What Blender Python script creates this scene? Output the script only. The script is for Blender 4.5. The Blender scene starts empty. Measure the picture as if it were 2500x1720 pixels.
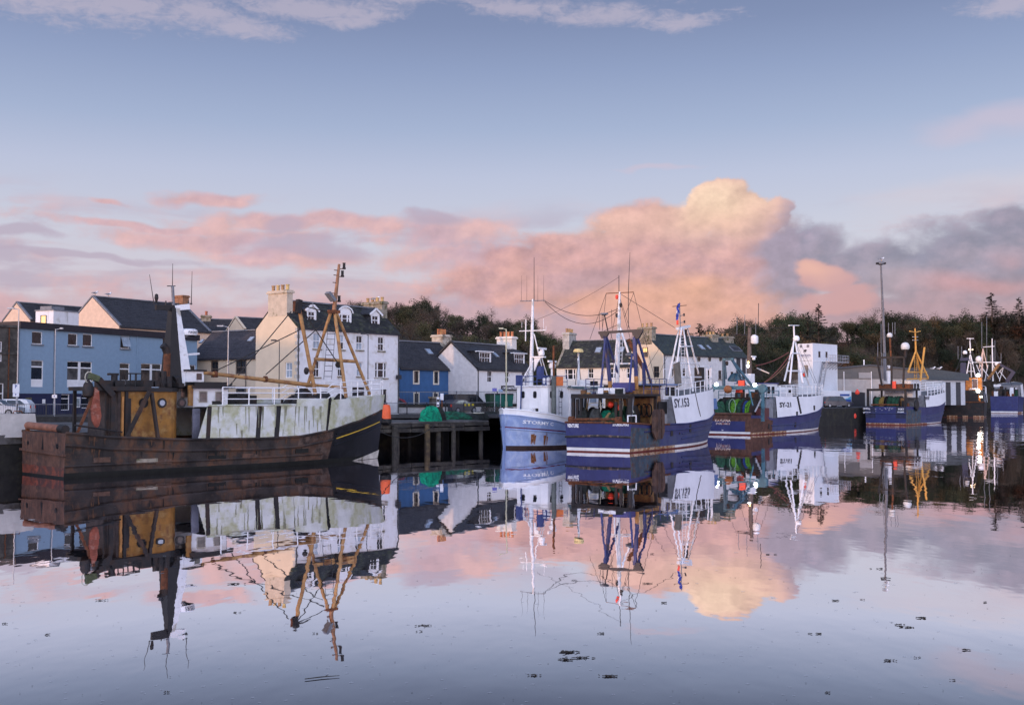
import bpy, bmesh, math, random
from math import sin, cos, pi, radians, sqrt, atan2, hypot
from mathutils import Vector, Matrix
random.seed(7)
scn = bpy.context.scene
COL = scn.collection
# ------------------------------------------------------------------ camera
F = 2600.0                 # focal length in photo pixels (photo 2500 x 1720)
PT = radians(2.35)         # pitch up
CZ = 4.2                   # eye height above the water
cam = bpy.data.cameras.new('camera'); camo = bpy.data.objects.new('camera', cam); COL.objects.link(camo)
cam.sensor_width = 36; cam.sensor_fit = 'HORIZONTAL'; cam.lens = 36 * F / 2500
cam.clip_start = 0.5; cam.clip_end = 5000
camo.location = (0, 0, CZ); camo.rotation_euler = (pi / 2 + PT, 0, 0)
scn.camera = camo
scn.view_settings.view_transform = 'Standard'; scn.view_settings.look = 'None'
scn.view_settings.exposure = 0.0; scn.view_settings.gamma = 1.0
scn.view_settings.use_curve_mapping = False
scn.render.engine = 'CYCLES'
scn.cycles.max_bounces = 6; scn.cycles.glossy_bounces = 4; scn.cycles.diffuse_bounces = 3
scn.cycles.transparent_max_bounces = 6

def s2l(c):
    return tuple(((v / 255) / 12.92 if v / 255 <= .04045 else ((v / 255 + .055) / 1.055) ** 2.4) for v in c)
def rgb(*c):
    return s2l(c) + (1,)
def ray(px, py):
    a = (px - 1250) / F; b = (860 - py) / F
    return (a, cos(PT) - b * sin(PT), sin(PT) + b * cos(PT))
def on_z(px, py, z=0):
    d = ray(px, py); t = (z - CZ) / d[2]; return (d[0] * t, d[1] * t)
def at(px, py, D):
    d = ray(px, py); t = D / d[1]; return (d[0] * t, D, CZ + d[2] * t)
def azel(px, py):
    d = ray(px, py); return math.degrees(atan2(d[0], d[1])), math.degrees(atan2(d[2], hypot(d[0], d[1])))

# ------------------------------------------------------------------ node helpers
class NT:
    def __init__(s, tree): s.t = tree; s.n = tree.nodes; s.l = tree.links
    def new(s, typ, **kw):
        n = s.n.new(typ)
        for k, v in kw.items(): setattr(n, k, v)
        return n
    def put(s, sock, v):
        if isinstance(v, bpy.types.NodeSocket): s.l.new(v, sock)
        elif v is not None:
            try: sock.default_value = v
            except Exception:
                sock.default_value = tuple(v)[:3] if len(tuple(v)) > 3 else tuple(v) + (1,)
    def m(s, op, a, b=None, c=None, clamp=False):
        n = s.new('ShaderNodeMath', operation=op, use_clamp=clamp)
        s.put(n.inputs[0], a)
        if b is not None: s.put(n.inputs[1], b)
        if c is not None: s.put(n.inputs[2], c)
        return n.outputs[0]
    def add(s, a, b): return s.m('ADD', a, b)
    def sub(s, a, b): return s.m('SUBTRACT', a, b)
    def mul(s, a, b): return s.m('MULTIPLY', a, b)
    def div(s, a, b): return s.m('DIVIDE', a, b)
    def mx(s, a, b): return s.m('MAXIMUM', a, b)
    def ss(s, x, lo, hi):
        n = s.new('ShaderNodeMapRange', interpolation_type='SMOOTHSTEP')
        s.put(n.inputs[0], x); s.put(n.inputs[1], lo); s.put(n.inputs[2], hi)
        n.inputs[3].default_value = 0; n.inputs[4].default_value = 1
        return n.outputs[0]
    def mix(s, f, a, b, mode='MIX'):
        n = s.new('ShaderNodeMix', data_type='RGBA', blend_type=mode)
        s.put(n.inputs[0], f); s.put(n.inputs[6], a); s.put(n.inputs[7], b)
        return n.outputs[2]
    def noise(s, vec, scale=1, detail=5, rough=.55, dist=0):
        n = s.new('ShaderNodeTexNoise'); n.inputs['Scale'].default_value = scale
        n.inputs['Detail'].default_value = detail; n.inputs['Roughness'].default_value = rough
        n.inputs['Distortion'].default_value = dist
        if vec is not None: s.l.new(vec, n.inputs['Vector'])
        return n.outputs[0]
    def xyz(s, x, y, z):
        n = s.new('ShaderNodeCombineXYZ'); s.put(n.inputs[0], x); s.put(n.inputs[1], y); s.put(n.inputs[2], z)
        return n.outputs[0]
    def sep(s, v):
        n = s.new('ShaderNodeSeparateXYZ'); s.l.new(v, n.inputs[0]); return n.outputs
    def mapping(s, v, sc=(1, 1, 1), loc=(0, 0, 0)):
        n = s.new('ShaderNodeMapping'); s.l.new(v, n.inputs[0]); n.inputs['Scale'].default_value = sc
        n.inputs['Location'].default_value = loc
        return n.outputs[0]
    def ramp(s, f, stops, interp='LINEAR'):
        n = s.new('ShaderNodeValToRGB'); s.put(n.inputs[0], f); cr = n.color_ramp; cr.interpolation = interp
        while len(cr.elements) > 1: cr.elements.remove(cr.elements[-1])
        for i, (p, c) in enumerate(stops):
            e = cr.elements[0] if i == 0 else cr.elements.new(p)
            e.position = p; e.color = c if len(c) == 4 else tuple(c) + (1,)
        return n.outputs[0]

# ------------------------------------------------------------------ world: dusk sky with clouds (fixed directions at infinity)
SUN_AZ = -125.0            # degrees from +Y towards +X (sun low on the left, a little behind)
SUN_EL = 4.2
w = bpy.data.worlds.new('World'); scn.world = w; w.use_nodes = True
T = NT(w.node_tree); T.n.clear()
tc = T.new('ShaderNodeTexCoord'); dirv = tc.outputs['Generated']
dx, dy, dz = T.sep(dirv)
DEG = 180 / pi
hyp = T.m('SQRT', T.add(T.mul(dx, dx), T.mul(dy, dy)))
el = T.mul(T.m('ARCTAN2', dz, hyp), DEG)
az = T.mul(T.m('ARCTAN2', dx, dy), DEG)
S3 = T.mapping(dirv, (1, 1, 1))
wp1 = T.sub(T.noise(T.mapping(dirv, (1, 1, 2)), 9, 3, .55), .5)
wp2 = T.sub(T.noise(T.mapping(dirv, (1, 1, 2), (3.1, 1.7, 5.2)), 9, 3, .55), .5)
puf = T.sub(T.noise(T.mapping(dirv, (1, 1, 1.3), (1.3, 4.7, 2.2)), 34, 5, .6), .5)
soft = T.sub(T.noise(T.mapping(dirv, (1, 1, 2.6), (7.3, 2.7, .2)), 13, 4, .55), .5)
strk = T.sub(T.noise(T.mapping(dirv, (1, 1, 5.5), (2.3, 9.7, 4.2)), 6.5, 5, .56, .4), .5)
azw = T.add(az, T.mul(wp1, 5.0)); elw = T.add(el, T.mul(wp2, 2.6))
pufo = T.sub(T.noise(T.mapping(dirv, (1, 1, 1.3), (1.3 - .006, 4.7, 2.2 + .010)), 34, 5, .6), .5)
rel = T.mul(T.sub(puf, pufo), 1.0)
# clear sky gradient by elevation
t = T.div(el, 90.0)
def R(*c): return s2l(c) + (1,)
base = T.ramp(t, [(0, R(216, 190, 199)), (.045, R(214, 198, 210)), (.095, R(205, 206, 223)), (.13, R(189, 196, 222)),
                  (.157, R(166, 180, 212)), (.19, R(145, 160, 197)), (.215, R(129, 143, 181)), (.24, R(119, 133, 171)),
                  (.45, R(112, 128, 172)), (1, R(100, 116, 164))])
# sun's side of the sky, which gets part of the added brightening
sd = (sin(radians(SUN_AZ)), cos(radians(SUN_AZ)))
toward = T.add(T.mul(dx, sd[0]), T.mul(dy, sd[1]))
sky = base
def dpx(x, y): return azel(x / .928, y / .928)
PPD = 2600 * .928 * pi / 180
AE = T.xyz(azw, elw, 0.0)
def dist(cx, cy, rx, ry):
    a, e = dpx(cx, cy); sx = PPD / rx; sy = PPD / ry
    n = T.new('ShaderNodeVectorMath', operation='MULTIPLY_ADD'); T.l.new(AE, n.inputs[0])
    n.inputs[1].default_value = (sx, sy, 0); n.inputs[2].default_value = (-a * sx, -e * sy, 0)
    q = T.new('ShaderNodeVectorMath', operation='LENGTH'); T.l.new(n.outputs[0], q.inputs[0])
    return q.outputs['Value']
def ell(cx, cy, rx, ry): return T.sub(1.0, dist(cx, cy, rx, ry))
def gau(cx, cy, rx, ry):
    return T.ss(dist(cx, cy, rx * 1.15, ry * 1.15), 1.0, .0)
def union(lst):
    r = dist(*lst[0])
    for q in lst[1:]: r = T.m('MINIMUM', r, dist(*q))
    return T.sub(1.0, r)
def billow(col, k):
    n = T.new('ShaderNodeVectorMath', operation='SCALE'); T.l.new(col, n.inputs[0]); T.put(n.inputs['Scale'], T.m('MINIMUM', T.m('MAXIMUM', T.add(1.0, T.mul(rel, k)), .62), 1.25)); return n.outputs[0]
# high cirrus (mackerel) at the top of the frame and upwards
mack = T.noise(T.mapping(dirv, (1, 1, 1.2), (.3, .7, .2)), 120, 3, .62, .6)
cir = union([(60, 0, 190, 40), (260, 22, 190, 40), (450, 45, 170, 36), (560, 60, 120, 26), (800, 40, 120, 16), (1040, 0, 120, 18), (1180, 15, 150, 26), (1360, 32, 180, 26), (1540, 44, 150, 22), (700, 20, 200, 26), (900, 10, 160, 20), (2290, 25, 100, 28), (300, -60, 500, 50), (1400, -70, 500, 50)])
fib = T.sub(T.noise(T.mapping(dirv, (1, 1, 3.2), (.9, 3.7, 1.2)), 46, 4, .62, 1.2), .5)
hi = T.mul(T.ss(el, 22, 30), T.ss(strk, .0, .25))
cirm = T.mx(T.ss(T.add(T.add(cir, T.mul(fib, 1.5)), T.mul(T.sub(mack, .5), .8)), -.22, .85), T.mul(hi, .5))
sky = T.mix(T.mul(cirm, .60), sky, R(200, 188, 204))
# faint wisps
wis = T.mx(ell(2290, 278, 250, 48), ell(1495, 379, 120, 9))
sky = T.mix(T.mul(T.ss(T.add(wis, T.mul(soft, .7)), .05, .8), .6), sky, R(208, 192, 210))
sky = T.mix(T.mul(T.ss(T.add(ell(2230, 430, 330, 60), T.mul(soft, .8)), .0, .9), .55), sky, R(214, 203, 214))
# long pink and mauve streaks, all round the horizon between 3 and 11 degrees
bandw = T.mul(T.ss(el, 1.5, 4.5), T.sub(1.0, T.ss(elw, 8.3, 11.0)))
stm = T.mul(T.ss(T.add(strk, T.mul(puf, .14)), -.05, .14), bandw)
skc = T.mix(T.ss(T.add(soft, T.mul(puf, .5)), -.14, .18), R(184, 168, 190), R(220, 178, 184))
sky = T.mix(T.mul(stm, .75), sky, skc)
pk = union([(330, 512, 260, 16), (480, 545, 300, 34), (640, 580, 260, 26), (460, 448, 95, 22), (560, 500, 120, 26),
            (265, 452, 40, 8), (1010, 540, 190, 55), (1060, 590, 260, 44), (700, 515, 330, 30)])
pkm = T.ss(T.add(pk, T.add(T.mul(puf, 1.1), T.mul(soft, .9))), -.1, .65)
pkc = T.mix(T.ss(T.add(soft, T.mul(puf, .6)), -.2, .2), R(206, 168, 182), R(226, 180, 180))
sky = T.mix(T.mul(pkm, .9), sky, billow(pkc, .45))
gr = union([(40, 534, 130, 17), (690, 566, 190, 24), (985, 500, 110, 30), (180, 588, 300, 13), (640, 520, 70, 40)])
sky = T.mix(T.mul(T.ss(T.add(gr, T.add(T.mul(puf, .6), T.mul(soft, .8))), .05, .6), .72), sky, R(184, 167, 189))
# grey-violet bank on the right
bank = union([(1990, 590, 280, 62), (2280, 555, 260, 80), (2120, 640, 320, 60), (2290, 500, 130, 45), (1850, 560, 110, 60),
              (2420, 640, 300, 110), (2700, 590, 330, 90), (2080, 700, 330, 60)])
bkm = T.ss(T.add(bank, T.add(T.mul(puf, .9), T.mul(soft, .8))), -.05, .5)
bkc = T.mix(T.ss(T.add(soft, T.mul(puf, .7)), -.2, .22), R(138, 134, 160), R(164, 150, 172))
bkc = T.mix(T.mul(gau(2200, 645, 230, 34), .75), bkc, R(206, 150, 158))
bkc = T.mix(T.mul(gau(2270, 575, 60, 36), .5), bkc, R(200, 154, 165))
bkc = T.mix(T.mul(gau(2030, 640, 100, 60), .5), bkc, R(178, 164, 180))
bkc = T.mix(T.mul(T.sub(1.0, T.ss(el, 2.6, 5.4)), .55), bkc, R(205, 156, 164))
sky = T.mix(T.mul(bkm, .95), sky, billow(bkc, .5))
# low lumpy bank along the horizon, all round
lowtop = T.add(5.1, T.add(T.mul(wp1, 3.4), T.mul(puf, 2.0)))
lowm = T.sub(1.0, T.ss(T.sub(el, lowtop), -.7, .5))
lowc = T.mix(T.ss(T.add(soft, T.mul(puf, .8)), -.2, .2), R(194, 162, 178), R(212, 172, 180))
lowc = T.mix(T.ss(el, 4.0, .0), lowc, R(214, 168, 172))
lowc = T.mix(T.mul(T.ss(az, 9, 18), .8), lowc, R(176, 146, 163))
sky = T.mix(T.mul(lowm, .92), sky, billow(lowc, .35))
# the big lit cumulus
dome = union([(1640, 474, 84, 64), (1700, 520, 84, 84), (1600, 500, 60, 50), (1560, 520, 80, 50)])
cum = union([(1690, 560, 130, 110), (1480, 530, 190, 80), (1330, 560, 170, 62), (1600, 610, 280, 120),
             (1420, 640, 330, 90), (1200, 590, 170, 48), (1770, 590, 90, 110), (1560, 700, 330, 80), (1760, 680, 100, 80),
             (1140, 640, 200, 50)])
cmm = T.ss(T.add(cum, T.add(T.mul(puf, .8), T.mul(soft, .55))), -.02, .42)
cmm = T.mx(cmm, T.ss(T.add(dome, T.add(T.mul(puf, 1.0), T.mul(wp1, .2))), .04, .26))
cc = T.mix(T.ss(T.add(soft, T.mul(puf, .8)), -.22, .22), R(198, 154, 164), R(218, 166, 164))
cc = T.mix(T.mul(gau(1480, 690, 420, 75), .68), cc, R(232, 170, 146))
cc = T.mix(T.mul(gau(1560, 660, 150, 40), .4), cc, R(238, 176, 142))
cc = T.mix(T.mul(gau(1330, 640, 120, 40), .55), cc, R(196, 162, 178))
cc = T.mix(T.mul(gau(1400, 505, 230, 55), .8), cc, R(238, 190, 174))
cc = T.mix(gau(1640, 475, 170, 105), cc, R(243, 200, 176))
cc = T.mix(T.mul(gau(1610, 455, 95, 60), T.add(.75, T.mul(puf, 1.6))), cc, R(255, 219, 190))
cc = T.mix(T.mul(T.ss(T.add(ell(1815, 590, 110, 170), T.mul(puf, .9)), .0, .55), .92), cc, R(158, 146, 170))
cc = billow(cc, .75)
sky = T.mix(T.mul(cmm, .97), sky, cc)
sm = T.ss(T.add(T.mx(ell(1880, 622, 80, 42), ell(1900, 680, 130, 40)), T.add(T.mul(puf, .7), T.mul(soft, .3))), .03, .4)
smc = T.mix(gau(1860, 608, 90, 30), R(207, 158, 164), R(240, 182, 168))
sky = T.mix(T.mul(sm, .9), sky, smc)
# below the horizon: dull dark water/ground colour
sky = T.mix(T.ss(el, .0, -1.5), sky, R(120, 110, 120))
gl = T.add(T.mul(T.ss(dy, .25, -.85), 5.2), T.mul(T.ss(toward, .3, 1.0), 1.2))  # sky behind the camera brightened and warmed, added to light the shaded fronts
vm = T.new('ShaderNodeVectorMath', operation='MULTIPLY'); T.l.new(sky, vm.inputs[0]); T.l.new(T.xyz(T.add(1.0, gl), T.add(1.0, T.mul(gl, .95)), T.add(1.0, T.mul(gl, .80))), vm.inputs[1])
nis = T.new('ShaderNodeTexSky', sky_type='NISHITA'); nis.sun_disc = False
nis.sun_elevation = radians(SUN_EL); nis.sun_rotation = radians(SUN_AZ); nis.altitude = 0
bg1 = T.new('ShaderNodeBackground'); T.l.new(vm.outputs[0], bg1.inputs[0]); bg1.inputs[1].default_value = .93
bg2 = T.new('ShaderNodeBackground'); T.l.new(nis.outputs[0], bg2.inputs[0]); bg2.inputs[1].default_value = .02
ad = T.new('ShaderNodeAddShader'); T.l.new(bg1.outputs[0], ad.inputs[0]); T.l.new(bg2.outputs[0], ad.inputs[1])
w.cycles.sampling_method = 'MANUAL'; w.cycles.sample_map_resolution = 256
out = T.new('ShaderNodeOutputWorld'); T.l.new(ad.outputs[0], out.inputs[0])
# ------------------------------------------------------------------ sun
sun = bpy.data.lights.new('sun', 'SUN'); sun.energy = 1.7; sun.angle = radians(1.2); sun.color = (1.0, .55, .28)
suno = bpy.data.objects.new('sun', sun); COL.objects.link(suno)
to_sun = Vector((sin(radians(SUN_AZ)) * cos(radians(SUN_EL)), cos(radians(SUN_AZ)) * cos(radians(SUN_EL)), sin(radians(SUN_EL))))
suno.rotation_euler = to_sun.to_track_quat('Z', 'Y').to_euler()
suno.location = (-60, -20, 40)
# ------------------------------------------------------------------ materials
MATS = {}
DIM = {'slate': .72, 'slate_mossy': .72, 'slate_brown': .75, 'slate_green': .75, 'rusty_hull': .6, 'black_hull': .55, 'rust_plate': .6, 'rusty_transom': .75, 'rusty_transom_low': .75, 'weed_line': .6,
       'navy_hull': .55, 'navy_weathered': .62, 'blistered_paint': .7, 'bare_twigs': .78, 'russet_leaves': .68, 'evergreen_leaves': .9, 'olive_leaves': .9, 'conifer_needles': .9, 'hill_ground': .9, 'bark': .7,
       'quay_wall_weed': .55, 'old_timber': .62, 'ochre_timber': .65, 'dark_iron': .6, 'black_paint': .6, 'yellow_ochre_rust': .75, 'rust_quarter': .7, 'grey_stone': .75, 'asphalt': .8, 'navy_paint': .7, 'dark_net': .7,
       'blue_harl': .72, 'quay_concrete': .55, 'dark_stone_wall': .5, 'sooty_hull': .7, 'rust': .75}
def mat(name, col, rough=.75, var=.12, scale=2.5, bump=0.0, metal=0.0, spec=.4, col2=None, amt2=.5, sc2=1.2, col3=None,
        streak=None, sta=.5, stsc=2.2, rnd=0.0, emit=None, es=1.0, detail=6):
    if name in MATS: return MATS[name]
    m = bpy.data.materials.new(name); m.use_nodes = True; MATS[name] = m
    N = NT(m.node_tree); b = N.n['Principled BSDF']
    co = N.new('ShaderNodeTexCoord').outputs['Object']
    dm = DIM.get(name, 1.0)
    if dm != 1.0:
        col, col2, col3, streak = [None if q is None else tuple(v * dm for v in q[:3]) for q in (col, col2, col3, streak)]
    c = col if len(col) == 4 else tuple(col) + (1,)
    n1 = N.noise(co, scale, detail, .6)
    k = N.ss(n1, .28, .72)
    lo = tuple(v * (1 - var) for v in c[:3]) + (1,); hi = tuple(min(1, v * (1 + var)) for v in c[:3]) + (1,)
    cs = N.mix(k, lo, hi)
    if col2 is not None:
        n2 = N.noise(N.mapping(co, (1, 1, 1), (4.4, 2.2, 9.1)), sc2, 8, .65)
        cs2 = col2 if len(col2) == 4 else tuple(col2) + (1,)
        if col3 is not None:
            cs2 = N.mix(N.ss(N.noise(N.mapping(co, (1, 1, 1), (1.4, 7.2, 3.1)), sc2 * 3, 6, .6), .35, .65), cs2, tuple(col3)[:3] + (1,))
        cs = N.mix(N.ss(n2, .62 - amt2 * .4, .72 - amt2 * .3), cs, cs2)
    if streak is not None:
        n3 = N.noise(N.mapping(co, (1, 1, .09), (2.4, 5.2, .1)), stsc, 7, .68)
        st = streak if len(streak) == 4 else tuple(streak) + (1,)
        cs = N.mix(N.mul(N.ss(n3, .66 - sta * .25, .82 - sta * .2), .85), cs, st)
    if rnd:
        oi = N.new('ShaderNodeObjectInfo').outputs['Random']
        hs = N.new('ShaderNodeHueSaturation')
        N.l.new(cs, hs.inputs['Color'])
        N.put(hs.inputs['Value'], N.add(1 - rnd, N.mul(oi, 2 * rnd)))
        N.put(hs.inputs['Hue'], N.add(.5 - rnd * .06, N.mul(oi, rnd * .12)))
        cs = hs.outputs[0]
    N.l.new(cs, b.inputs['Base Color'])
    b.inputs['Roughness'].default_value = rough; b.inputs['Metallic'].default_value = metal
    b.inputs['Specular IOR Level'].default_value = spec
    if bump:
        bn = N.new('ShaderNodeBump'); bn.inputs['Strength'].default_value = min(1, bump); bn.inputs['Distance'].default_value = .03
        N.l.new(N.noise(co, scale * 5, 6, .65), bn.inputs['Height']); N.l.new(bn.outputs[0], b.inputs['Normal'])
    if emit is not None:
        b.inputs['Emission Color'].default_value = tuple(emit)[:3] + (1,); b.inputs['Emission Strength'].default_value = es
    return m
def L(*c): return s2l(c)
RUST = (.16, .055, .022); RUST2 = (.30, .10, .03); DRUST = (.05, .028, .018)
m_black = mat('black_paint', (.012, .012, .014), .5, .3)
m_dark = mat('dark_iron', (.022, .021, .022), .65, .4, col2=DRUST, amt2=.4)
m_white = mat('white_paint', (.78, .78, .78), .45, .05, streak=(.35, .22, .12), sta=.15)
m_whited = mat('grubby_white_paint', (.68, .69, .70), .55, .1, streak=(.22, .13, .07), sta=.3, col2=(.40, .38, .33), amt2=.2)
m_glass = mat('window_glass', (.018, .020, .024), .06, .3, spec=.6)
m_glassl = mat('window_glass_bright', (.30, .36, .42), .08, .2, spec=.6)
m_litwin = mat('lit_window', (.5, .3, .12), .3, .1, emit=(1, .62, .25), es=1.1)
m_rope = mat('rope', (.03, .028, .026), .9, .2)
m_wire = mat('wire', (.02, .02, .022), .6, .2)
m_rust = mat('rust', RUST, .85, .4, 4, bump=.3, col2=DRUST, amt2=.45, col3=RUST2)
m_alu = mat('galvanised', (.36, .37, .39), .45, .15, metal=.3)
m_orange = mat('orange_plastic', (.80, .12, .03), .5, .1)
m_red = mat('red_buoy', (.75, .06, .03), .45, .1)
m_text_w = mat('lettering_white', (.8, .8, .8), .6, .05)
m_text_k = mat('lettering_black', (.02, .02, .03), .6, .05)
m_slate = mat('slate', (.040, .041, .046), .62, .35, 1.4, bump=.5, col2=(.075, .073, .075), amt2=.35, sc2=7, spec=.3)
m_slate2 = mat('slate_mossy', (.036, .038, .038), .7, .35, 2, bump=.5, col2=(.05, .065, .025), amt2=.35, sc2=1.6, col3=(.11, .11, .10), spec=.25)
m_slateb = mat('slate_brown', (.050, .046, .052), .62, .3, 1.6, bump=.6, col2=(.09, .085, .09), amt2=.3, sc2=7, spec=.3)
m_stone = mat('stone', (.27, .235, .18), .9, .25, 3, bump=.4, col2=(.10, .10, .05), amt2=.3, sc2=2.5)
m_lead = mat('lead_grey', (.16, .17, .19), .6, .2)
m_pot = mat('chimney_pot', (.50, .20, .08), .8, .25, rnd=.25)
m_potb = mat('chimney_pot_buff', (.42, .27, .12), .8, .25, rnd=.3)
# slate coursing: horizontal steps as fine relief on the roofs
# ------------------------------------------------------------------ mesh building
class MB:
    def __init__(s): s.v = []; s.f = []; s.mi = []
    def add(s, vs, fs, m=0):
        k = len(s.v); s.v += [tuple(p) for p in vs]
        for q in fs: s.f.append(tuple(k + i for i in q)); s.mi.append(m)
    def box(s, x0, x1, y0, y1, z0, z1, m=0):
        s.add([(x0, y0, z0), (x1, y0, z0), (x1, y1, z0), (x0, y1, z0), (x0, y0, z1), (x1, y0, z1), (x1, y1, z1), (x0, y1, z1)],
              [(0, 3, 2, 1), (4, 5, 6, 7), (0, 1, 5, 4), (1, 2, 6, 5), (2, 3, 7, 6), (3, 0, 4, 7)], m)
    def hexa(s, p, m=0):      # 8 points: bottom 4 then top 4
        s.add(p, [(0, 3, 2, 1), (4, 5, 6, 7), (0, 1, 5, 4), (1, 2, 6, 5), (2, 3, 7, 6), (3, 0, 4, 7)], m)
    def quad(s, a, b, c, d, m=0): s.add([a, b, c, d], [(0, 1, 2, 3)], m)
    def bar(s, p, q, w, h=None, m=0, up=(0, 0, 1)):
        h = w if h is None else h
        p = Vector(p); q = Vector(q); d = (q - p)
        if d.length < 1e-6: return
        d.normalize(); u = Vector(up)
        if abs(d.dot(u)) > .97: u = Vector((1, 0, 0))
        a = d.cross(u).normalized(); b = a.cross(d).normalized()
        vs = []
        for c in (p, q):
            for i, j in ((-1, -1), (1, -1), (1, 1), (-1, 1)): vs.append(c + a * (i * w / 2) + b * (j * h / 2))
        s.add(vs, [(0, 3, 2, 1), (4, 5, 6, 7), (0, 1, 5, 4), (1, 2, 6, 5), (2, 3, 7, 6), (3, 0, 4, 7)], m)
    def tube(s, pts, r, n=6, m=0, cap=True):
        pts = [Vector(p) for p in pts]; rs = r if isinstance(r, (list, tuple)) else [r] * len(pts)
        k = len(s.v); prev = None
        for i, p in enumerate(pts):
            d = (pts[min(i + 1, len(pts) - 1)] - pts[max(i - 1, 0)])
            d = d.normalized() if d.length > 1e-9 else Vector((0, 0, 1))
            if prev is None:
                u = Vector((0, 0, 1)) if abs(d.z) < .95 else Vector((1, 0, 0))
                a = d.cross(u).normalized()
            else:
                a = prev - d * prev.dot(d)
                a = a.normalized() if a.length > 1e-6 else d.orthogonal().normalized()
            prev = a; b = d.cross(a)
            for j in range(n):
                t = 2 * pi * j / n; s.v.append(tuple(p + (a * cos(t) + b * sin(t)) * rs[i]))
        for i in range(len(pts) - 1):
            for j in range(n):
                s.f.append((k + i * n + j, k + i * n + (j + 1) % n, k + (i + 1) * n + (j + 1) % n, k + (i + 1) * n + j)); s.mi.append(m)
        if cap:
            s.f.append(tuple(k + j for j in range(n))[::-1]); s.mi.append(m)
            s.f.append(tuple(k + (len(pts) - 1) * n + j for j in range(n))); s.mi.append(m)
    def lathe(s, prof, n=12, c=(0, 0, 0), m=0, axis='z'):
        k = len(s.v)
        for (r, h) in prof:
            for j in range(n):
                t = 2 * pi * j / n
                if axis == 'z': p = (c[0] + r * cos(t), c[1] + r * sin(t), c[2] + h)
                elif axis == 'y': p = (c[0] + r * cos(t), c[1] + h, c[2] + r * sin(t))
                else: p = (c[0] + h, c[1] + r * cos(t), c[2] + r * sin(t))
                s.v.append(p)
        for i in range(len(prof) - 1):
            for j in range(n):
                s.f.append((k + i * n + j, k + i * n + (j + 1) % n, k + (i + 1) * n + (j + 1) % n, k + (i + 1) * n + j)); s.mi.append(m)
        s.f.append(tuple(k + j for j in range(n))[::-1]); s.mi.append(m)
        s.f.append(tuple(k + (len(prof) - 1) * n + j for j in range(n))); s.mi.append(m)
    def sphere(s, c, r, n=12, m=0, sz=1.0):
        s.lathe([(max(.001, r * sin(pi * i / 8)), -r * sz * cos(pi * i / 8)) for i in range(9)], n, c, m)
    def prism(s, poly, a, b, axis='y', m=0):
        """extrude a 2D polygon; axis y: poly=(x,z); axis x: poly=(y,z); axis z: poly=(x,y)"""
        def P(p, h): return (p[0], h, p[1]) if axis == 'y' else ((h, p[0], p[1]) if axis == 'x' else (p[0], p[1], h))
        n = len(poly); vs = [P(p, a) for p in poly] + [P(p, b) for p in poly]
        s.add(vs, [tuple(range(n)), tuple(range(2 * n - 1, n - 1, -1))] + [(i, i + n, (i + 1) % n + n, (i + 1) % n) for i in range(n)], m)
    def grid(s, rows, m=0):
        k = len(s.v); nr = len(rows); nc = len(rows[0])
        for r_ in rows: s.v += [tuple(p) for p in r_]
        for i in range(nr - 1):
            for j in range(nc - 1):
                s.f.append((k + i * nc + j, k + i * nc + j + 1, k + (i + 1) * nc + j + 1, k + (i + 1) * nc + j))
                s.mi.append(m(i, j) if callable(m) else m)
    def build(s, name, mats, parent=None, smooth=False, kind=None, label=None):
        me = bpy.data.meshes.new(name); me.from_pydata(s.v, [], s.f)
        if not isinstance(mats, (list, tuple)): mats = [mats]
        for q in mats: me.materials.append(q)
        me.polygons.foreach_set('material_index', s.mi)
        if smooth:
            me.polygons.foreach_set('use_smooth', [True] * len(me.polygons))
            try: me.set_sharp_from_angle(angle=radians(38))
            except Exception: pass
        me.update()
        bm = bmesh.new(); bm.from_mesh(me); bmesh.ops.recalc_face_normals(bm, faces=bm.faces); bm.to_mesh(me); bm.free()
        o = bpy.data.objects.new(name, me); COL.objects.link(o)
        if parent is not None: o.parent = parent
        if kind: o['kind'] = kind
        if label: o['label'] = label
        return o
def tag(o, label, cat, group=None, kind=None):
    o['label'] = label; o['category'] = cat
    if group: o['group'] = group
    if kind: o['kind'] = kind
    return o
def thing(name, label, cat, loc=(0, 0, 0), rz=0, group=None):
    o = bpy.data.objects.new(name, None); COL.objects.link(o); o.empty_display_size = .2
    o.location = loc; o.rotation_euler = (0, 0, rz)
    return tag(o, label, cat, group)
def copy_tree(o, parent=None):
    c = o.copy(); COL.objects.link(c); c.parent = parent
    for ch in list(o.children): copy_tree(ch, c)
    return c
class Fr:
    """local frame on the ground: x along, y to the left/back, z up"""
    def __init__(s, o, ang, z=0): s.o = o; s.a = ang; s.c = cos(ang); s.s = sin(ang); s.z = z
    def loc(s, X, Y):
        x = X - s.o[0]; y = Y - s.o[1]; return (x * s.c + y * s.s, -x * s.s + y * s.c)
    def world(s, x, y): return (s.o[0] + x * s.c - y * s.s, s.o[1] + x * s.s + y * s.c)
    def _r(s, px, py):
        d = ray(px, py); o = s.loc(0, 0); return d, o, (d[0] * s.c + d[1] * s.s, -d[0] * s.s + d[1] * s.c)
    def pix(s, px, py, y=0.0):
        d, o, dl = s._r(px, py); t = (y - o[1]) / dl[1]; return (o[0] + dl[0] * t, y, CZ + d[2] * t - s.z)
    def pixx(s, px, py, x=0.0):
        d, o, dl = s._r(px, py); t = (x - o[0]) / dl[0]; return (x, o[1] + dl[1] * t, CZ + d[2] * t - s.z)
    def rect(s, x0, y0, x1, y1, y=0.0):
        ym = (y0 + y1) / 2; xm = (x0 + x1) / 2
        return (s.pix(x0, ym, y)[0], s.pix(x1, ym, y)[0], s.pix(xm, y1, y)[2], s.pix(xm, y0, y)[2])
    def thing(s, name, label, cat, group=None): return thing(name, label, cat, (s.o[0], s.o[1], s.z), s.a, group)
_tx = {}
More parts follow.
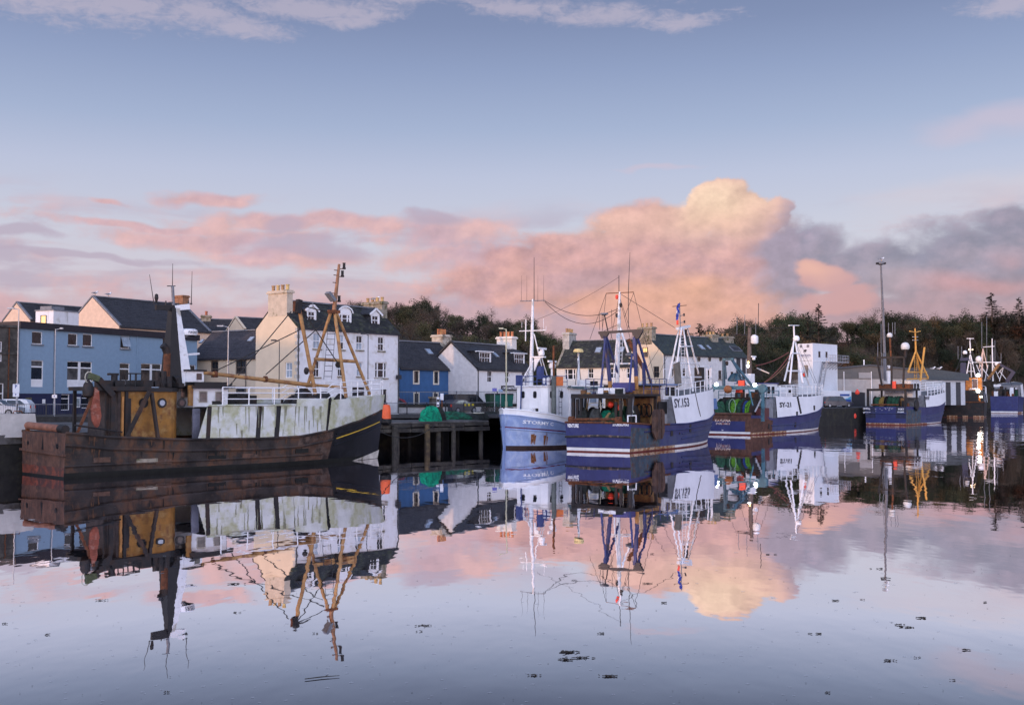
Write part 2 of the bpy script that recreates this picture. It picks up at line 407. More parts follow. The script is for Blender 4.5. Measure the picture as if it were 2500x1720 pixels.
def text2d(body, bold=.02, space=1.0):
    k = (body, bold, space)
    if k in _tx: return _tx[k]
    cu = bpy.data.curves.new('t', 'FONT'); cu.body = body; cu.size = 1.0; cu.offset = bold; cu.resolution_u = 2
    cu.space_character = space
    ob = bpy.data.objects.new('t', cu); COL.objects.link(ob)
    me = bpy.data.meshes.new_from_object(ob.evaluated_get(bpy.context.evaluated_depsgraph_get()))
    vs = [(v.co.x, v.co.y) for v in me.vertices]; fs = [tuple(p.vertices) for p in me.polygons]
    bpy.data.objects.remove(ob); bpy.data.curves.remove(cu); bpy.data.meshes.remove(me)
    xs = [v[0] for v in vs]; ys = [v[1] for v in vs]
    x0, x1, y0, y1 = min(xs), max(xs), min(ys), max(ys)
    vs = [((x - x0) / (x1 - x0), (y - y0) / (y1 - y0)) for x, y in vs]
    _tx[k] = (vs, fs); return _tx[k]
def lettering(body, fn, material, parent, name='lettering', bold=.02):
    """fn(u,v) -> 3D point, u,v in 0..1 across the word"""
    vs, fs = text2d(body, bold)
    b = MB(); b.add([fn(u, v) for u, v in vs], fs)
    me = bpy.data.meshes.new(name); me.from_pydata(b.v, [], b.f); me.materials.append(material); me.update()
    o = bpy.data.objects.new(name, me); COL.objects.link(o); o.parent = parent
    return o

def sstep(x): x = max(0, min(1, x)); return x * x * (3 - 2 * x)
# ------------------------------------------------------------------ water
def make_water():
    m = bpy.data.materials.new('harbour_water'); m.use_nodes = True; N = NT(m.node_tree); N.n.clear()
    co = N.new('ShaderNodeTexCoord').outputs['Object']
    x, y, z = N.sep(co)
    far = N.ss(y, 60, 150)
    right = N.ss(x, 0, 40)
    amp = N.add(.021, N.mul(N.mul(far, right), .10))
    w1 = N.noise(N.mapping(co, (.55, .30, 1)), 1, 3, .5)
    w2 = N.noise(N.mapping(co, (.10, .055, 1)), 1, 2, .5)
    h = N.add(N.mul(w1, .35), N.mul(w2, 1.2))
    bn = N.new('ShaderNodeBump'); bn.inputs['Distance'].default_value = 1.0
    N.l.new(N.mul(h, amp), bn.inputs['Height']); bn.inputs['Strength'].default_value = 1.0
    fr = N.new('ShaderNodeLayerWeight'); N.l.new(bn.outputs[0], fr.inputs['Normal'])
    fac = N.m('MINIMUM', N.m('MAXIMUM', N.add(.38, N.mul(N.sub(fr.outputs['Facing'], .731), 7.0)), .10), .93)
    gl = N.new('ShaderNodeBsdfGlossy'); gl.inputs['Roughness'].default_value = .012; gl.inputs['Color'].default_value = (.99, .96, .99, 1)
    N.l.new(bn.outputs[0], gl.inputs['Normal'])
    df = N.new('ShaderNodeBsdfDiffuse'); df.inputs['Color'].default_value = (.012, .013, .018, 1)
    mx = N.new('ShaderNodeMixShader'); N.l.new(fac, mx.inputs[0]); N.l.new(df.outputs[0], mx.inputs[1]); N.l.new(gl.outputs[0], mx.inputs[2])
    o = N.new('ShaderNodeOutputMaterial'); N.l.new(mx.outputs[0], o.inputs[0])
    b = MB(); b.quad((-700, -300, 0), (1500, -300, 0), (1500, 1500, 0), (-700, 1500, 0))
    ob = b.build('water', m, kind='structure')
    return ob
make_water()
# ------------------------------------------------------------------ quay and street
QZ, SZ = 2.1, 2.5
P1 = (-10.1, 85.0); P2 = (-1.9, 92.7); P3 = (-1.2, 97.3)
QD = (.65, .76)
def qline(t): return (21 + QD[0] * t, 123 + QD[1] * t)
P0 = (P1[0] - .537 * 110, P1[1] - .843 * 110)
P4 = qline(150)
m_quay = mat('quay_concrete', (.20, .19, .18), .9, .3, 1.2, bump=.3, col2=(.10, .095, .085), amt2=.4, sc2=.6)
m_wall = mat('quay_wall_weed', (.030, .029, .025), .85, .4, 1.5, bump=.5, col2=(.06, .055, .035), amt2=.3, sc2=1)
m_asph = mat('asphalt', (.060, .060, .062), .9, .2, 3, bump=.2)
ed = [P0, (-14.5, 78.1)]
b = MB()      # quay apron (ends at the jetty, which stands on piles)
B0 = (-14.5, 78.1); J1 = (P1[0] - 3.6, P1[1] + 3.4); J2 = (-3.3, 97.6)
b.prism([P0, B0, (-14.8, 84.5), (-16.5, 88), (-45, 86), (-100, 60)], QZ - .5, QZ, 'z')
b.build('quay', m_quay, kind='structure')
def wallstrip(name, pts, z0, z1, m, th=.6):
    b = MB()
    for p, q in zip(pts[:-1], pts[1:]): b.bar((p[0], p[1], (z0 + z1) / 2), (q[0], q[1], (z0 + z1) / 2), th, z1 - z0)
    return b.build(name, m, kind='structure')
wallstrip('quay_wall', [(P0[0] - .3, P0[1] + .3), (B0[0] - .3, B0[1] + .2)], -2, QZ - .02, m_wall)
# street and far quay as one sheet
b = MB()
far0 = (-1.0, 98.2)
Q5 = qline(65); Q6 = (81, 208); Q7 = (85.5, 262)
street = [(-120, 92), (-43, 87.4), (-17.2, 88.6), (-11.4, 97), far0, Q5, Q6, Q7, (86, 330), (-260, 330)]
b.prism([(p[0], p[1]) for p in street], SZ - .3, SZ, 'z')
b.build('street', m_asph, kind='structure')
wallstrip('far_quay_wall', [(far0[0] + .2, far0[1] + .3), Q5, Q6, Q7], -2, SZ - .02, m_wall)
wallstrip('street_retaining_wall', [(-43, 87.5), (-17.2, 88.7), (-11.4, 97.1), (far0[0] - .3, far0[1] + 8.5)], QZ - .6, SZ + .04, mat('dark_stone_wall', (.055, .052, .05), .9, .35, 3, bump=.6), .5)
# ------------------------------------------------------------------ building kit
def wallgrid(b, u0, u1, z0, z1, ops, P, m=0, depth=.16):
    us = sorted(set([u0, u1] + [v for o in ops for v in o[:2] if u0 < v < u1]))
    zs = sorted(set([z0, z1] + [v for o in ops for v in o[2:4] if z0 < v < z1]))
    for i in range(len(us) - 1):
        for j in range(len(zs) - 1):
            uc = (us[i] + us[i + 1]) / 2; zc = (zs[j] + zs[j + 1]) / 2
            if any(o[0] < uc < o[1] and o[2] < zc < o[3] for o in ops): continue
            b.quad(P(us[i], 0, zs[j]), P(us[i + 1], 0, zs[j]), P(us[i + 1], 0, zs[j + 1]), P(us[i], 0, zs[j + 1]), m)
    for o in ops:
        a, c, e, f = o[:4]
        for (p, q) in (((a, e), (a, f)), ((a, f), (c, f)), ((c, f), (c, e)), ((c, e), (a, e))):
            b.quad(P(p[0], 0, p[1]), P(q[0], 0, q[1]), P(q[0], depth, q[1]), P(p[0], depth, p[1]), m)
def pbox(b, P, u0, u1, d0, d1, z0, z1, m=0):
    b.hexa([P(u0, d0, z0), P(u1, d0, z0), P(u1, d1, z0), P(u0, d1, z0), P(u0, d0, z1), P(u1, d0, z1), P(u1, d1, z1), P(u0, d1, z1)], m)
m_frame_w = mat('window_frame_white', (.76, .76, .76), .5, .05)
m_frame_b = mat('window_frame_brown', (.10, .075, .06), .7, .2)
m_frame_k = mat('window_frame_black', (.03, .03, .035), .6, .2)
m_curtain = mat('curtained_glass', (.10, .095, .09), .12, .5, 1.6, spec=.6)
def window(parent, r, P, fm=None, style='sash', surround=None, sill=None, glass=None, d=.12, fw=.07):
    fm = fm or m_frame_w; glass = glass or m_glass
    u0, u1, z0, z1 = r[:4]; b = MB(); panes = []
    fw = min(fw, (u1 - u0) * .14)
    def rim(a, c, e, f, w=fw, dd=d):
        pbox(b, P, a, a + w, dd - .03, dd + .04, e, f); pbox(b, P, c - w, c, dd - .03, dd + .04, e, f)
        pbox(b, P, a + w, c - w, dd - .03, dd + .04, e, e + w); pbox(b, P, a + w, c - w, dd - .03, dd + .04, f - w, f)
    um = (u0 + u1) / 2; zm = (z0 + z1) / 2
    if style == 'sash':
        rim(u0, u1, z0, z1); pbox(b, P, u0 + fw, u1 - fw, d - .02, d + .04, zm - fw * .5, zm + fw * .5)
        pbox(b, P, um - .018, um + .018, d, d + .035, z0 + fw, zm - fw * .5); pbox(b, P, um - .018, um + .018, d, d + .035, zm + fw * .5, z1 - fw)
        panes = [(u0 + fw, u1 - fw, zm, z1 - fw), (u0 + fw, u1 - fw, z0 + fw, zm)]
    elif style == 'single':
        rim(u0, u1, z0, z1); panes = [(u0 + fw, u1 - fw, z0 + fw, z1 - fw)]
    elif style == 'pair':
        rim(u0, um + fw * .5, z0, z1); rim(um - fw * .5, u1, z0, z1)
        for a, c in ((u0, um), (um, u1)):
            pbox(b, P, a, c, d - .01, d + .04, zm - fw * .4, zm + fw * .4)
            pbox(b, P, (a + c) / 2 - .02, (a + c) / 2 + .02, d, d + .035, z0, z1)
            panes.append((a, c, z0, z1))
    elif style == 'triple':
        w1 = (u1 - u0) * .24
        for a, c in ((u0, u0 + w1), (u0 + w1, u1 - w1), (u1 - w1, u1)):
            rim(a, c, z0, z1); pbox(b, P, a, c, d - .02, d + .04, zm - .03, zm + .03); panes.append((a, c, z0, z1))
    elif style.startswith('tall'):
        n = int(style[4:] or 1); w1 = (u1 - u0) / n; h = z1 - z0
        for i in range(n):
            a = u0 + i * w1; c = a + w1; g = .09 if n > 1 else 0
            rim(a, c, z0, z1, fw); pbox(b, P, a, c, d - .02, d + .04, z0, z0 + h * .29)
            pbox(b, P, a, c, d - .02, d + .04, z1 - h * .27, z1 - h * .22)
            if g and i < n - 1: pbox(b, P, c - .13, c + .13, d - .05, d + .03, z0, z1)
            panes += [(a + fw, c - fw, z1 - h * .22, z1 - fw), (a + fw, c - fw, z0 + h * .29, z1 - h * .27)]
    elif style == 'door':
        rim(u0, u1, z0, z1); panes = [(u0 + fw, u1 - fw, z0 + fw, z1 - fw)]
        pbox(b, P, u0, u1, d - .02, d + .04, z0 + (z1 - z0) * .7, z0 + (z1 - z0) * .74)
    if surround:
        s_ = surround; b2 = MB()
        pbox(b2, P, u0 - s_, u0, -.025, d, z0 - s_, z1 + s_); pbox(b2, P, u1, u1 + s_, -.025, d, z0 - s_, z1 + s_)
        pbox(b2, P, u0, u1, -.025, d, z1, z1 + s_); pbox(b2, P, u0 - s_ * .4, u1 + s_ * .4, -.06, d, z0 - s_, z0)
    o = b.build('window', fm, parent)
    for (a, c, e, f) in panes:
        p = MB(); p.quad(P(a, d + .02, e), P(c, d + .02, e), P(c, d + .02, f), P(a, d + .02, f))
        p.build('pane', glass if not isinstance(glass, list) else random.choice(glass), o)
    if surround: b2.build('surround', mat('cream_margin', (.62, .58, .48), .7, .12), o)
    if sill:
        b3 = MB(); pbox(b3, P, u0 - .1, u1 + .1, -.12, d, z0 - .12, z0); b3.build('sill', sill, o)
    return o
def chimney(parent, x0, x1, y0, y1, z0, z1, m, npot=4, potm=None, cap=.12, h=.55, along='y'):
    b = MB(); b.box(x0, x1, y0, y1, z0, z1); b.box(x0 - cap, x1 + cap, y0 - cap, y1 + cap, z1, z1 + .16)
    b.box(x0 - cap * .4, x1 + cap * .4, y0 - cap * .4, y1 + cap * .4, z1 + .16, z1 + .26)
    o = b.build('chimney', m, parent)
    for i in range(npot):
        t = (i + .5) / npot
        c = ((x0 + x1) / 2, y0 + (y1 - y0) * t) if along == 'y' else (x0 + (x1 - x0) * t, (y0 + y1) / 2)
        p = MB(); r = min(.15, .36 * ((y1 - y0) if along == 'y' else (x1 - x0)) / npot)
        p.lathe([(r, 0), (r * .92, h * .8), (r * 1.15, h * .82), (r * 1.15, h), (r * .8, h), (r * .8, h * .9)], 10, (c[0], c[1], z1 + .26))
        p.build('chimney_pot', potm or m_pot, o, smooth=False)
    return o
def roof(parent, L, W, ze, zr, m, ov=.14, th=.14, x0=0, ridge=None, skew=None):
    o_ = None
    for sgn in (0, 1):
        b = MB(); sl = (zr - ze) / (W / 2)
        ya, yb = (-ov, W / 2) if sgn == 0 else (W + ov, W / 2)
        za = ze - sl * ov
        n = max(1, int(L / 1.2)); k = 10
        b.hexa([(x0, ya, za), (x0 + L, ya, za), (x0 + L, yb, zr), (x0, yb, zr),
                (x0, ya, za + th), (x0 + L, ya, za + th), (x0 + L, yb, zr + th), (x0, yb, zr + th)])
        # slate courses, slightly stepped
        ns = 16
        for i in range(ns):
            t0 = i / ns; t1 = (i + 1) / ns + .01
            y0 = ya + (yb - ya) * t0; y1 = ya + (yb - ya) * min(1, t1); z0 = za + (zr - za) * t0 + th + .05; z1 = za + (zr - za) * min(1, t1) + th + .012
            jit = [random.uniform(-.006, .006) for _ in range(4)]
            b.quad((x0, y0, z0 + jit[0]), (x0 + L, y0, z0 + jit[1]), (x0 + L, y1, z1 + jit[2]), (x0, y1, z1 + jit[3]))
            b.quad((x0, y0, z0 + jit[0]), (x0 + L, y0, z0 + jit[1]), (x0 + L, y0, z0 - .06), (x0, y0, z0 - .06))
        o_ = b.build('roof', m, parent)
    b = MB(); b.bar((x0, W / 2, zr + th + .05), (x0 + L, W / 2, zr + th + .05), .3, .12); b.build('ridge', ridge or m_lead, parent)
    if skew:
        for xx in skew[1:]:
            b = MB()
            for sgn in (0, 1):
                ya = -ov if sgn == 0 else W + ov
                b.bar((xx, ya, ze - (zr - ze) / (W / 2) * ov + th + .08), (xx, W / 2, zr + th + .08), .28, .16)
            b.build('gable_coping', skew[0], parent)
def gabled(fr, name, label, L, W, ze, zr, wm, rm, fac=(), gab=(), group=None, trim=None, skew=None, ov=.14, back=True, gm=None, fm=None):
    root = fr.thing(name, label, 'building' if L > 14 else 'house', group)
    b = MB()
    PF = lambda u, d, z: (u, d, z)
    PG = lambda u, d, z: (d, u, z)
    wallgrid(b, 0, L, 0, ze, [q[:4] for q in fac], PF)
    wallgrid(b, 0, W, 0, ze, [q[:4] for q in gab], PG, 1)
    b.add([(0, 0, ze), (0, W, ze), (0, W / 2, zr)], [(0, 1, 2)], 1)
    b.quad((L, 0, 0), (L, W, 0), (L, W, ze), (L, 0, ze), 1); b.add([(L, 0, ze), (L, W, ze), (L, W / 2, zr)], [(0, 1, 2)], 1)
    b.quad((0, W, 0), (L, W, 0), (L, W, ze), (0, W, ze), 0)
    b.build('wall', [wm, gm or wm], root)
    for q in fac:
        kw = dict(fm or {}); kw.update(q[4] if len(q) > 4 else {}); window(root, q, PF, **kw)
    for q in gab:
        kw = dict(fm or {}); kw.update(q[4] if len(q) > 4 else {}); window(root, q, PG, **kw)
    roof(root, L, W, ze, zr, rm, ov, skew=skew)
    # gutter along the front eave and a downpipe
    b = MB(); sl = (zr - ze) / (W / 2)
    b.tube([(0, -ov - .05, ze - sl * ov), (L, -ov - .05, ze - sl * ov)], .06, 6); b.build('gutter', m_frame_k, root)
    return root, PF, PG
def two_px(pl, Dl, pr, Dr, z=SZ):
    """frame of a facade from its left and right photo columns and their distances"""
    A = at(pl, 967, Dl); B = at(pr, 967, Dr)
    fr = Fr((A[0], A[1]), atan2(B[1] - A[1], B[0] - A[0]), z); return fr, hypot(B[0] - A[0], B[1] - A[1])
def downpipe(root, x, z0, z1, m=None, y=-.07):
    b = MB(); b.tube([(x, y, z0), (x, y, z1)], .05, 6); b.build('downpipe', m or m_frame_k, root)
def rooflight(root, fr, px, py, W, ze, zr, w=.7, h=1.0, m=None):
    # find where the sight line meets the front roof slope
    lo = None
    for i in range(0, 101):
        y = W / 2 * i / 100; p = fr.pix(px, py, y)
        if p[2] <= ze + (zr - ze) * y / (W / 2): lo = p; break
    if lo is None: return
    x, y, z = lo; sl = (zr - ze) / (W / 2); c = 1 / sqrt(1 + sl * sl); s_ = sl * c
    b = MB(); q = []
    for (a, t) in ((-1, -1), (1, -1), (1, 1), (-1, 1)):
        q.append((x + a * w / 2, y + t * h / 2 * c - s_ * .0, z + t * h / 2 * s_ + .22))
    up = Vector((0, -s_, c)) * .1
    b.hexa(q + [tuple(Vector(p) + up) for p in q]); o = b.build('rooflight', m_lead, root)
    g = MB(); k = [tuple(Vector(p) + up * 1.15 + (Vector((x, y, z + .22)) - Vector(p)) * .16) for p in q]
    g.quad(*k); g.build('pane', m or m_glassl, o)
def dormer(root, fr, r, W, ze, zr, style='gable', wm=None, win='sash', cheek=None, rm=None, over=.25, yf=None, rise=.55):
    """r: photo rect of the dormer window front"""
    sl = (zr - ze) / (W / 2)
    y = .5
    for i in range(60):
        p = fr.pix((r[0] + r[2]) / 2, r[3], y)
        if ze + sl * y + .1 >= p[2]: break
        y += .04
    u0, u1, z0, z1 = fr.rect(*r, y)
    P = lambda u, d, z: (u, y + d, z)
    o_w = wm or m_white
    d_ = MB(); mg = .16
    ybk = lambda z: min(W / 2, (z - ze) / sl) + .05
    a, c = u0 - mg, u1 + mg; zt = z1 + .14
    wallgrid(d_, a, c, z0 - .25, zt, [(u0, u1, z0, z1)], P, 0, .1)
    for u in (a, c): d_.add([(u, y, z0 - .25), (u, y, zt), (u, ybk(zt), zt), (u, ybk(z0 - .25), z0 - .25)], [(0, 1, 2, 3)], 1)
    if style == 'gable':
        um = (u0 + u1) / 2; za = zt + rise
        d_.add([(a - .0, y, zt), (c + .0, y, zt), (um, y, za)], [(0, 1, 2)], 0)
    elif style == 'arch':
        um = (u0 + u1) / 2; R_ = (c - a) / 2; arc = [(um + R_ * cos(t), zt + R_ * .62 * sin(t)) for t in [pi * i / 12 for i in range(13)]]
        d_.add([(p[0], y, p[1]) for p in arc], [tuple(range(13))], 0)
    o = d_.build('dormer', [o_w, cheek or m_slate], root)
    rb = MB()
    if style == 'gable':
        for sg in (-1, 1):
            e = um + sg * ((c - a) / 2 + over)
            zl = zt - .1
            rb.hexa([(e, y - .15, zl), (um, y - .15, za), (um, ybk(za), za), (e, ybk(zl), zl), (e, y - .15, zl + .1), (um, y - .15, za + .1), (um, ybk(za), za + .1), (e, ybk(zl), zl + .1)])
        rb.build('dormer_roof', [rm or m_slate], o)
        fb = MB()
        for sg in (-1, 1):
            e = um + sg * ((c - a) / 2 + over); fb.bar((e, y - .16, zt - .1), (um, y - .16, za), .06, .17)
        fb.bar((a - over, y - .1, zt - .06), (a + .05, y - .1, zt - .06), .1, .1)
        fb.build('bargeboard', m_frame_w, o)
    elif style == 'arch':
        k = len(arc); R2 = R_ + .14
        for i in range(k - 1):
            t0, t1 = pi * i / 12, pi * (i + 1) / 12
            p0 = (um + R2 * cos(t0), zt + R2 * .66 * sin(t0)); p1 = (um + R2 * cos(t1), zt + R2 * .66 * sin(t1))
            rb.quad((p0[0], y - .12, p0[1]), (p1[0], y - .12, p1[1]), (p1[0], ybk(p1[1]), p1[1]), (p0[0], ybk(p0[1]), p0[1]))
            q0 = (um + R_ * cos(t0), zt + R_ * .62 * sin(t0)); q1 = (um + R_ * cos(t1), zt + R_ * .62 * sin(t1))
            rb.quad((p0[0], y - .12, p0[1]), (p1[0], y - .12, p1[1]), (q1[0], y - .12, q1[1]), (q0[0], y - .12, q0[1]), 1)
        rb.build('dormer_roof', [rm or m_slate, m_frame_w], o)
    elif style == 'hip':
        za = zt + rise; um = (u0 + u1) / 2; e = over
        yb_ = ybk(zt); yt = ybk(za)
        A = (a - e, y - .2, zt); B_ = (c + e, y - .2, zt); Cc = (um - .1, y + .75, za); D_ = (um + .1, y + .75, za); E_ = (um - .1, yt, za); F_ = (um + .1, yt, za); G_ = (a - e, yb_, zt); H_ = (c + e, yb_, zt)
        rb.add([A, B_, D_, Cc, E_, F_, G_, H_], [(0, 1, 2, 3), (0, 3, 4, 6), (1, 7, 5, 2), (3, 2, 5, 4)])
        rb.build('dormer_roof', rm or m_slate, o)
        fb = MB(); fb.box(a - e, c + e, y - .2, y + .3, zt - .1, zt); fb.build('fascia', m_frame_w, o)
    w_ = window(root, (u0, u1, z0, z1), P, style=win, d=.06)
    w_.parent = o
    for ch in w_.children: pass
    return o
# ------------------------------------------------------------------ wall finishes
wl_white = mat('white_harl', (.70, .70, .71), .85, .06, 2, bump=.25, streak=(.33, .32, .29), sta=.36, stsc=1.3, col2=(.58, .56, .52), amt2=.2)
wl_cream_lit = mat('cream_sunlit_harl', (.61, .50, .36), .85, .05, 1.2, bump=.15, streak=(.44, .37, .29), sta=.15, stsc=1.0)  # cream wall colour; also puts warm sunlight into the pale houses' gables
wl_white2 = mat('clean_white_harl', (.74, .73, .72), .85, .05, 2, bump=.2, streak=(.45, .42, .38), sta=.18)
wl_blue = mat('blue_harl', (.050, .145, .33), .8, .12, 1.2, bump=.2, streak=(.04, .10, .22), sta=.2)
wl_sky = mat('sky_blue_harl', (.22, .32, .42), .85, .05, 3, bump=.3)
wl_navy = mat('navy_paint', (.022, .028, .085), .6, .15)
wl_peach = mat('peach_harl', (.62, .46, .34), .85, .08, 2, bump=.25)
wl_grey = mat('grey_stone', (.10, .092, .08), .9, .3, 2.2, bump=.5, col2=(.055, .05, .045), amt2=.4)
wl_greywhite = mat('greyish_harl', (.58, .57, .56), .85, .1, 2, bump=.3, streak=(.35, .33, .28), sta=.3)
m_fascia = mat('dark_fascia', (.022, .018, .024), .6, .2)

# ---- sky-blue three storey building
fr, Lb = two_px(45, 96.6, 480, 118.6)
zt = 11.0 - SZ
root = fr.thing('office_building', 'long sky blue flat-roofed harbour building with navy ground floor', 'building')
PF = lambda u, d, z: (u, d, z)
up = [(78, 809, 104, 840), (166, 814, 190, 843), (202, 815, 226, 845), (294, 820, 317, 851), (397, 825, 418, 854), (428, 827, 449, 855)]
mid = [((76, 879, 106, 944), 'tall1'), ((164, 882, 225, 945), 'tall2'), ((292, 886, 317, 944), 'tall1'), ((344, 888, 420, 945), 'tall3'), ((424, 890, 478, 945), 'tall2')]
gnd = [((149, 961, 170, 1001), 'door'), ((199, 961, 220, 996), 'door'), ((240, 962, 262, 992), 'door')]
zb = fr.pix(60, 960)[2]
ops = []
for r in up: ops.append(fr.rect(*r) + ('single',))
for r, s_ in mid: ops.append(fr.rect(*r) + (s_,))
for r, s_ in gnd: ops.append(fr.rect(*r) + (s_,))
b = MB()
wallgrid(b, 0, Lb, zb, zt - .62, [o[:4] for o in ops if o[2] > zb - .2], PF, 0)
wallgrid(b, 0, Lb, 0, zb, [(o[0], o[1], o[2], min(o[3], zb - .05)) for o in ops if o[2] < zb - .2], PF, 1)
W_ = 11
b.quad((0, 0, 0), (0, W_, 0), (0, W_, zt), (0, 0, zt), 0); b.quad((Lb, 0, 0), (Lb, W_, 0), (Lb, W_, zt), (Lb, 0, zt), 0)
b.quad((0, W_, 0), (Lb, W_, 0), (Lb, W_, zt), (0, W_, zt), 0)
b.build('wall', [wl_sky, wl_navy], root)
b = MB(); b.box(-.15, Lb + .15, -.25, W_, zt - .62, zt); b.build('roof', m_fascia, root)
for o in ops:
    q = (o[0], o[1], o[2], min(o[3], zb - .05)) if o[2] < zb - .2 else o[:4]
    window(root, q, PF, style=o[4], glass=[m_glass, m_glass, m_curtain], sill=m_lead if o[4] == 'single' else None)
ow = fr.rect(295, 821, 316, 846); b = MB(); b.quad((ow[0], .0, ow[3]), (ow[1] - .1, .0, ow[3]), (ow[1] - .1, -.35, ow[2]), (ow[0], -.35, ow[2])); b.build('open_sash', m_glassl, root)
for px in (131, 333): downpipe(root, fr.pix(px, 900)[0], .2, zt - .6, wl_sky if px > 200 else m_lead)
n = fr.rect(178, 969, 195, 994); b = MB(); b.box(n[0], n[1], -.06, .0, n[2], n[3]); b.build('notice_frame', m_frame_w, root)
b = MB(); b.box(n[0] + .1, n[1] - .1, -.075, -.06, n[2] + .1, n[3] - .1); b.build('notice_panel', mat('notice_grey', (.2, .24, .26), .6, .4, 3), root)
n = fr.rect(62, 970, 76, 996); b = MB(); b.box(n[0], n[1], -.06, .0, n[2], n[3]); b.build('menu_board', mat('menu_olive', (.10, .095, .05), .7, .4, 4), root)
n = fr.rect(103, 974, 110, 984); b = MB(); b.box(n[0], n[1], -.04, .0, n[2], n[3]); b.build('parking_plate', m_frame_w, root)
# ---- white stair tower on its roof
A = at(127, 967, 110); f2 = Fr((A[0], A[1]), fr.a, 11.0 - .02)
root = f2.thing('roof_tower', 'small white stair tower standing on the blue flat roof', 'tower')
b = MB(); h = 4.2 + 216 * 110 / 2600 - 11 - .25
b.box(0, 3.4, 0, 2.5, 0, h); b.build('wall', wl_white, root)
b = MB(); b.box(-.08, 3.48, -.08, 2.58, h, h + .12); b.box(.2, 1.9, .5, 2.1, h + .12, h + .5); b.build('roof', m_lead, root)
window(root, (.95, 1.75, h * .30, h * .78), lambda u, d, z: (d - .16, u, z), glass=m_litwin, style='single', fm=m_frame_b)
# ---- dark stone building at the frame's left edge
A = at(44, 967, 96.2); fr = Fr((A[0] - 9.5, A[1] - 14.5), atan2(14.5, 9.5), SZ)
Lg = hypot(9.5, 14.5)
zt = 4.2 + (967 - 800) * 96 / 2600 - SZ
root = fr.thing('stone_building', 'dark grey-brown stone building beside the sky blue one', 'building')
ops = [fr.rect(-14, 833, 5, 882), fr.rect(-14, 935, 9, 985)]
b = MB(); wallgrid(b, 0, Lg - .05, 0, zt, ops, PF); b.quad((0, 0, 0), (0, 10, 0), (0, 10, zt), (0, 0, zt)); b.quad((0, 0, zt), (Lg, 0, zt), (Lg, 10, zt), (0, 10, zt)); b.quad((Lg - .05, 0, 0), (Lg - .05, 10, 0), (Lg - .05, 10, zt), (Lg - .05, 0, zt))
b.build('wall', wl_grey, root)
for o in ops: window(root, o, PF)
downpipe(root, fr.pix(20, 900)[0], 0, zt, m_rust)
b = MB(); b.box(-.1, Lg, -.2, .3, zt, zt + .2); b.build('parapet', wl_grey, root)
b = MB(); zc = fr.pix(20, 865)[2]; b.box(0, Lg - .06, -.1, 0, zc, zc + .2); b.build('string_course', wl_grey, root)
# ---- peach gabled hall behind
fr = Fr((-45.2, 122.3), atan2(.84, .54), SZ)
root, PF_, PG_ = gabled(fr, 'gabled_hall', 'large peach hall with dark slate roof behind the blue building', 13.5, 10, 12.2 - SZ, 15.8 - SZ, wl_peach, m_slate, skew=(m_lead, .1, 13.4))
chimney(root, 12.6, 13.6, 4.2, 6.0, 12.6, 14.3, mat('brick_chimney', (.26, .13, .07), .9, .3), 0)
fr = Fr((-57.6, 127), atan2(.84, .54), SZ)
gabled(fr, 'gabled_annex', 'small peach gabled house peeping over the blue roof', 9, 5.6, 4.2 + 184 * 128 / 2600 - SZ, 15.4 - SZ, wl_peach, m_slate, skew=(m_lead, .1))
# ---- cream cottage
fr, Lc = two_px(462, 122.4, 634, 117)
ze = 4.2 + 94 * 119 / 2600 - SZ; zr = 4.2 + 158 * 122 / 2600 - SZ
fo = [fr.rect(514, 880, 533, 921) + (dict(fm=m_frame_b, style='sash', fw=.16),), fr.rect(575, 878, 599, 913) + (dict(fm=m_frame_b, style='pair', fw=.12),), fr.rect(575, 943, 598, 969) + (dict(fm=m_frame_b, style='sash', fw=.16),)]
root, PF_, PG_ = gabled(fr, 'cream_cottage', 'cream cottage with brown-framed windows and plain slate roof', Lc, 7, ze, zr, wl_cream_lit, m_slateb, fac=fo, ov=.2)
rooflight(root, fr, 613, 833, 7, ze, zr, .7, .8); rooflight(root, fr, 493, 838, 7, ze, zr, .5, .7)
downpipe(root, fr.pix(601, 930)[0], .1, ze - .2)
fr = Fr((at(594, 967, 134)[0], 134), radians(40), SZ)
gabled(fr, 'back_house', 'pale gabled house peeping over the cream cottage roof', 9, 5, 4.2 + 162 * 134 / 2600 - SZ, 4.2 + 193 * 134 / 2600 - SZ, wl_cream_lit, m_slate, skew=(wl_cream_lit, .1))
fr = Fr((at(478, 967, 140)[0], 140), radians(12), SZ)
root, _, _ = gabled(fr, 'rear_terrace', 'dark roofed terrace glimpsed between the blue building and cream cottage', 8, 6, 10.2, 12.0 - .1, wl_greywhite, m_slate)
chimney(root, .4, 1.6, 2.4, 3.6, 11.4, 12.3, m_stone, 2)
# ---- tall white townhouse
fr = Fr((-18.4, 91.0), radians(52), SZ)
Lt, Wt, ze, zr = 12.5, 5.5, 10.1 - SZ, 12.45 - SZ
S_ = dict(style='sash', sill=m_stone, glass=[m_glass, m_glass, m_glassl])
fo = []
for r in [(765, 812, 783, 851), (827, 816, 841, 853), (870, 819, 886, 854), (923, 822, 938, 856), (766, 880, 781, 920), (825, 883, 838, 918), (871, 883, 886, 918)]:
    fo.append(fr.rect(*r) + (S_,))
fo.append(fr.rect(916, 884, 945, 922) + (dict(style='triple', sill=m_stone),))
fo.append(fr.rect(928, 950, 944, 992) + (dict(style='door', fm=m_frame_k),))
fo.append(fr.rect(860, 945, 890, 985) + (dict(style='single', fm=m_frame_k),))
g0, g1 = fr.pixx(713, 903)[1], fr.pixx(696, 903)[1]
gz = (fr.pixx(704, 922)[2], fr.pixx(704, 884)[2])
go = [(max(.25, g0), g1, gz[0], gz[1], dict(style='sash', glass=m_glassl))]
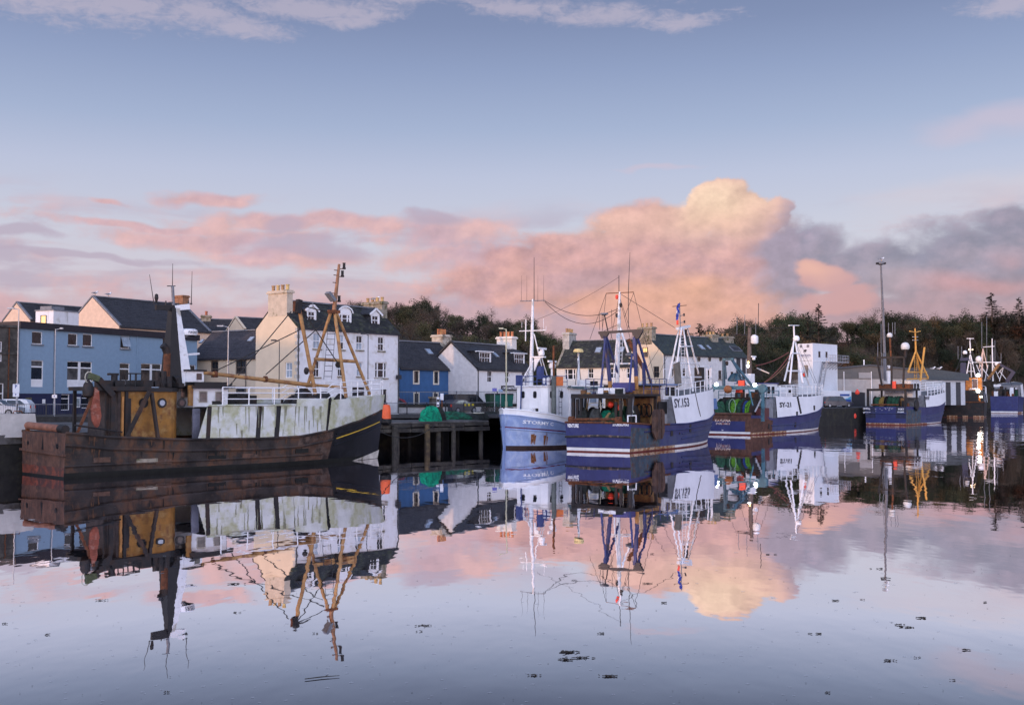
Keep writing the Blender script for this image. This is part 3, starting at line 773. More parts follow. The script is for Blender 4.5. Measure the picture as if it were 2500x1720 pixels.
root, PF_, PG_ = gabled(fr, 'tall_townhouse', 'tall white three-storey townhouse with mossy roof and three dormers', Lt, Wt, ze, zr, wl_white, m_slate2, fac=fo, gab=go, gm=wl_cream_lit)  # gable colour carries the warm sunlight on that side of the white house
for i in range(13):
    z = .4 + i * .57; w_ = .34 if i % 2 else .22
    b = MB(); b.prism([(-.02, -.02), (w_, -.02), (w_, .1), (.1, .1), (.1, w_ * .9), (-.02, w_ * .9)], z, z + .3, 'z'); b.build('quoin', mat('quoin_stone', (.42, .40, .36), .9, .25), root)
yc0, yc1 = fr.pixx(701, 740)[1], fr.pixx(655, 740)[1]
cc_ = (Wt / 2 - 1.0, Wt / 2 + 1.0)
chimney(root, -.02, .62, max(.9, yc0), yc1, zr - 1.3, fr.pixx(680, 716)[2], mat('gable_chimney', (.50, .42, .32), .9, .12, 2, bump=.3, col2=(.27, .24, .16), amt2=.15), 4, m_potb, h=.5)
chimney(root, Lt - .7, Lt, 1.6, 4.2, zr - 1.0, fr.pix(920, 741, 2.75)[2] - .1, m_stone, 4, m_potb, h=.42)
dormer(root, fr, (752, 760, 769, 782), Wt, ze, zr, 'gable', win='sash', rise=.5)
dormer(root, fr, (829, 767, 855, 788), Wt, ze, zr, 'arch', win='triple')
dormer(root, fr, (908, 770, 924, 793), Wt, ze, zr, 'gable', win='sash', rise=.5)
downpipe(root, .12, .1, ze); downpipe(root, Lt - .15, .1, ze)
b = MB(); b.box(Lt - .5, Lt - .1, -.45, -.1, 3.3, 3.7); b.build('wall_lantern', m_frame_k, root)
# ---- blue house
fr, Lh = two_px(976, 106, 1143, 113)
ze, zr, Wh = 6.98 - SZ, 9.75 - SZ, 6.4
fo = [fr.rect(*r) + (dict(style='single', surround=.16, fm=m_frame_k),) for r in [(1011, 906, 1021, 934), (1060, 907, 1069, 935), (1105, 909, 1114, 936), (1012, 960, 1021, 990), (1059, 960, 1068, 990), (1104, 961, 1113, 990)]]
root, PF_, PG_ = gabled(fr, 'blue_house', 'bright blue painted house with cream window margins', Lh, Wh, ze, zr, wl_blue, m_slate, fac=fo)
rooflight(root, fr, 1047, 864, Wh, ze, zr, .75, .9)
downpipe(root, Lh - .1, 0, ze)
chimney(root, Lh - 1.2, Lh + .1, Wh / 2 - .5, Wh / 2 + 1.2, zr - 1.0, 4.2 + (967 - 822) * 114 / 2600 - SZ, mat('pale_chimney', (.45, .40, .33), .9, .3, 2, col2=(.16, .14, .10), amt2=.3), 6, m_pot, h=.62, along='x')
# ---- white cottage with two dormers
fr, Lw = two_px(1163, 109, 1302, 118.5)
ze, zr, Ww = 7.0 - SZ, 9.7 - SZ, 6.4
fo = [fr.rect(*r) + (dict(style='sash'),) for r in [(1190, 905, 1202, 933), (1233, 907, 1244, 934), (1274, 908, 1284, 934)]]
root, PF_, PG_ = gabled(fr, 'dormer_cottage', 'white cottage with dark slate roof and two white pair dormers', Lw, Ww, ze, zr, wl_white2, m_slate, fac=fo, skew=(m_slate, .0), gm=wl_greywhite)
dormer(root, fr, (1171, 860, 1197, 886), Ww, ze, zr, 'hip', win='pair', cheek=m_slate, rise=.45)
dormer(root, fr, (1256, 864, 1279, 889), Ww, ze, zr, 'hip', win='pair', cheek=m_slate, rise=.45)
rooflight(root, fr, 1210, 872, Ww, ze, zr, .6, .8)
downpipe(root, .25, 0, ze)
chimney(root, Lw - 1.0, Lw, Ww / 2 - 1.0, Ww / 2 + 1.0, zr - .9, 4.2 + (967 - 829) * 121 / 2600 - SZ, mat('white_chimney', (.68, .64, .58), .9, .12), 4, m_pot, h=.55)
n = fr.rect(1223, 941, 1257, 953)
b = MB(); b.box(n[0], n[1] + .4, -.12, -.02, n[2], n[3]); sg = b.build('shop_sign', m_frame_k, root)
lettering('OPTOMETRIST', lambda u, v: (n[0] + .12 + u * (n[1] - n[0] + .16), -.135, n[2] + .14 + v * (n[3] - n[2] - .28)), m_text_w, sg)
# ---- long cream house with skylights
fr, La = two_px(1359, 139, 1556, 134.5)
ze, zr, Wa = 8.0 - SZ, 11.4 - SZ, 7.5
fo = [fr.rect(1379, 900, 1405, 926) + (dict(style='triple'),), fr.rect(1436, 898, 1449, 923) + (dict(style='sash'),), fr.rect(1490, 898, 1503, 923) + (dict(style='sash'),), fr.rect(1530, 897, 1542, 923) + (dict(style='sash'),)]
root, PF_, PG_ = gabled(fr, 'skylight_house', 'long cream house with brown slate roof and left end chimney', La, Wa, ze, zr, mat('offwhite_harl', (.66, .60, .52), .85, .06, 1.5, bump=.2, streak=(.45, .40, .33), sta=.2), m_slate2, fac=fo, skew=(m_stone, .1))
rooflight(root, fr, 1461, 859, Wa, ze, zr, .8, 1.1); rooflight(root, fr, 1517, 858, Wa, ze, zr, .8, 1.1)
chimney(root, -.1, .8, Wa / 2 - 1.3, Wa / 2 + 1.3, zr - 1.6, 4.2 + (967 - 817) * 142 / 2600 - SZ, mat('grey_chimney', (.40, .38, .34), .9, .25, 2, streak=(.14, .12, .08), sta=.5), 4, m_potb, h=.55)
# ---- long white warehouse house with round windows
fr, Lr = two_px(1620, 132, 1826, 144.6)
ze, zr, Wr = 9.43 - SZ, 11.9 - SZ, 5.6
fo = []
for r in [(1641, 898, 1648, 916), (1667, 899, 1674, 917), (1728, 903, 1736, 924), (1754, 904, 1762, 925), (1784, 907, 1791, 926)]: fo.append(fr.rect(*r) + (dict(style='sash', fm=m_frame_b, sill=m_stone),))
go = []
z0, z1 = fr.pixx(1602, 921)[2], fr.pixx(1602, 894)[2]; u0, u1 = fr.pixx(1609, 908)[1], fr.pixx(1595, 908)[1]
go.append((u0, u1, z0, z1, dict(style='sash', fm=m_frame_b)))
z0, z1 = fr.pixx(1576, 871)[2], fr.pixx(1576, 847)[2]; u0, u1 = fr.pixx(1582, 858)[1], fr.pixx(1570, 858)[1]
root, PF_, PG_ = gabled(fr, 'round_window_house', 'long pale house with round windows and greenish slate roof', Lr, Wr, ze, zr, wl_greywhite, mat('slate_green', (.038, .052, .052), .65, .3, 1.5, bump=.5, col2=(.07, .085, .06), amt2=.3, sc2=2), fac=fo, gab=go, gm=wl_cream_lit)  # left gable coloured warmer than the front, as the sun lights it
lw = window(root, (u0, u1, z0, min(z1, ze + .9)), lambda u, d, z: (d - .19, u, z), fm=m_frame_b, glass=m_curtain)
for q in lw.children[:1]: q.data.materials[0] = m_litwin
for px in (1645, 1706, 1732, 1759):
    c = fr.pix(px, 876); b = MB(); b.lathe([(.34, -.05), (.34, .02), (.24, .02)], 14, (c[0], -.0, c[2]), axis='y'); o = b.build('round_window', m_stone, root)
    b = MB(); b.lathe([(.24, -.06), (.24, -.03)], 14, (c[0], 0, c[2]), axis='y'); b.build('pane', m_glass, o)
for (pa, pb, py0, py1) in ((1798, 1807, 872, 940), (1812, 1820, 873, 950)):
    n = fr.rect(pa, py0, pb, py1); b = MB(); b.box(n[0], n[1], -.06, 0, n[2], n[3]); b.build('hoist_door', m_frame_k, root)
chimney(root, .0, .8, Wr / 2 - 1.0, Wr / 2 + 1.2, zr - 1.2, 4.2 + (967 - 803) * 134 / 2600 - SZ, m_stone, 3, m_potb, h=.5)
xm = fr.pix(1738, 850, Wr / 2)[0]; chimney(root, xm - .9, xm + .5, Wr / 2 - .7, Wr / 2 + .9, zr - .8, 4.2 + (967 - 819) * 141 / 2600 - SZ, m_stone, 3, m_potb, h=.4)
xm = Lr - .6; chimney(root, xm - 1.3, xm + .4, Wr / 2 - .7, Wr / 2 + .9, zr - .8, 4.2 + (967 - 826) * 146 / 2600 - SZ, m_stone, 2, m_potb, h=.4)
rooflight(root, fr, 1712, 852, Wr, ze, zr, .9, 1); rooflight(root, fr, 1730, 852, Wr, ze, zr, .5, .8); rooflight(root, fr, 1796, 856, Wr, ze, zr, 2.2, 1.0, m_slate)
downpipe(root, .2, 0, ze)
# ---- white container stack
A = at(1984.5, 967, 165); fr = Fr((A[0], A[1]), atan2(.72, .70), SZ)
m_cont = mat('container_white', (.66, .69, .72), .5, .05, streak=(.4, .38, .34), sta=.15)
zc0 = 4.2 + (967 - 880) * 165 / 2600 - SZ; zc1 = 4.2 + (967 - 838) * 165 / 2600 - SZ
root = fr.thing('container_office', 'white stacked containers with logo lettering and outside stair', 'container')
for nm, za, zb_ in (('upper_container', zc0, zc1), ('lower_container', 0, zc0 - .05)):
    b = MB(); b.box(0, 7.9, 0, 2.5, za, zb_)
    for i in range(14):
        y = .12 + i * .17; b.box(-.03, .0, y, y + .09, za + .1, zb_ - .1 - (.0))
    b.build(nm, m_cont, root)
b = MB(); b.box(-.06, .06, -.06, .06, 0, zc1 + .03); b.box(7.84, 7.96, -.06, .06, 0, zc1 + .03); b.box(-.06, 7.96, -.05, .05, zc1 - .08, zc1 + .03); b.box(-.06, 7.96, -.05, .05, zc0 - .1, zc0); b.build('corner_posts', m_white, root)
lettering('itecom', lambda u, v: (-.045, 2.3 - u * 2.0, zc0 + .62 + v * .5), mat('logo_grey_blue', (.10, .12, .22), .6, .1), root)
lettering('systems', lambda u, v: (-.045, 2.1 - u * 1.6, zc0 + .42 + v * .12), mat('logo_grey_blue', (.10, .12, .22)), root)
b = MB(); lg = [(0, 0), (.12, .02), (.14, .12), (.3, .14), (.34, 0), (.46, 0), (.48, .25), (.6, .3), (.58, .42), (.42, .5), (.2, .5), (.02, .34)]
b.add([(-.045, 1.5 - x * 1.0, zc0 + 1.3 + y * .9) for x, y in lg], [tuple(range(len(lg)))]); b.build('bear_logo', m_text_k, root)
for y in (.5, 1.7): b = MB(); b.box(-.05, 0, y, y + .42, zc1 - .62, zc1 - .18); b.build('vent', m_lead, root)
b = MB(); b.box(-.06, 0, .75, 1.5, zc0 - 2.6, zc0 - .7); b.build('door', mat('door_brown', (.2, .17, .14), .6, .1), root)
for u in (1.9, 4.2): b = MB(); b.box(u, u + .55, -.05, 0, zc0 + .55, zc0 + 1.5); b.build('window', m_glass, root)
b = MB(); b.box(3.0, 9.6, -1.2, 0, zc0 - .2, zc0 - .08); b.build('balcony', m_alu, root)
b = MB()
for i in range(13): x = 3.0 + i * .55; b.bar((x, -1.2, zc0 - .1), (x, -1.2, zc0 + .95), .05)
for z in (.45, .95): b.bar((3, -1.2, zc0 + z), (9.6, -1.2, zc0 + z), .05); b.bar((9.6, -1.2, zc0 + z), (9.6, 0, zc0 + z), .05)
b.build('railing', m_alu, root)
b = MB()
for i in range(5): b.bar((4 + i * 1.0, -1.15, zc0 - .2), (3.3 + i * 1.0, 0, zc0 - 1.3), .07)
b.build('bracket', m_lead, root)
b = MB(); b.bar((3.1, -.9, zc0 - .1), (.3, -.9, .0), .08, .25); b.bar((3.1, -.2, zc0 - .1), (.3, -.2, 0), .08, .25)
for i in range(14): t = i / 14; b.box(.3 + 2.8 * t, .6 + 2.8 * t, -.9, -.2, zc0 * t, zc0 * t + .05)
b.bar((3.1, -.9, zc0 + .9), (.3, -.9, .95), .05); b.build('stair', m_alu, root)
# ---- grey industrial warehouse
A = at(1985, 967, 186); Bq = at(2262, 967, 186); fr = Fr((A[0], A[1]), 0, SZ)
Lq = Bq[0] - A[0]; zs_ = 4.2 + 42 * 186 / 2600 - SZ; ze = 4.2 + 60 * 186 / 2600 - SZ; zp = 4.2 + 74 * 186 / 2600 - SZ
root = fr.thing('industrial_shed', 'wide grey industrial shed with pale lower wall and shallow gable', 'building')
b = MB(); b.box(0, Lq, 0, 24, 0, zs_); b.build('lower_wall', mat('shed_render', (.36, .345, .33), .85, .1, 1.5, streak=(.14, .12, .10), sta=.2), root)
b = MB(); b.add([(0, -.05, zs_), (Lq, -.05, zs_), (Lq, -.05, ze), (Lq / 2, -.05, zp), (0, -.05, ze)], [(0, 1, 2, 3, 4)]); b.quad((0, -.05, zs_), (0, 24, zs_), (0, 24, ze), (0, -.05, ze)); b.quad((Lq, -.05, zs_), (Lq, 24, zs_), (Lq, 24, ze), (Lq, -.05, ze))
b.build('upper_cladding', mat('shed_cladding', (.115, .108, .10), .7, .1, 2), root)
b = MB()
for (xa, za, xb, zb_) in ((-.3, ze, Lq / 2, zp), (Lq / 2, zp, Lq + .3, ze)): b.hexa([(xa, -.3, za), (xb, -.3, zb_), (xb, 24, zb_), (xa, 24, za), (xa, -.3, za + .25), (xb, -.3, zb_ + .25), (xb, 24, zb_ + .25), (xa, 24, za + .25)])
b.build('roof', mat('shed_roof', (.07, .073, .08), .7, .1), root)
n = fr.rect(2096, 909, 2127, 923); b = MB(); b.box(n[0], n[1], -.16, -.06, n[2], n[3]); b.build('louvre_panel', mat('louvre', (.30, .285, .27), .6, .1, 8), root)
for px in (2060, 2127): x = fr.pix(px, 930)[0]; b = MB(); b.tube([(x, -.12, 0), (x, -.12, ze)], .07, 6); b.build('downpipe', m_white, root)
n = fr.pix(2114, 892); b = MB(); b.tube([(n[0], 1, zp - .3), (n[0], 1, zp + 1.1)], .12, 8); b.build('flue', m_white, root)
A = at(2258, 967, 205); fr = Fr((A[0], A[1]), radians(4), SZ)
root = fr.thing('dark_shed', 'low shed with dark roof beside the yellow mast', 'building')
b = MB(); b.box(0, 8, 0, 14, 0, 4.9); b.build('wall', mat('shed_white', (.46, .47, .48), .8, .1), root)
b = MB(); b.prism([(-1.5, 7.3), (8.6, 6.0), (8.6, 4.7), (-1.5, 4.9)], -.5, 14.5, 'y'); b.build('roof', mat('dark_green_roof', (.045, .055, .06), .6, .15), root)
for x in (4.2, 6.2): b = MB(); b.box(x, x + .9, -.08, 0, 0, 4.4); b.build('door', m_frame_k, root)
# ---- dark plank screen and sheds behind the quay
for (xa, xb, D) in ((2072, 2112, 176), (1836, 1880, 150)):
    A = at(xa, 967, D); Bq = at(xb, 967, D + 3); fr = Fr((A[0], A[1]), atan2(3, Bq[0] - A[0]), SZ); n = hypot(Bq[0] - A[0], 3)
    root = fr.thing('board_fence', 'dark vertical board fence ' + ('behind the parked car' if xa > 2000 else 'behind the green net drum'), 'fence')
    k = int(n / .32)
    for i in range(k):
        b = MB(); b.box(i * n / k, (i + 1) * n / k - .03, 0, .05, 0, 2.35 + random.uniform(-.05, .05)); b.build('board', m_frame_k, root)
# ------------------------------------------------------------------ wooded hill behind the town
SKY = [(300, 800), (560, 782), (700, 770), (800, 752), (860, 742), (905, 742), (950, 748), (1000, 742), (1050, 740), (1092, 760), (1120, 779), (1180, 774), (1240, 783),
       (1290, 792), (1330, 806), (1370, 822), (1420, 850), (1480, 868), (1560, 860), (1640, 845), (1720, 835), (1770, 812), (1810, 800), (1850, 792),
       (1900, 786), (1950, 790), (2000, 782), (2060, 780), (2110, 789), (2150, 788), (2200, 782), (2260, 785), (2310, 790), (2360, 778), (2420, 776), (2500, 780), (2700, 776), (3200, 800)]
RD = 300.0
def skyline_z(px):
    for (a, ya), (b_, yb) in zip(SKY[:-1], SKY[1:]):
        if a <= px <= b_:
            y = ya + (yb - ya) * (px - a) / (b_ - a); return at(px, y, RD)[2]
    return at(px, SKY[0][1] if px < SKY[0][0] else SKY[-1][1], RD)[2]
def hill_start(X): return 172 + 10 * sstep((X - 20) / 40) + 104 * sstep((X - 75) / 11)
def coast(Y):
    for (a, xa), (c, xc) in zip(((100, 40), (172, 62), (208, 80), (262, 84.5), (284, 86), (290, 500)), ((172, 62), (208, 80), (262, 84.5), (284, 86), (290, 500), (900, 500))):
        if a <= Y <= c: return xa + (xc - xa) * (Y - a) / (c - a)
    return 40
def hill_z(X, Y):
    px = 1250 + X / Y * F
    t = sstep((Y - hill_start(X)) / (RD - hill_start(X)))
    top = max(2.6, skyline_z(px) - 6.0)
    b0 = 2.3 - 3.8 * sstep((X - coast(Y) + 3) / 3)
    return b0 + (top - b0) * t + 1.2 * sin(X * .13) * sin(Y * .11) * t * (1 - t * .5)
rows = []
for i in range(26):
    Y = 170 + i * 7
    rows.append([(X, Y, hill_z(X, Y)) for X in list(range(-170, 40, 8)) + list(range(40, 100, 2)) + list(range(100, 420, 8))])
b = MB(); b.grid(rows)
b.build('hill', mat('hill_ground', (.040, .034, .022), .95, .4, .3, bump=.5, col2=(.055, .04, .025), amt2=.5, sc2=.1), kind='structure', smooth=True)
b = MB(); b.prism([(86, 284), (130, 280), (260, 282), (420, 284), (420, 345), (86, 345)], -1, 1.0, 'z')
b.build('shore', mat('shore_stones', (.06, .05, .042), .95, .5, 1.5, bump=.8, col2=(.12, .11, .10), amt2=.3, sc2=2), kind='structure')
def leafcloud(b, c, r, n, size, flat=.8, m=0):
    for _ in range(n):
        while True:
            p = Vector((random.uniform(-1, 1), random.uniform(-1, 1), random.uniform(-1, 1)))
            if .35 < p.length < 1: break
        p = Vector((c[0] + p.x * r, c[1] + p.y * r, c[2] + p.z * r * flat))
        a = Vector((random.gauss(0, 1), random.gauss(0, 1), random.gauss(0, 1))).normalized(); q = a.orthogonal().normalized()
        u = q; v = a.cross(q); s_ = size * random.uniform(.6, 1.3)
        b.add([p + u * s_, p + v * s_ * .7, p - u * s_, p - v * s_ * .7], [(0, 1, 2, 3)], m)
m_trunk = mat('bark', (.075, .058, .045), .95, .3, rnd=.2)
m_bare = mat('bare_twigs', (.088, .070, .052), .95, .35, .8, rnd=.35)
m_bare2 = mat('russet_leaves', (.125, .070, .034), .95, .35, .8, rnd=.35)
m_ever = mat('evergreen_leaves', (.026, .036, .016), .9, .45, .9, rnd=.35)
m_olive = mat('olive_leaves', (.062, .060, .026), .9, .4, .9, rnd=.35)
m_con = mat('conifer_needles', (.016, .024, .017), .9, .4, .9, rnd=.3)
def branches(b, base, h, n, spread, r0, depth=2):
    tips = []
    for i in range(n):
        a = random.uniform(0, 2 * pi); z0 = h * random.uniform(.25, .6)
        d = Vector((cos(a) * spread, sin(a) * spread, h * random.uniform(.3, .5)))
        p0 = Vector((base[0], base[1], base[2] + z0)); p1 = p0 + d * .5 + Vector((random.uniform(-.3, .3), random.uniform(-.3, .3), .2)); p2 = p0 + d
        b.tube([p0, p1, p2], [r0 * .5, r0 * .32, r0 * .1], 4); tips += [p1, p2]
        if depth > 1:
            for k in range(3):
                q = p1 + Vector((random.uniform(-1, 1), random.uniform(-1, 1), random.uniform(.2, 1))) * spread * .5
                b.tube([p1, q], [r0 * .22, r0 * .05], 3); tips.append(q)
    return tips
def make_round(kind):
    h = random.uniform(7.5, 9.5); tr = MB(); tr.tube([(0, 0, 0), (.15, .1, h * .35), (.1, -.1, h * .75)], [.24, .17, .06], 6)
    tips = branches(tr, (0, 0, 0), h, 7, h * .28, .22)
    cr = MB()
    if kind == 'bare':
        for t_ in tips: leafcloud(cr, t_, h * .16, 46, .085, .9)
        for t_ in tips:
            for k in range(5):
                q = t_ + Vector((random.uniform(-1, 1), random.uniform(-1, 1), random.uniform(.1, 1.1))) * h * .14
                cr.tube([t_, q], [.03, .012], 3, cap=False)
    else:
        for t_ in tips: leafcloud(cr, t_, h * .15, 62, .16, .8)
        for k in range(5):
            a = random.uniform(0, 6.28); leafcloud(cr, (cos(a) * h * .2, sin(a) * h * .2, h * random.uniform(.45, .85)), h * .2, 90, .17, .8)
    return tr, cr
def make_conifer(h=14, w=3.6, sparse=1.0):
    tr = MB(); tr.tube([(0, 0, 0), (0, 0, h * .97)], [.26, .03], 6); cr = MB()
    n = int(h * 5.0 * sparse)
    for i in range(n):
        t_ = (i + random.uniform(0, .5)) / n; z = h * (.10 + .88 * t_)
        R_ = w * (1 - t_) ** .85 * random.uniform(.5, 1.15) + .15
        for k in range(2):
            a = random.uniform(0, 2 * pi); r_ = R_ * random.uniform(.7, 1.05)
            tip = Vector((cos(a) * r_, sin(a) * r_, z + r_ * .16)); st = Vector((0, 0, z))
            mid_ = (st + tip) / 2 - Vector((0, 0, r_ * .06))
            tr.tube([st, mid_, tip], [.05, .035, .015], 3, cap=False)
            for q in range(int(5 + r_ * 7)):
                s_ = random.uniform(.25, 1.05); p = st.lerp(tip, s_) + Vector((random.uniform(-.16, .16) * r_ * .7, random.uniform(-.16, .16) * r_ * .7, random.uniform(-.30, .04)))
                d = (tip - st).normalized(); v = d.cross(Vector((0, 0, 1))).normalized(); L_ = .36 * random.uniform(.6, 1.2)
                cr.add([p - d * L_ * .5, p + v * L_ * .35 - Vector((0, 0, .08)), p + d * L_ * .7, p - v * L_ * .35 - Vector((0, 0, .08))], [(0, 1, 2, 3)])
    return tr, cr
def tree_mesh(name, tr, cr, cm):
    root = thing(name, 'tree', 'tree'); tr.build('trunk', m_trunk, root); cr.build('crown', cm, root); return root
protos = {}
for k in range(3): protos['bare%d' % k] = tree_mesh('bare_tree', *make_round('bare'), m_bare)
for k in range(2): protos['russet%d' % k] = tree_mesh('russet_tree', *make_round('leaf'), m_bare2)
for k in range(3): protos['ever%d' % k] = tree_mesh('evergreen_tree', *make_round('leaf'), m_ever)
for k in range(2): protos['olive%d' % k] = tree_mesh('olive_tree', *make_round('leaf'), m_olive)
for k in range(2): protos['con%d' % k] = tree_mesh('conifer_tree', *make_conifer(13 + k, 3.4), m_con)
protos['spruce'] = tree_mesh('spruce_tree', *make_conifer(19, 4.6, .8), m_con)
LBL = {'bare': ('bare leafless grey-brown tree on the wooded hill', 'bare trees on the hill'), 'russet': ('russet leaved tree on the wooded hill', 'russet trees on the hill'),
       'ever': ('dark green broad evergreen tree on the wooded hill', 'evergreen trees on the hill'), 'olive': ('olive green bushy tree on the wooded hill', 'olive trees on the hill'),
       'con': ('slim dark conifer on the wooded hill', 'slim conifers on the hill')}
def plant(key, loc, sc, rz, label=None, group=None, sz=1.0):
    o = copy_tree(protos[key]); o.location = loc; o.rotation_euler = (0, 0, rz); o.scale = (sc, sc, sc * sz)
    kk = key.rstrip('0123456789')
    o['label'] = label or LBL[kk][0]
    if label is None: o['group'] = LBL[kk][1]
    elif 'group' in o: del o['group']
    return o
random.seed(21)
cnt = {}
def choose(px, Y, rel):
    r = random.random()
    if rel > .85 and r < .5: return 'olive' if r < .25 else 'ever'
    if px < 1110: return 'ever' if r < .3 else ('con' if rel > .85 and r < .6 else ('bare' if r < .65 else 'olive'))
    if px < 1420: return 'olive' if r < .5 else ('bare' if r < .75 else 'ever')
    if px < 1950: return 'ever' if r < .5 else ('olive' if r < .7 else 'bare')
    return 'bare' if r < .28 else ('russet' if r < .44 else ('ever' if r < .74 else ('olive' if r < .92 else 'con')))
pts = []
for i in range(26):
    t_ = i / 25.0
    for px in range(840, 2640, 42):
        for _ in range(1):
            q = px + random.uniform(-24, 24)
            if 1400 < q < 1700 and random.random() < .5: continue
            ys = 186
            while ys < 300 and (q - 1250) / F * ys > coast(ys) - 3: ys += 2
            if ys > 188: ys = max(ys, 290)
            Y = ys + (RD + 6 - ys) * (t_ ** .8) + random.uniform(-2, 2)
            X = (q - 1250) / F * Y
            if X > coast(Y) - 3: Y = random.uniform(290, 307); X = (q - 1250) / F * Y
            pts.append((q, X, Y, t_))
random.shuffle(pts)
NT_LIM = {'bare': 220, 'russet': 100, 'ever': 220, 'olive': 180, 'con': 50}
rest = []
for (q, X, Y, t_) in pts:
    hs = hill_start(X)
    if q > 1960 and q < 2330 and Y < 214: continue
    k = choose(q, Y, t_)
    cnt[k] = cnt.get(k, 0) + 1
    if cnt[k] > NT_LIM[k]: rest.append((q, X, Y, k)); continue
    v = [n for n in protos if n.startswith(k)]
    sc = random.uniform(.62, .98) * (.8 if t_ > .85 else 1)
    if k == 'con': sc *= .62 if q < 1400 else .7
    if q < 1420: sc *= .82
    plant(random.choice(v), (X, Y, hill_z(X, Y) - .4), sc, random.uniform(0, 6.28))
# distinct conifers on the skyline and by the water
def conifer_at(px, ytop, D, base_z, label, key='spruce', wid=1.0):
    ztop = at(px, ytop, D)[2]; X = at(px, ytop, D)[0]; h = ztop - base_z; H0 = {'spruce': 19, 'con0': 13, 'con1': 14}[key]
    o = plant(key, (X, D, base_z), h / H0 * wid, random.uniform(0, 6), label); o.scale.z = h / H0
conifer_at(1998, 738, 240, hill_z(at(1998, 800, 240)[0], 240) - 1, 'tall dark spruce rising above the container stack', wid=1.5)
conifer_at(1972, 757, 246, hill_z(at(1972, 800, 246)[0], 246) - 1, 'thin young spruce next to the tall skyline spruce', 'con0', .9)
conifer_at(2421, 711, 297, hill_z(at(2421, 800, 297)[0], 297) - 1, 'tallest broad spruce above the floodlit trawler', wid=1.75)
conifer_at(2487, 722, 296, hill_z(at(2487, 800, 296)[0], 296) - 1, 'tall spruce at the end of the wood right of the broad one', wid=1.55)
conifer_at(2456, 757, 300, hill_z(at(2456, 800, 300)[0], 300) - 1, 'slim spruce between the two tall spruces', 'con1', 1.2)
conifer_at(1707, 785, 165, SZ, 'dark open-branched conifer behind the round-windowed house', wid=1.6)
for px, y in ((968, 735), (1010, 742), (1027, 740), (1070, 744), (1168, 768), (758, 737), (772, 740)):
    conifer_at(px, y, 285, hill_z(at(px, 800, 285)[0], 285) - 1, 'small conifer on the hill skyline', 'con0', 1.0)
    COL.objects[-1]
for o in list(COL.objects):
    if o.get('label') == 'small conifer on the hill skyline': o['group'] = 'small skyline conifers'
for k in list(protos):
    r = protos[k]
    for ch in list(r.children): bpy.data.objects.remove(ch)
    bpy.data.objects.remove(r)
# undergrowth that reads as one mass
b = MB()
for (q, X, Y, k) in rest + [(p[0], p[1] + random.uniform(-4, 4), p[2] + random.uniform(-4, 4), 'bare') for p in pts if p[2] > 176]:
    leafcloud(b, (X, Y, hill_z(X, Y) + .8), random.uniform(1.8, 3.0), 44, .24, .75, {'bare': 0, 'russet': 1, 'ever': 2, 'olive': 3, 'con': 2}[k] if random.random() < .5 else random.choice((0, 2, 3)))
b.build('undergrowth', [m_bare, m_bare2, m_ever, m_olive], kind='stuff')
tag(COL.objects['undergrowth'], 'scrub and undergrowth covering the wooded hillside', 'scrub', kind='stuff')
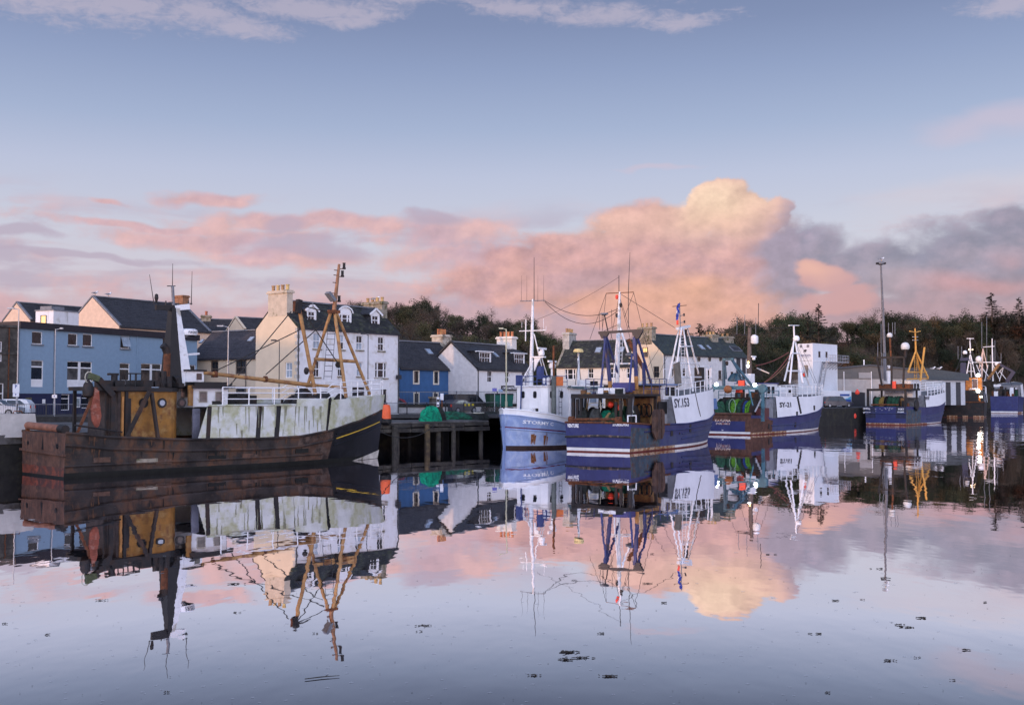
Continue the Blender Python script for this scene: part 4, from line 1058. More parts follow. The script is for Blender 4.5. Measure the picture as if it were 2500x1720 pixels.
# ------------------------------------------------------------------ boat kit
def boat_frame(ps, pb, b):
    S = on_z(*ps); Bw = on_z(*pb); dx_ = Bw[0] - S[0]; dy_ = Bw[1] - S[1]; d = hypot(dx_, dy_)
    a = atan2(dy_, dx_) - math.asin(b / 2 / d)
    return Fr((S[0] - sin(a) * b / 2, S[1] + cos(a) * b / 2), a, 0), sqrt(d * d - b * b / 4)
def lerp_tab(tab, s):
    for (a, va), (b_, vb) in zip(tab[:-1], tab[1:]):
        if a <= s <= b_:
            t_ = (s - a) / (b_ - a); t_ = t_ * t_ * (3 - 2 * t_) * .5 + t_ * .5; return va + (vb - va) * t_
    return tab[-1][1] if s > tab[-1][0] else tab[0][1]
class Hull:
    def __init__(h, L, b, sheer, over=.5, sb=.55, nd=2.4, sbw=.42, nw=1.9, stern=.93, wl=.95, rake=0.0, bilge=.25):
        h.L = L; h.B = b / 2; h.sh = sheer; h.over = over; h.sb = sb; h.nd = nd; h.sbw = sbw; h.nw = nw; h.stern = stern; h.wl = wl; h.rake = rake; h.bilge = bilge
    def zs(h, s): return lerp_tab(h.sh, s)
    def hb(h, s, z):
        zs = h.zs(s); t_ = max(-.4, min(1.6, z / zs))
        q = max(0, (s - h.sb) / (1 - h.sb)); qw = max(0, (s - h.sbw) / (1 - h.sbw))
        aft = h.stern + (1 - h.stern) * sstep(s / .35)
        d = aft * (1 - q ** h.nd); w_ = aft * h.wl * (1 - qw ** h.nw)
        if t_ >= 0: v = w_ + (d - w_) * min(1.0, t_) ** .8
        else: v = w_ * (1 + t_ * h.bilge * 2)
        return max(0.0, v) * h.B
    def xs(h, s, z):
        zb = h.zs(1.0); f = max(-.3, min(1.5, z / zb)); return s * (h.L + h.over * f) - h.rake * f * (1 - s)
    def pt(h, s, z, side): return (h.xs(s, z), side * h.hb(s, z), z)
    def s_of(h, x, z):
        lo, hi = 0.0, 1.0
        for _ in range(26):
            m_ = (lo + hi) / 2
            if h.xs(m_, z) < x: lo = m_
            else: hi = m_
        return (lo + hi) / 2
    def at(h, x, z, side, off=.02):
        s_ = h.s_of(x, z); e = .004
        zz = min(z, h.zs(s_))
        p = Vector((x, side * h.hb(s_, zz), z)); q = h.pt(min(1, s_ + e), zz, side); p0 = h.pt(max(0, s_ - e), zz, side)
        t_ = Vector((q[0] - p0[0], q[1] - p0[1], 0)); n = Vector((t_.y, -t_.x, 0)) * (1 if side < 0 else -1)
        if n.length > 0: p += n.normalized() * off
        return tuple(p)
    def shell(h, parent, mats, zone, levels, nS=56, name='hull', label=None):
        """levels(s) -> list of z; zone(i_level, s, side) -> material index"""
        b = MB(); ss = [i / nS for i in range(nS + 1)]
        for side in (-1, 1):
            rows = [[h.pt(s_, levels(s_)[k], side) for s_ in ss] for k in range(len(levels(0)))]
            b.grid(rows, lambda i, j, side=side: zone(i, ss[j], side))
        return b.build(name, mats, parent, smooth=True, label=label)
    def transom(h, parent, mats, zone, levels, n=10, name='transom'):
        b = MB(); rows = []
        for z in levels:
            w_ = h.hb(0, z); rows.append([(h.xs(0, z) , -w_ + 2 * w_ * k / n, z) for k in range(n + 1)])
        b.grid(rows, lambda i, j: zone(i, j)); return b.build(name, mats, parent)
    def deck(h, parent, m, z, s0=0, s1=.985, name='deck'):
        b = MB(); f = z if callable(z) else (lambda s_: z)
        rows = [[], []]
        for i in range(31):
            s_ = s0 + (s1 - s0) * i / 30; zz = f(s_); w_ = max(.01, h.hb(s_, min(zz, h.zs(s_))) - .04)
            rows[0].append((h.xs(s_, zz), -w_, zz)); rows[1].append((h.xs(s_, zz), w_, zz))
        b.grid(rows); return b.build(name, m, parent)
    def strip(h, parent, m, s0, s1, zlo, zhi, side, lean=0.0, name='bulwark_panel', n=24, sl0=0.0, th=.05, label=None):
        b = MB(); R0 = []; R1 = []
        for i in range(n + 1):
            s_ = s0 + (s1 - s0) * i / n; a = zlo(s_); c = zhi(s_)
            w_ = h.hb(s_, min(a, h.zs(s_)))
            R0.append((h.xs(s_, a), side * w_, a))
            sx = s_ + sl0 * max(0, 1 - i / n * 8) / h.L
            R1.append((h.xs(sx, c), side * max(0, w_ - lean * (c - a)), c))
        b.grid([R0, R1]); return b.build(name, m, parent, smooth=True, label=label)
    def strake(h, parent, m, s0, s1, zf, w_=.09, hgt=.12, sides=(-1, 1), name='rubbing_strake', n=30):
        for side in sides:
            b = MB(); pts = []
            for i in range(n + 1):
                s_ = s0 + (s1 - s0) * i / n; z = zf(s_); p = h.pt(s_, z, side); pts.append((p[0], p[1] + side * .02, z))
            b.tube(pts, w_ / 2 + .02, 5); b.build(name, m, parent, smooth=True)
    def rail(h, parent, m, s0, s1, zf, hgt=1.0, bars=(.36, .7, 1.0), step=1.5, sides=(-1, 1), lean=0, r=.03, inset=.06, name='railing', close=False):
        for side in sides:
            pb_ = MB(); L_ = h.L * (s1 - s0); n = max(2, int(L_ / step)); P_ = []
            for i in range(n + 1):
                s_ = s0 + (s1 - s0) * i / n; z = zf(s_); w_ = max(0, h.hb(s_, h.zs(s_)) - inset - lean)
                P_.append((h.xs(s_, z), side * w_, z))
            for p in P_:
                q = MB(); q.tube([p, (p[0], p[1], p[2] + hgt)], r * 1.3, 5); q.build('stanchion', m, parent)
            fine = []
            for i in range(n * 3 + 1):
                s_ = s0 + (s1 - s0) * i / (n * 3); z = zf(s_); w_ = max(0, h.hb(s_, h.zs(s_)) - inset - lean); fine.append((h.xs(s_, z), side * w_, z))
            for k in bars:
                q = MB(); q.tube([(p[0], p[1], p[2] + k * hgt) for p in fine], r, 5); q.build('rail', m, parent)
def text_on(h, body, parent, m, x0, x1, z0, z1, side, off=.03, zslope=0.0, bold=.02, fn=None):
    f = fn or (lambda x, z: h.at(x, z, side, off))
    return lettering(body, lambda u, v: f(x0 + (x1 - x0) * u, z0 + (z1 - z0) * v + zslope * u), m, parent, bold=bold)
def part_tube(parent, name, m, pts, r, n=8, smooth=True):
    b = MB(); b.tube(pts, r, n); return b.build(name, m, parent, smooth=smooth)
def part_box(parent, name, m, x0, x1, y0, y1, z0, z1):
    b = MB(); b.box(x0, x1, y0, y1, z0, z1); return b.build(name, m, parent)
def part_bar(parent, name, m, p, q, w_, h_=None):
    b = MB(); b.bar(p, q, w_, h_); return b.build(name, m, parent)
def sag(p, q, drop, n=10):
    p = Vector(p); q = Vector(q); return [p.lerp(q, i / n) - Vector((0, 0, drop * 4 * (i / n) * (1 - i / n))) for i in range(n + 1)]
def part_wire(parent, p, q, drop=0, r=.02, m=None, name='wire'):
    return part_tube(parent, name, m or m_wire, sag(p, q, drop, 8) if drop else [p, q], r, 4)
def ladder(parent, m, p0, p1, w_=.4, axis=(0, 1, 0), rungs=12, r=.025, name='ladder'):
    p0 = Vector(p0); p1 = Vector(p1); a = Vector(axis) * w_ / 2; b = MB()
    b.tube([p0 - a, p1 - a], r, 4); b.tube([p0 + a, p1 + a], r, 4)
    for i in range(rungs): c = p0.lerp(p1, (i + .5) / rungs); b.tube([c - a, c + a], r * .8, 4)
    return b.build(name, m, parent)
def cabin(parent, m, x0, x1, y0, y1, z0, z1, name='wheelhouse', top=.0, rm=None, lip=.12, side_w=(), front_w=(), aft_w=(), wm=None, fm=None, th=.1):
    """wheelhouse box with window parts; windows are (u0,u1,z0,z1) on starboard (x), bow (y), stern (y)"""
    b = MB(); b.hexa([(x0, y0, z0), (x1, y0, z0), (x1, y1, z0), (x0, y1, z0), (x0, y0 + top, z1), (x1 - top, y0 + top, z1), (x1 - top, y1 - top, z1), (x0, y1 - top, z1)])
    o = b.build(name, m, parent)
    if rm: b = MB(); b.box(x0 - lip, x1 + lip, y0 - lip, y1 + lip, z1, z1 + th); b.build('cabin_roof', rm, parent)
    def w3(P, r):
        f = MB(); u0, u1, a, c = r; k = .05
        pbox(f, P, u0 - k, u1 + k, .015, .03, a - k, c + k); q = f.build('window_frame', fm or m_white, o)
        g = MB(); pbox(g, P, u0, u1, .03, .04, a, c); g.build('pane', wm or m_glass, q)
    for r in side_w:
        w3(lambda u, d, z: (u, y0 - d + top * (z - z0) / (z1 - z0), z), r); w3(lambda u, d, z: (u, y1 + d - top * (z - z0) / (z1 - z0), z), r)
    for r in front_w: w3(lambda u, d, z: (x1 + d - top * (z - z0) / (z1 - z0), u, z), r)
    for r in aft_w: w3(lambda u, d, z: (x0 - d, u, z), r)
    return o
def whip(parent, p, h_, r=.02, m=None, lean=(0, 0)):
    return part_tube(parent, 'antenna', m or m_wire, [p, (p[0] + lean[0], p[1] + lean[1], p[2] + h_)], [r, r * .5], 5)
def lamp_part(parent, p, r=.14, col=(1, .97, .9), es=40, name='floodlight'):
    b = MB(); b.sphere(p, r, 10)
    return b.build(name, mat('lamp_' + name + str(es), (.9, .9, .9), .4, .02, emit=col, es=es), parent, smooth=True)
def net_drum(parent, c, R_, w_, cols, seed=1, axis='y'):
    """a net drum lying athwart: flanges and lumpy wound netting"""
    rnd = random.Random(seed); b = MB(); n = 22; k = len(cols)
    b.lathe([(R_ * 1.02, -w_ / 2 - .06), (R_ * 1.02, -w_ / 2), (R_ * .98, -w_ / 2)], 18, c, axis=axis); b.lathe([(R_ * 1.02, w_ / 2), (R_ * 1.02, w_ / 2 + .06)], 18, c, axis=axis)
    o = b.build('drum_flange', m_dark, parent)
    for i, m in enumerate(cols):
        a0 = -w_ / 2 + w_ * i / k; a1 = a0 + w_ / k; q = MB(); m_ = 6; rows = []
        for j in range(m_ + 1):
            t_ = j / m_; rr = R_ * (.80 + .16 * sin(pi * t_)); row = []
            for g in range(n + 1):
                an = 2 * pi * (g % n) / n; rj = rr * (1 + .05 * sin(3 * an + i * 2 + j) + rnd.uniform(-.03, .03)) if g < n else None
                if g == n: row.append(row[0]); continue
                h_ = a0 + (a1 - a0) * t_
                row.append((c[0] + rj * cos(an), c[1] + h_, c[2] + rj * sin(an)))
            rows.append(row)
        q.grid(rows); q.build('wound_net', m, o, smooth=True)
    return o
def net_heap(parent, name, m, c, sx, sy, sz, seed=1, n=18):
    rnd = random.Random(seed); b = MB(); rows = []
    ph = [rnd.uniform(0, 6) for _ in range(6)]
    for i in range(9):
        t_ = i / 8 * pi / 2; row = []
        for j in range(n + 1):
            a = 2 * pi * (j % n) / n
            k = 1 + .16 * sin(2 * a + ph[0]) + .13 * sin(3 * a + ph[1] + t_) + .10 * sin(5 * a + ph[2] + 2 * t_) + .07 * sin(9 * a + ph[3])
            z = sin(t_) * (1 + .2 * sin(3 * a + ph[4]) * cos(t_) + .1 * sin(7 * a + ph[5]) * cos(t_))
            jj = lambda: rnd.uniform(-.07, .07)
            row.append((c[0] + sx * (cos(t_) * cos(a) * k + jj()), c[1] + sy * (cos(t_) * sin(a) * k + jj()), c[2] + sz * (z + jj() * (i > 0))) if j < n else row[0])
        rows.append(row)
    b.grid(rows); return b.build(name, m, parent, smooth=True)
def trawl_door(parent, m, c, w_, h_, ang=0, tilt=0, name='trawl_door'):
    b = MB(); poly = [(-w_ / 2, -h_ / 2 + w_ * .25), (-w_ * .25, -h_ / 2), (w_ * .3, -h_ / 2), (w_ / 2, -h_ * .25), (w_ / 2, h_ * .4), (w_ * .36, h_ / 2), (-w_ * .35, h_ / 2), (-w_ / 2, h_ * .35)]
    b.prism(poly, -.06, .06, 'y')
    for u in (-w_ * .18, w_ * .2): b.box(u - .04, u + .04, -.13, -.06, -h_ * .47, h_ * .47)
    for z in (-h_ * .12, h_ * .2): b.box(-w_ * .45, w_ * .45, -.11, -.06, z - .03, z + .03)
    ca, sa = cos(ang), sin(ang); tv = tilt
    b.v = [(c[0] + x * ca - (y + z * tv) * sa, c[1] + x * sa + (y + z * tv) * ca, c[2] + z) for x, y, z in b.v]
    return b.build(name, m, parent)
def radar_dome(parent, c, R_, m=None): b = MB(); b.lathe([(R_ * .8, -R_ * .75), (R_, -R_ * .4), (R_, R_ * .1), (R_ * .85, R_ * .55), (R_ * .5, R_ * .85), (.02, R_ * .97)], 14, c); return b.build('radome', m or m_white, parent, smooth=True)
def radar_bar(parent, c, L_, m=None, ang=0):
    b = MB(); d = (cos(ang) * L_ / 2, sin(ang) * L_ / 2); b.bar((c[0] - d[0], c[1] - d[1], c[2]), (c[0] + d[0], c[1] + d[1], c[2]), .14, .16); b.lathe([(.16, -.36), (.2, -.2), (.12, -.06)], 10, c)
    return b.build('radar_scanner', m or m_white, parent)
def levels_fn(h, low, ntop=5):
    return lambda s_: list(low) + [low[-1] + (h.zs(s_) - low[-1]) * k / ntop for k in range(1, ntop + 1)]

# =================================================================== the rusting trawler
def rusty():
    BM = 5.6; fr, Lh = boat_frame((160, 1169), (921, 1118), BM)
    root = fr.thing('derelict_trawler', 'rusting derelict trawler with grubby white bow panels and yellow mast', 'boat')
    H = Hull(Lh, BM, [(0, 2.32), (.12, 2.02), (.3, 1.80), (.5, 1.72), (.62, 1.76), (.72, 2.02), (.83, 2.5), (.93, 2.95), (1, 3.28)], over=.45, sb=.58, nd=2.3, sbw=.48, nw=1.9, stern=.97)
    hull_r = mat('rusty_hull', (.040, .033, .030), .85, .6, .7, bump=.7, col2=(.17, .078, .040), amt2=.42, sc2=.55, col3=(.085, .066, .055), streak=(.016, .014, .014), sta=.62, stsc=1.1)
    hull_k = mat('black_hull', (.013, .013, .016), .42, .4, 1.5, bump=.15, col2=(.03, .03, .035), amt2=.25, sc2=1.2, streak=(.09, .09, .095), sta=.16)
    hull_p = mat('rust_plate', (.16, .085, .055), .85, .4, 1.4, bump=.5, col2=(.05, .034, .028), amt2=.45, sc2=1.0, col3=(.19, .13, .10), streak=(.03, .02, .016), sta=.4)
    hull_w = mat('weed_line', (.012, .013, .010), .8, .4, 2, bump=.4)
    hull_bw = mat('boot_white', (.55, .52, .45), .7, .25, 2, streak=(.12, .10, .07), sta=.5)
    lev = levels_fn(H, (-.7, 0.0, .28, .8), 6)
    def zone(i, s_, side):
        x = s_ * Lh
        if i <= 1: return 3
        if s_ > .745: return 1
        if 13.9 / 22.5 < s_ < .735 and i >= 2: return 2
        return 0
    H.shell(root, [hull_r, hull_k, hull_p, hull_w, hull_bw], zone, lev)
    tr = mat('rusty_transom', (.145, .070, .046), .85, .45, 1.2, bump=.6, col2=(.06, .042, .036), amt2=.45, sc2=.8, col3=(.21, .10, .06), streak=(.04, .028, .025), sta=.5)
    trl = mat('rusty_transom_low', (.25, .065, .035), .8, .4, 2, bump=.4, col2=(.10, .045, .035), amt2=.5, sc2=1.4)
    for side in (-1, 1):
        bb = MB(); ss_ = [.86 + .139 * k / 14 for k in range(15)]
        bb.grid([[H.at(H.xs(q, .1 + f), .02 + f * (.55 * (q - .86) / .139), side, .02) for q in ss_] for f in (0, .5, 1)]); bb.build('boot_patch', hull_bw, root)
    H.transom(root, [tr, trl, hull_w], lambda i, j: 2 if i <= 1 else (1 if i == 2 else 0), [-.7, 0, .1, .55, 1.1, 1.7, 2.32], 10)
    b = MB(); b.bar((-.05, -2.75, 1.20), (-.05, 2.75, 1.34), .14, .12); b.build('transom_belt', tr, root)
    for y, z, r in ((-1.75, 1.62, .13), (1.9, 1.7, .11)):
        b = MB(); b.lathe([(r, -.02), (r, .01)], 10, (-.005, y, z), axis='x'); b.build('hawse_hole', m_black, root)
    b = MB(); b.add([(-.012, .02, 2.2), (-.012, .16, 1.4), (-.012, -.10, 1.4)], [(0, 1, 2)]); b.build('torn_plate', m_black, root)
    part_tube(root, 'stern_roller', mat('roller_rust', (.24, .10, .06), .7, .3, 2), [(.15, -1.75, 2.52), (.15, 2.35, 2.62)], .2, 12)
    part_tube(root, 'roller_cap', m_dark, [(.15, -1.75, 2.52), (.15, -2.35, 2.50)], .23, 12)
    part_bar(root, 'roller_bracket', m_rust, (.15, 2.3, 2.2), (.15, 2.5, 2.7), .2, .1)
    H.deck(root, m_dark, lambda s_: H.zs(s_) - .75, 0, .40)
    H.deck(root, mat('whaleback_deck', (.10, .10, .095), .8, .3), lambda s_: 3.6 if s_ < .6 else 3.75, .345, .975, 'foredeck')
    H.strake(root, hull_r, 0, .75, lambda s_: H.zs(s_) - .62, .13); H.strake(root, hull_r, 0, .72, lambda s_: .62, .1, name='lower_strake')
    H.strake(root, hull_r, 0, .99, lambda s_: H.zs(s_) + .0, .12, name='cap_rail')
    H.strake(root, mat('yellow_line', (.62, .40, .04), .6, .2), .765, .985, lambda s_: 1.55 + (s_ - .765) * 4.2, .03, sides=(-1, 1), name='yellow_stripe')
    for dz in (-.35, .35): H.strake(root, mat('black_hull', ()), .76, .99, lambda s_, dz=dz: 1.5 + dz + (s_ - .765) * 4.4, .05, name='plank_line')
    # timbers let into the side
    for (px, py, w_, m) in ((360, 1125, 1.2, m_stone), (400, 1126, .9, hull_p), (530, 1116, 1.1, hull_w), (610, 1112, 1.0, hull_p), (740, 1100, 1.0, hull_w), (250, 1122, .9, hull_p)):
        x, _, z = fr.pix(px, py, -2.75); b = MB()
        pts = [H.at(x + d, z, -1, .03) for d in (-w_ / 2, w_ / 2)]; b.bar(pts[0], pts[1], .06, .26); b.build('doubler_plate', m, root)
    # white panels
    pan = mat('grubby_white_panel', (.56, .58, .55), .65, .12, 1.4, bump=.25, col2=(.36, .37, .22), amt2=.42, sc2=.7, col3=(.47, .48, .36), streak=(.22, .23, .13), sta=.36, stsc=1.6)
    ztop = lambda s_: (3.66 if s_ < .607 else (4.05 if s_ < .716 else 3.96 + (s_ - .716) * 1.25))
    zsx = lambda s_: H.zs(s_) + .02
    cuts = [(.325, .347), (.359, .489), (.503, .545), (.560, .6065), (.6075, .7155), (.7235, 1.0)]
    for side in (-1, 1):
        for (a, c) in cuts: H.strip(root, pan, a, c, zsx, (lambda s_, a=a, c=c: ztop((a + c) / 2) if c < .75 else ztop(s_)) if a > .33 else (lambda s_: H.zs(s_) + (ztop(.4) - H.zs(s_)) * min(1, (s_ - .325) / .022)), side, .0 if a < .7 else -.05, n=6 if c < .75 else 26)
        for (a, c) in ((.347, .359), (.489, .503), (.545, .560), (.7155, .7235)):
            H.strip(root, m_dark, a, c, zsx, lambda s_, a=a: ztop(a) - .02, side, .02, name='black_seam', n=2)
    H.strake(root, pan, .35, .605, lambda s_: 3.68, .07, name='top_rail')
    rw = mat('rust_run', (.085, .042, .022), .9, .5, 5, col2=(.045, .028, .02), amt2=.4); ow_ = mat('algae_run', (.30, .31, .21), .9, .3, 5, col2=(.20, .20, .13), amt2=.4)
    rr = random.Random(17)
    def run(x, zt_, zb_, w_, m, off):
        bb = MB(); bb.grid([[((H.at(x + k * w_ * (1 - .75 * f) / 2 + .012 * sin(f * 5 + x), zt_ + (zb_ - zt_) * f, -1, off))) for k in (-1, 1)] for f in (0, .2, .45, .7, 1)]); bb.build('stain_run', m, root)
    for q in range(34):
        x = rr.uniform(.3, 16.2); zt_ = H.zs(x / Lh) - rr.choice((.06, .66, .66)); run(x, zt_, zt_ - rr.uniform(.3, .62), rr.uniform(.04, .12), rw if rr.random() < .75 else hull_w, .055)
    for q in range(26):
        x = rr.uniform(8.2, 16.0); s_ = x / Lh; zt_ = rr.choice((3.6, 3.6, H.zs(s_) + rr.uniform(.4, .9))); run(x, zt_, max(H.zs(s_) + .05, zt_ - rr.uniform(.5, 1.5)), rr.uniform(.05, .16), ow_, .02)
    H.rail(root, m_white, .39, .99, lambda s_: ztop(s_) if s_ > .72 else 3.66, 1.05, step=1.55, r=.028)
    # yellow casing with rounded front
    yel = mat('yellow_ochre_rust', (.36, .17, .035), .75, .35, 1.2, bump=.35, col2=(.22, .085, .03), amt2=.4, sc2=1, col3=(.45, .27, .09), streak=(.16, .06, .025), sta=.5, stsc=1.3)
    yn = -1.85
    xa = fr.pix(295, 1060, yn)[0]; xb = fr.pix(452, 1060, yn)[0] - .35; zt = fr.pix(400, 956, yn)[2]; zb = 1.0
    poly = [(xa, yn), (xb - .6, yn)] + [(xb - .6 + .95 * sin(t_), -.2 - 1.65 * cos(t_)) for t_ in [pi / 2 * k / 6 for k in range(1, 7)]] + [(xb + .35, .2)] + [(xb - .6 + .95 * cos(t_), .2 + 1.65 * sin(t_)) for t_ in [pi / 2 * k / 6 for k in range(1, 7)]] + [(xa, -yn)]
    b = MB(); b.prism(poly, zb, zt, 'z'); o = b.build('engine_casing', yel, root, smooth=True)
    b = MB(); b.prism([(p[0] + (.08 if p[0] > xa + 1 else -.35), p[1] * 1.05) for p in poly], zt, zt + .22, 'z'); b.build('casing_roof', m_black, root)
    for px in (350, 395, 443):
        c = fr.pix(px, 983, yn); b = MB(); b.lathe([(.27, -.06), (.27, .0), (.18, .0), (.18, -.03)], 16, (c[0], yn, c[2]), axis='y'); q = b.build('porthole', m_black, root)
        g = MB(); g.lathe([(.16, -.035), (.16, -.02)], 14, (c[0], yn - .035, c[2]), axis='y'); g.build('pane', m_glassl if px == 395 else m_glass, q)
    n = fr.rect(302, 972, 319, 1066, yn); part_box(root, 'doorway', m_black, n[0], n[1], yn - .03, yn, n[2], n[3])
    part_box(root, 'door_post', mat('ochre_post', (.42, .20, .06), .7, .3), n[0] - .14, n[0] - .02, yn - .06, yn, n[2], n[3] + .1)
    part_box(root, 'fuel_locker', hull_r, xa + .1, xb - .2, yn - .05, yn, 1.5, 1.78)
    # dark gantry shelter aft of the casing
    x0 = fr.pix(262, 1000, -2.0)[0]
    part_box(root, 'shelter_roof', m_dark, x0 - .3, xa + 1.6, -2.1, 2.1, zt + .06, zt + .28)
    for xx, yy in ((x0, -1.95), (x0, 1.95), (x0 + 1.1, -1.9), (x0 + 1.1, 1.9)): part_bar(root, 'shelter_post', m_dark, (xx, yy, 1.0), (xx, yy, zt + .1), .16)
    part_box(root, 'shelter_bulkhead', mat('bulkhead', (.06, .045, .04), .8, .4), xa - .15, xa, -1.8, 1.8, 1.0, zt)
    part_box(root, 'net_pile', m_dark, x0 + .2, xa - .2, -1.5, 1.5, 1.0, 2.0)
    for q in range(7):
        part_box(root, 'roof_clutter', m_dark, x0 + q * .75, x0 + q * .75 + random.uniform(.25, .6), -1.6 + random.uniform(0, .6), -.6 + random.uniform(0, 1.5), zt + .28, zt + .28 + random.uniform(.12, .4))
    c = fr.pix(279, 940, -1); part_tube(root, 'vent_pipe', m_dark, [(c[0], -1, zt + .2), (c[0], -1, zt + .95)], .17, 10); part_bar(root, 'vent_cap', m_dark, (c[0] - .35, -1, zt + .95), (c[0] + .2, -1, zt + .95), .25, .12)
    b = MB(); c = fr.pix(320, 940, -1)
    for dx_ in (-.45, .1, .45):
        for dy_ in (-.3, .3): b.bar((c[0] + dx_, -1 + dy_, zt + .2), (c[0] + dx_, -1 + dy_, zt + 1.0), .05)
    b.bar((c[0] - .5, -1.3, zt + 1), (c[0] + .5, -1.3, zt + 1), .06); b.bar((c[0] - .5, -.7, zt + 1), (c[0] + .5, -.7, zt + 1), .06); b.bar((c[0] + .45, -1.3, zt + 1), (c[0] + .45, -.7, zt + 1), .06); b.build('raft_cradle', m_dark, root)
    # gallows with hanging block
    p0 = fr.pix(275, 965, -2.2); p1 = fr.pix(240, 925, -2.2); p2 = fr.pix(218, 917, -2.2)
    part_bar(root, 'gallows', m_dark, (p0[0], -2.2, 1.2), p0, .22); part_bar(root, 'gallows_arm', m_dark, p0, p1, .3); part_bar(root, 'gallows_head', mat('mossy_iron', (.07, .085, .04), .8, .4), p1, p2, .32)
    c = fr.pix(215, 950, -2.2); b = MB(); b.lathe([(.02, -.5), (.25, -.34), (.3, 0), (.22, .3), (.05, .5)], 10, c); b.build('trawl_block', m_dark, root, smooth=True)
    part_tube(root, 'block_shackle', mat('shackle_rope', (.4, .38, .3), .9, .2), [(c[0] + .22 * cos(t_), c[1] - .1, c[2] + .62 + .3 * sin(t_)) for t_ in [k * 2 * pi / 10 for k in range(11)]], .03, 5)
    q0 = fr.pix(188, 1058, -2.3); q1 = fr.pix(236, 945, -2.3); part_bar(root, 'gallows_strut', m_rust, q0, q1, .12)
    a = fr.pix(234, 996, -2.35); h_ = fr.pix(234, 945, -2.35)[2] - fr.pix(234, 1045, -2.35)[2]
    b = MB(); prof = [(-.1, .5), (.14, .42), (.2, .1), (.3, -.2), (.18, -.42), (.02, -.5), (-.22, -.3), (-.3, 0), (-.16, .3)]
    b.prism([(a[0] + x * .95, a[2] + z * h_) for x, z in prof], -2.42, -2.3, 'y'); b.build('trawl_door', mat('red_rust_door', (.22, .06, .035), .8, .4, 2.5, bump=.6, col2=(.30, .14, .10), amt2=.3, sc2=3), root)
    for (A, B_) in (((365, 955), (308, 1069)), ((370, 958), (386, 1073))):
        part_bar(root, 'gallows_leg', hull_r, fr.pix(A[0], A[1], yn - .35), fr.pix(B_[0], B_[1], yn - .6), .22, .14)
    part_tube(root, 'stern_rail', m_dark, [(.5, -2.6, 2.72), (fr.pix(296, 1050, -2.5)[0], -2.6, 2.30)], .05, 6)
    # funnel mast: black face and white face
    m0 = fr.pix(430, 935, 0); m1 = fr.pix(424, 752, 0); zt0 = zt + .2
    b = MB(); wb, wt = .78, .22
    b.hexa([(m0[0] - wb, -wb * .7, zt0), (m0[0] + wb, -wb * .7, zt0), (m0[0] + wb, wb * .7, zt0), (m0[0] - wb, wb * .7, zt0), (m1[0] - wt, -wt, m1[2]), (m1[0] + wt, -wt, m1[2]), (m1[0] + wt, wt, m1[2]), (m1[0] - wt, wt, m1[2])])
    # starboard face white, the after face black: two materials by face
    b.mi = [0, 0, 0, 1, 0, 0]
    b.build('funnel_mast', [m_black, m_white], root)
    b = MB(); b.hexa([(m0[0] + wb * .15, -wb * .72, zt0), (m0[0] + wb + .03, -wb * .72, zt0), (m0[0] + wb + .03, wb * .3, zt0), (m0[0] + wb * .15, wb * .3, zt0), (m1[0] + .02, -wt - .02, m1[2]), (m1[0] + wt + .03, -wt - .02, m1[2]), (m1[0] + wt + .03, wt, m1[2]), (m1[0] + .02, wt, m1[2])]); b.build('white_mast_panel', m_whited, root)
    pL = fr.pix(380, 750, 0); pR = fr.pix(461, 748, 0)
    part_bar(root, 'yard_arm', m_black, pL, (m1[0], 0, m1[2] + .02), .22, .3); part_bar(root, 'yard_arm', m_white, (m1[0] + .05, 0, m1[2] + .0), pR, .22, .32)
    t0 = fr.pix(424, 750, 0); t1 = fr.pix(421, 698, 0); part_tube(root, 'topmast', m_lead, [t0, t1], .09, 8); whip(root, t1, fr.pix(421, 643, 0)[2] - t1[2], .025)
    part_bar(root, 'cross_tree', m_wire, fr.pix(408, 698, 0), fr.pix(428, 698, 0), .05); part_bar(root, 'cross_tree', m_wire, fr.pix(412, 738, 0), fr.pix(424, 738, 0), .06)
    for (A, B_) in (((376, 742), (365, 670)), ((467, 744), (469, 662))): part_tube(root, 'antenna', m_wire, [fr.pix(*A, 0), fr.pix(*B_, 0)], [.028, .012], 5)
    part_bar(root, 'antenna_bracket', m_wire, fr.pix(374, 739, 0), fr.pix(384, 739, 0), .06); part_bar(root, 'antenna_bracket', m_wire, fr.pix(458, 741, 0), fr.pix(469, 741, 0), .06)
    c = fr.pix(382, 727, 0); b = MB(); b.lathe([(.04, -.3), (.09, -.1), (.12, 0), (.09, .2), (.02, .24)], 8, c); b.build('masthead_light', m_dark, root)
    for px in (405, 460): part_tube(root, 'stub_aerial', m_wire, [fr.pix(px, 746, 0), fr.pix(px, 734, 0)], .04, 5)
    c = fr.pix(459, 811, 0); b = MB(); b.lathe([(.5, -.18), (.56, -.05), (.54, .12), (.4, .2)], 18, c); q = b.build('radome', m_white, root, smooth=True)
    b = MB(); b.lathe([(.45, -.24), (.5, -.18)], 18, c); b.build('radome_base', m_black, q)
    lettering('FURUNO', lambda u, v: (c[0] - .28 + .56 * u, c[1] - .565, c[2] - .07 + .12 * v), m_text_k, q)
    for py in (820, 866): p = fr.pix(446, py, 0); e = fr.pix(470 if py < 840 else 482, py - 3, 0); part_bar(root, 'radar_shelf', m_whited, p, e, .5, .12)
    p = fr.pix(406, 935, -.4); q = fr.pix(408, 862, -.4); part_tube(root, 'exhaust', m_rust, [p, q], .2, 10); e = fr.pix(397, 842, -.4); part_tube(root, 'exhaust_elbow', m_dark, [q, (q[0] - .1, q[1], q[2] + .3), e], .21, 10)
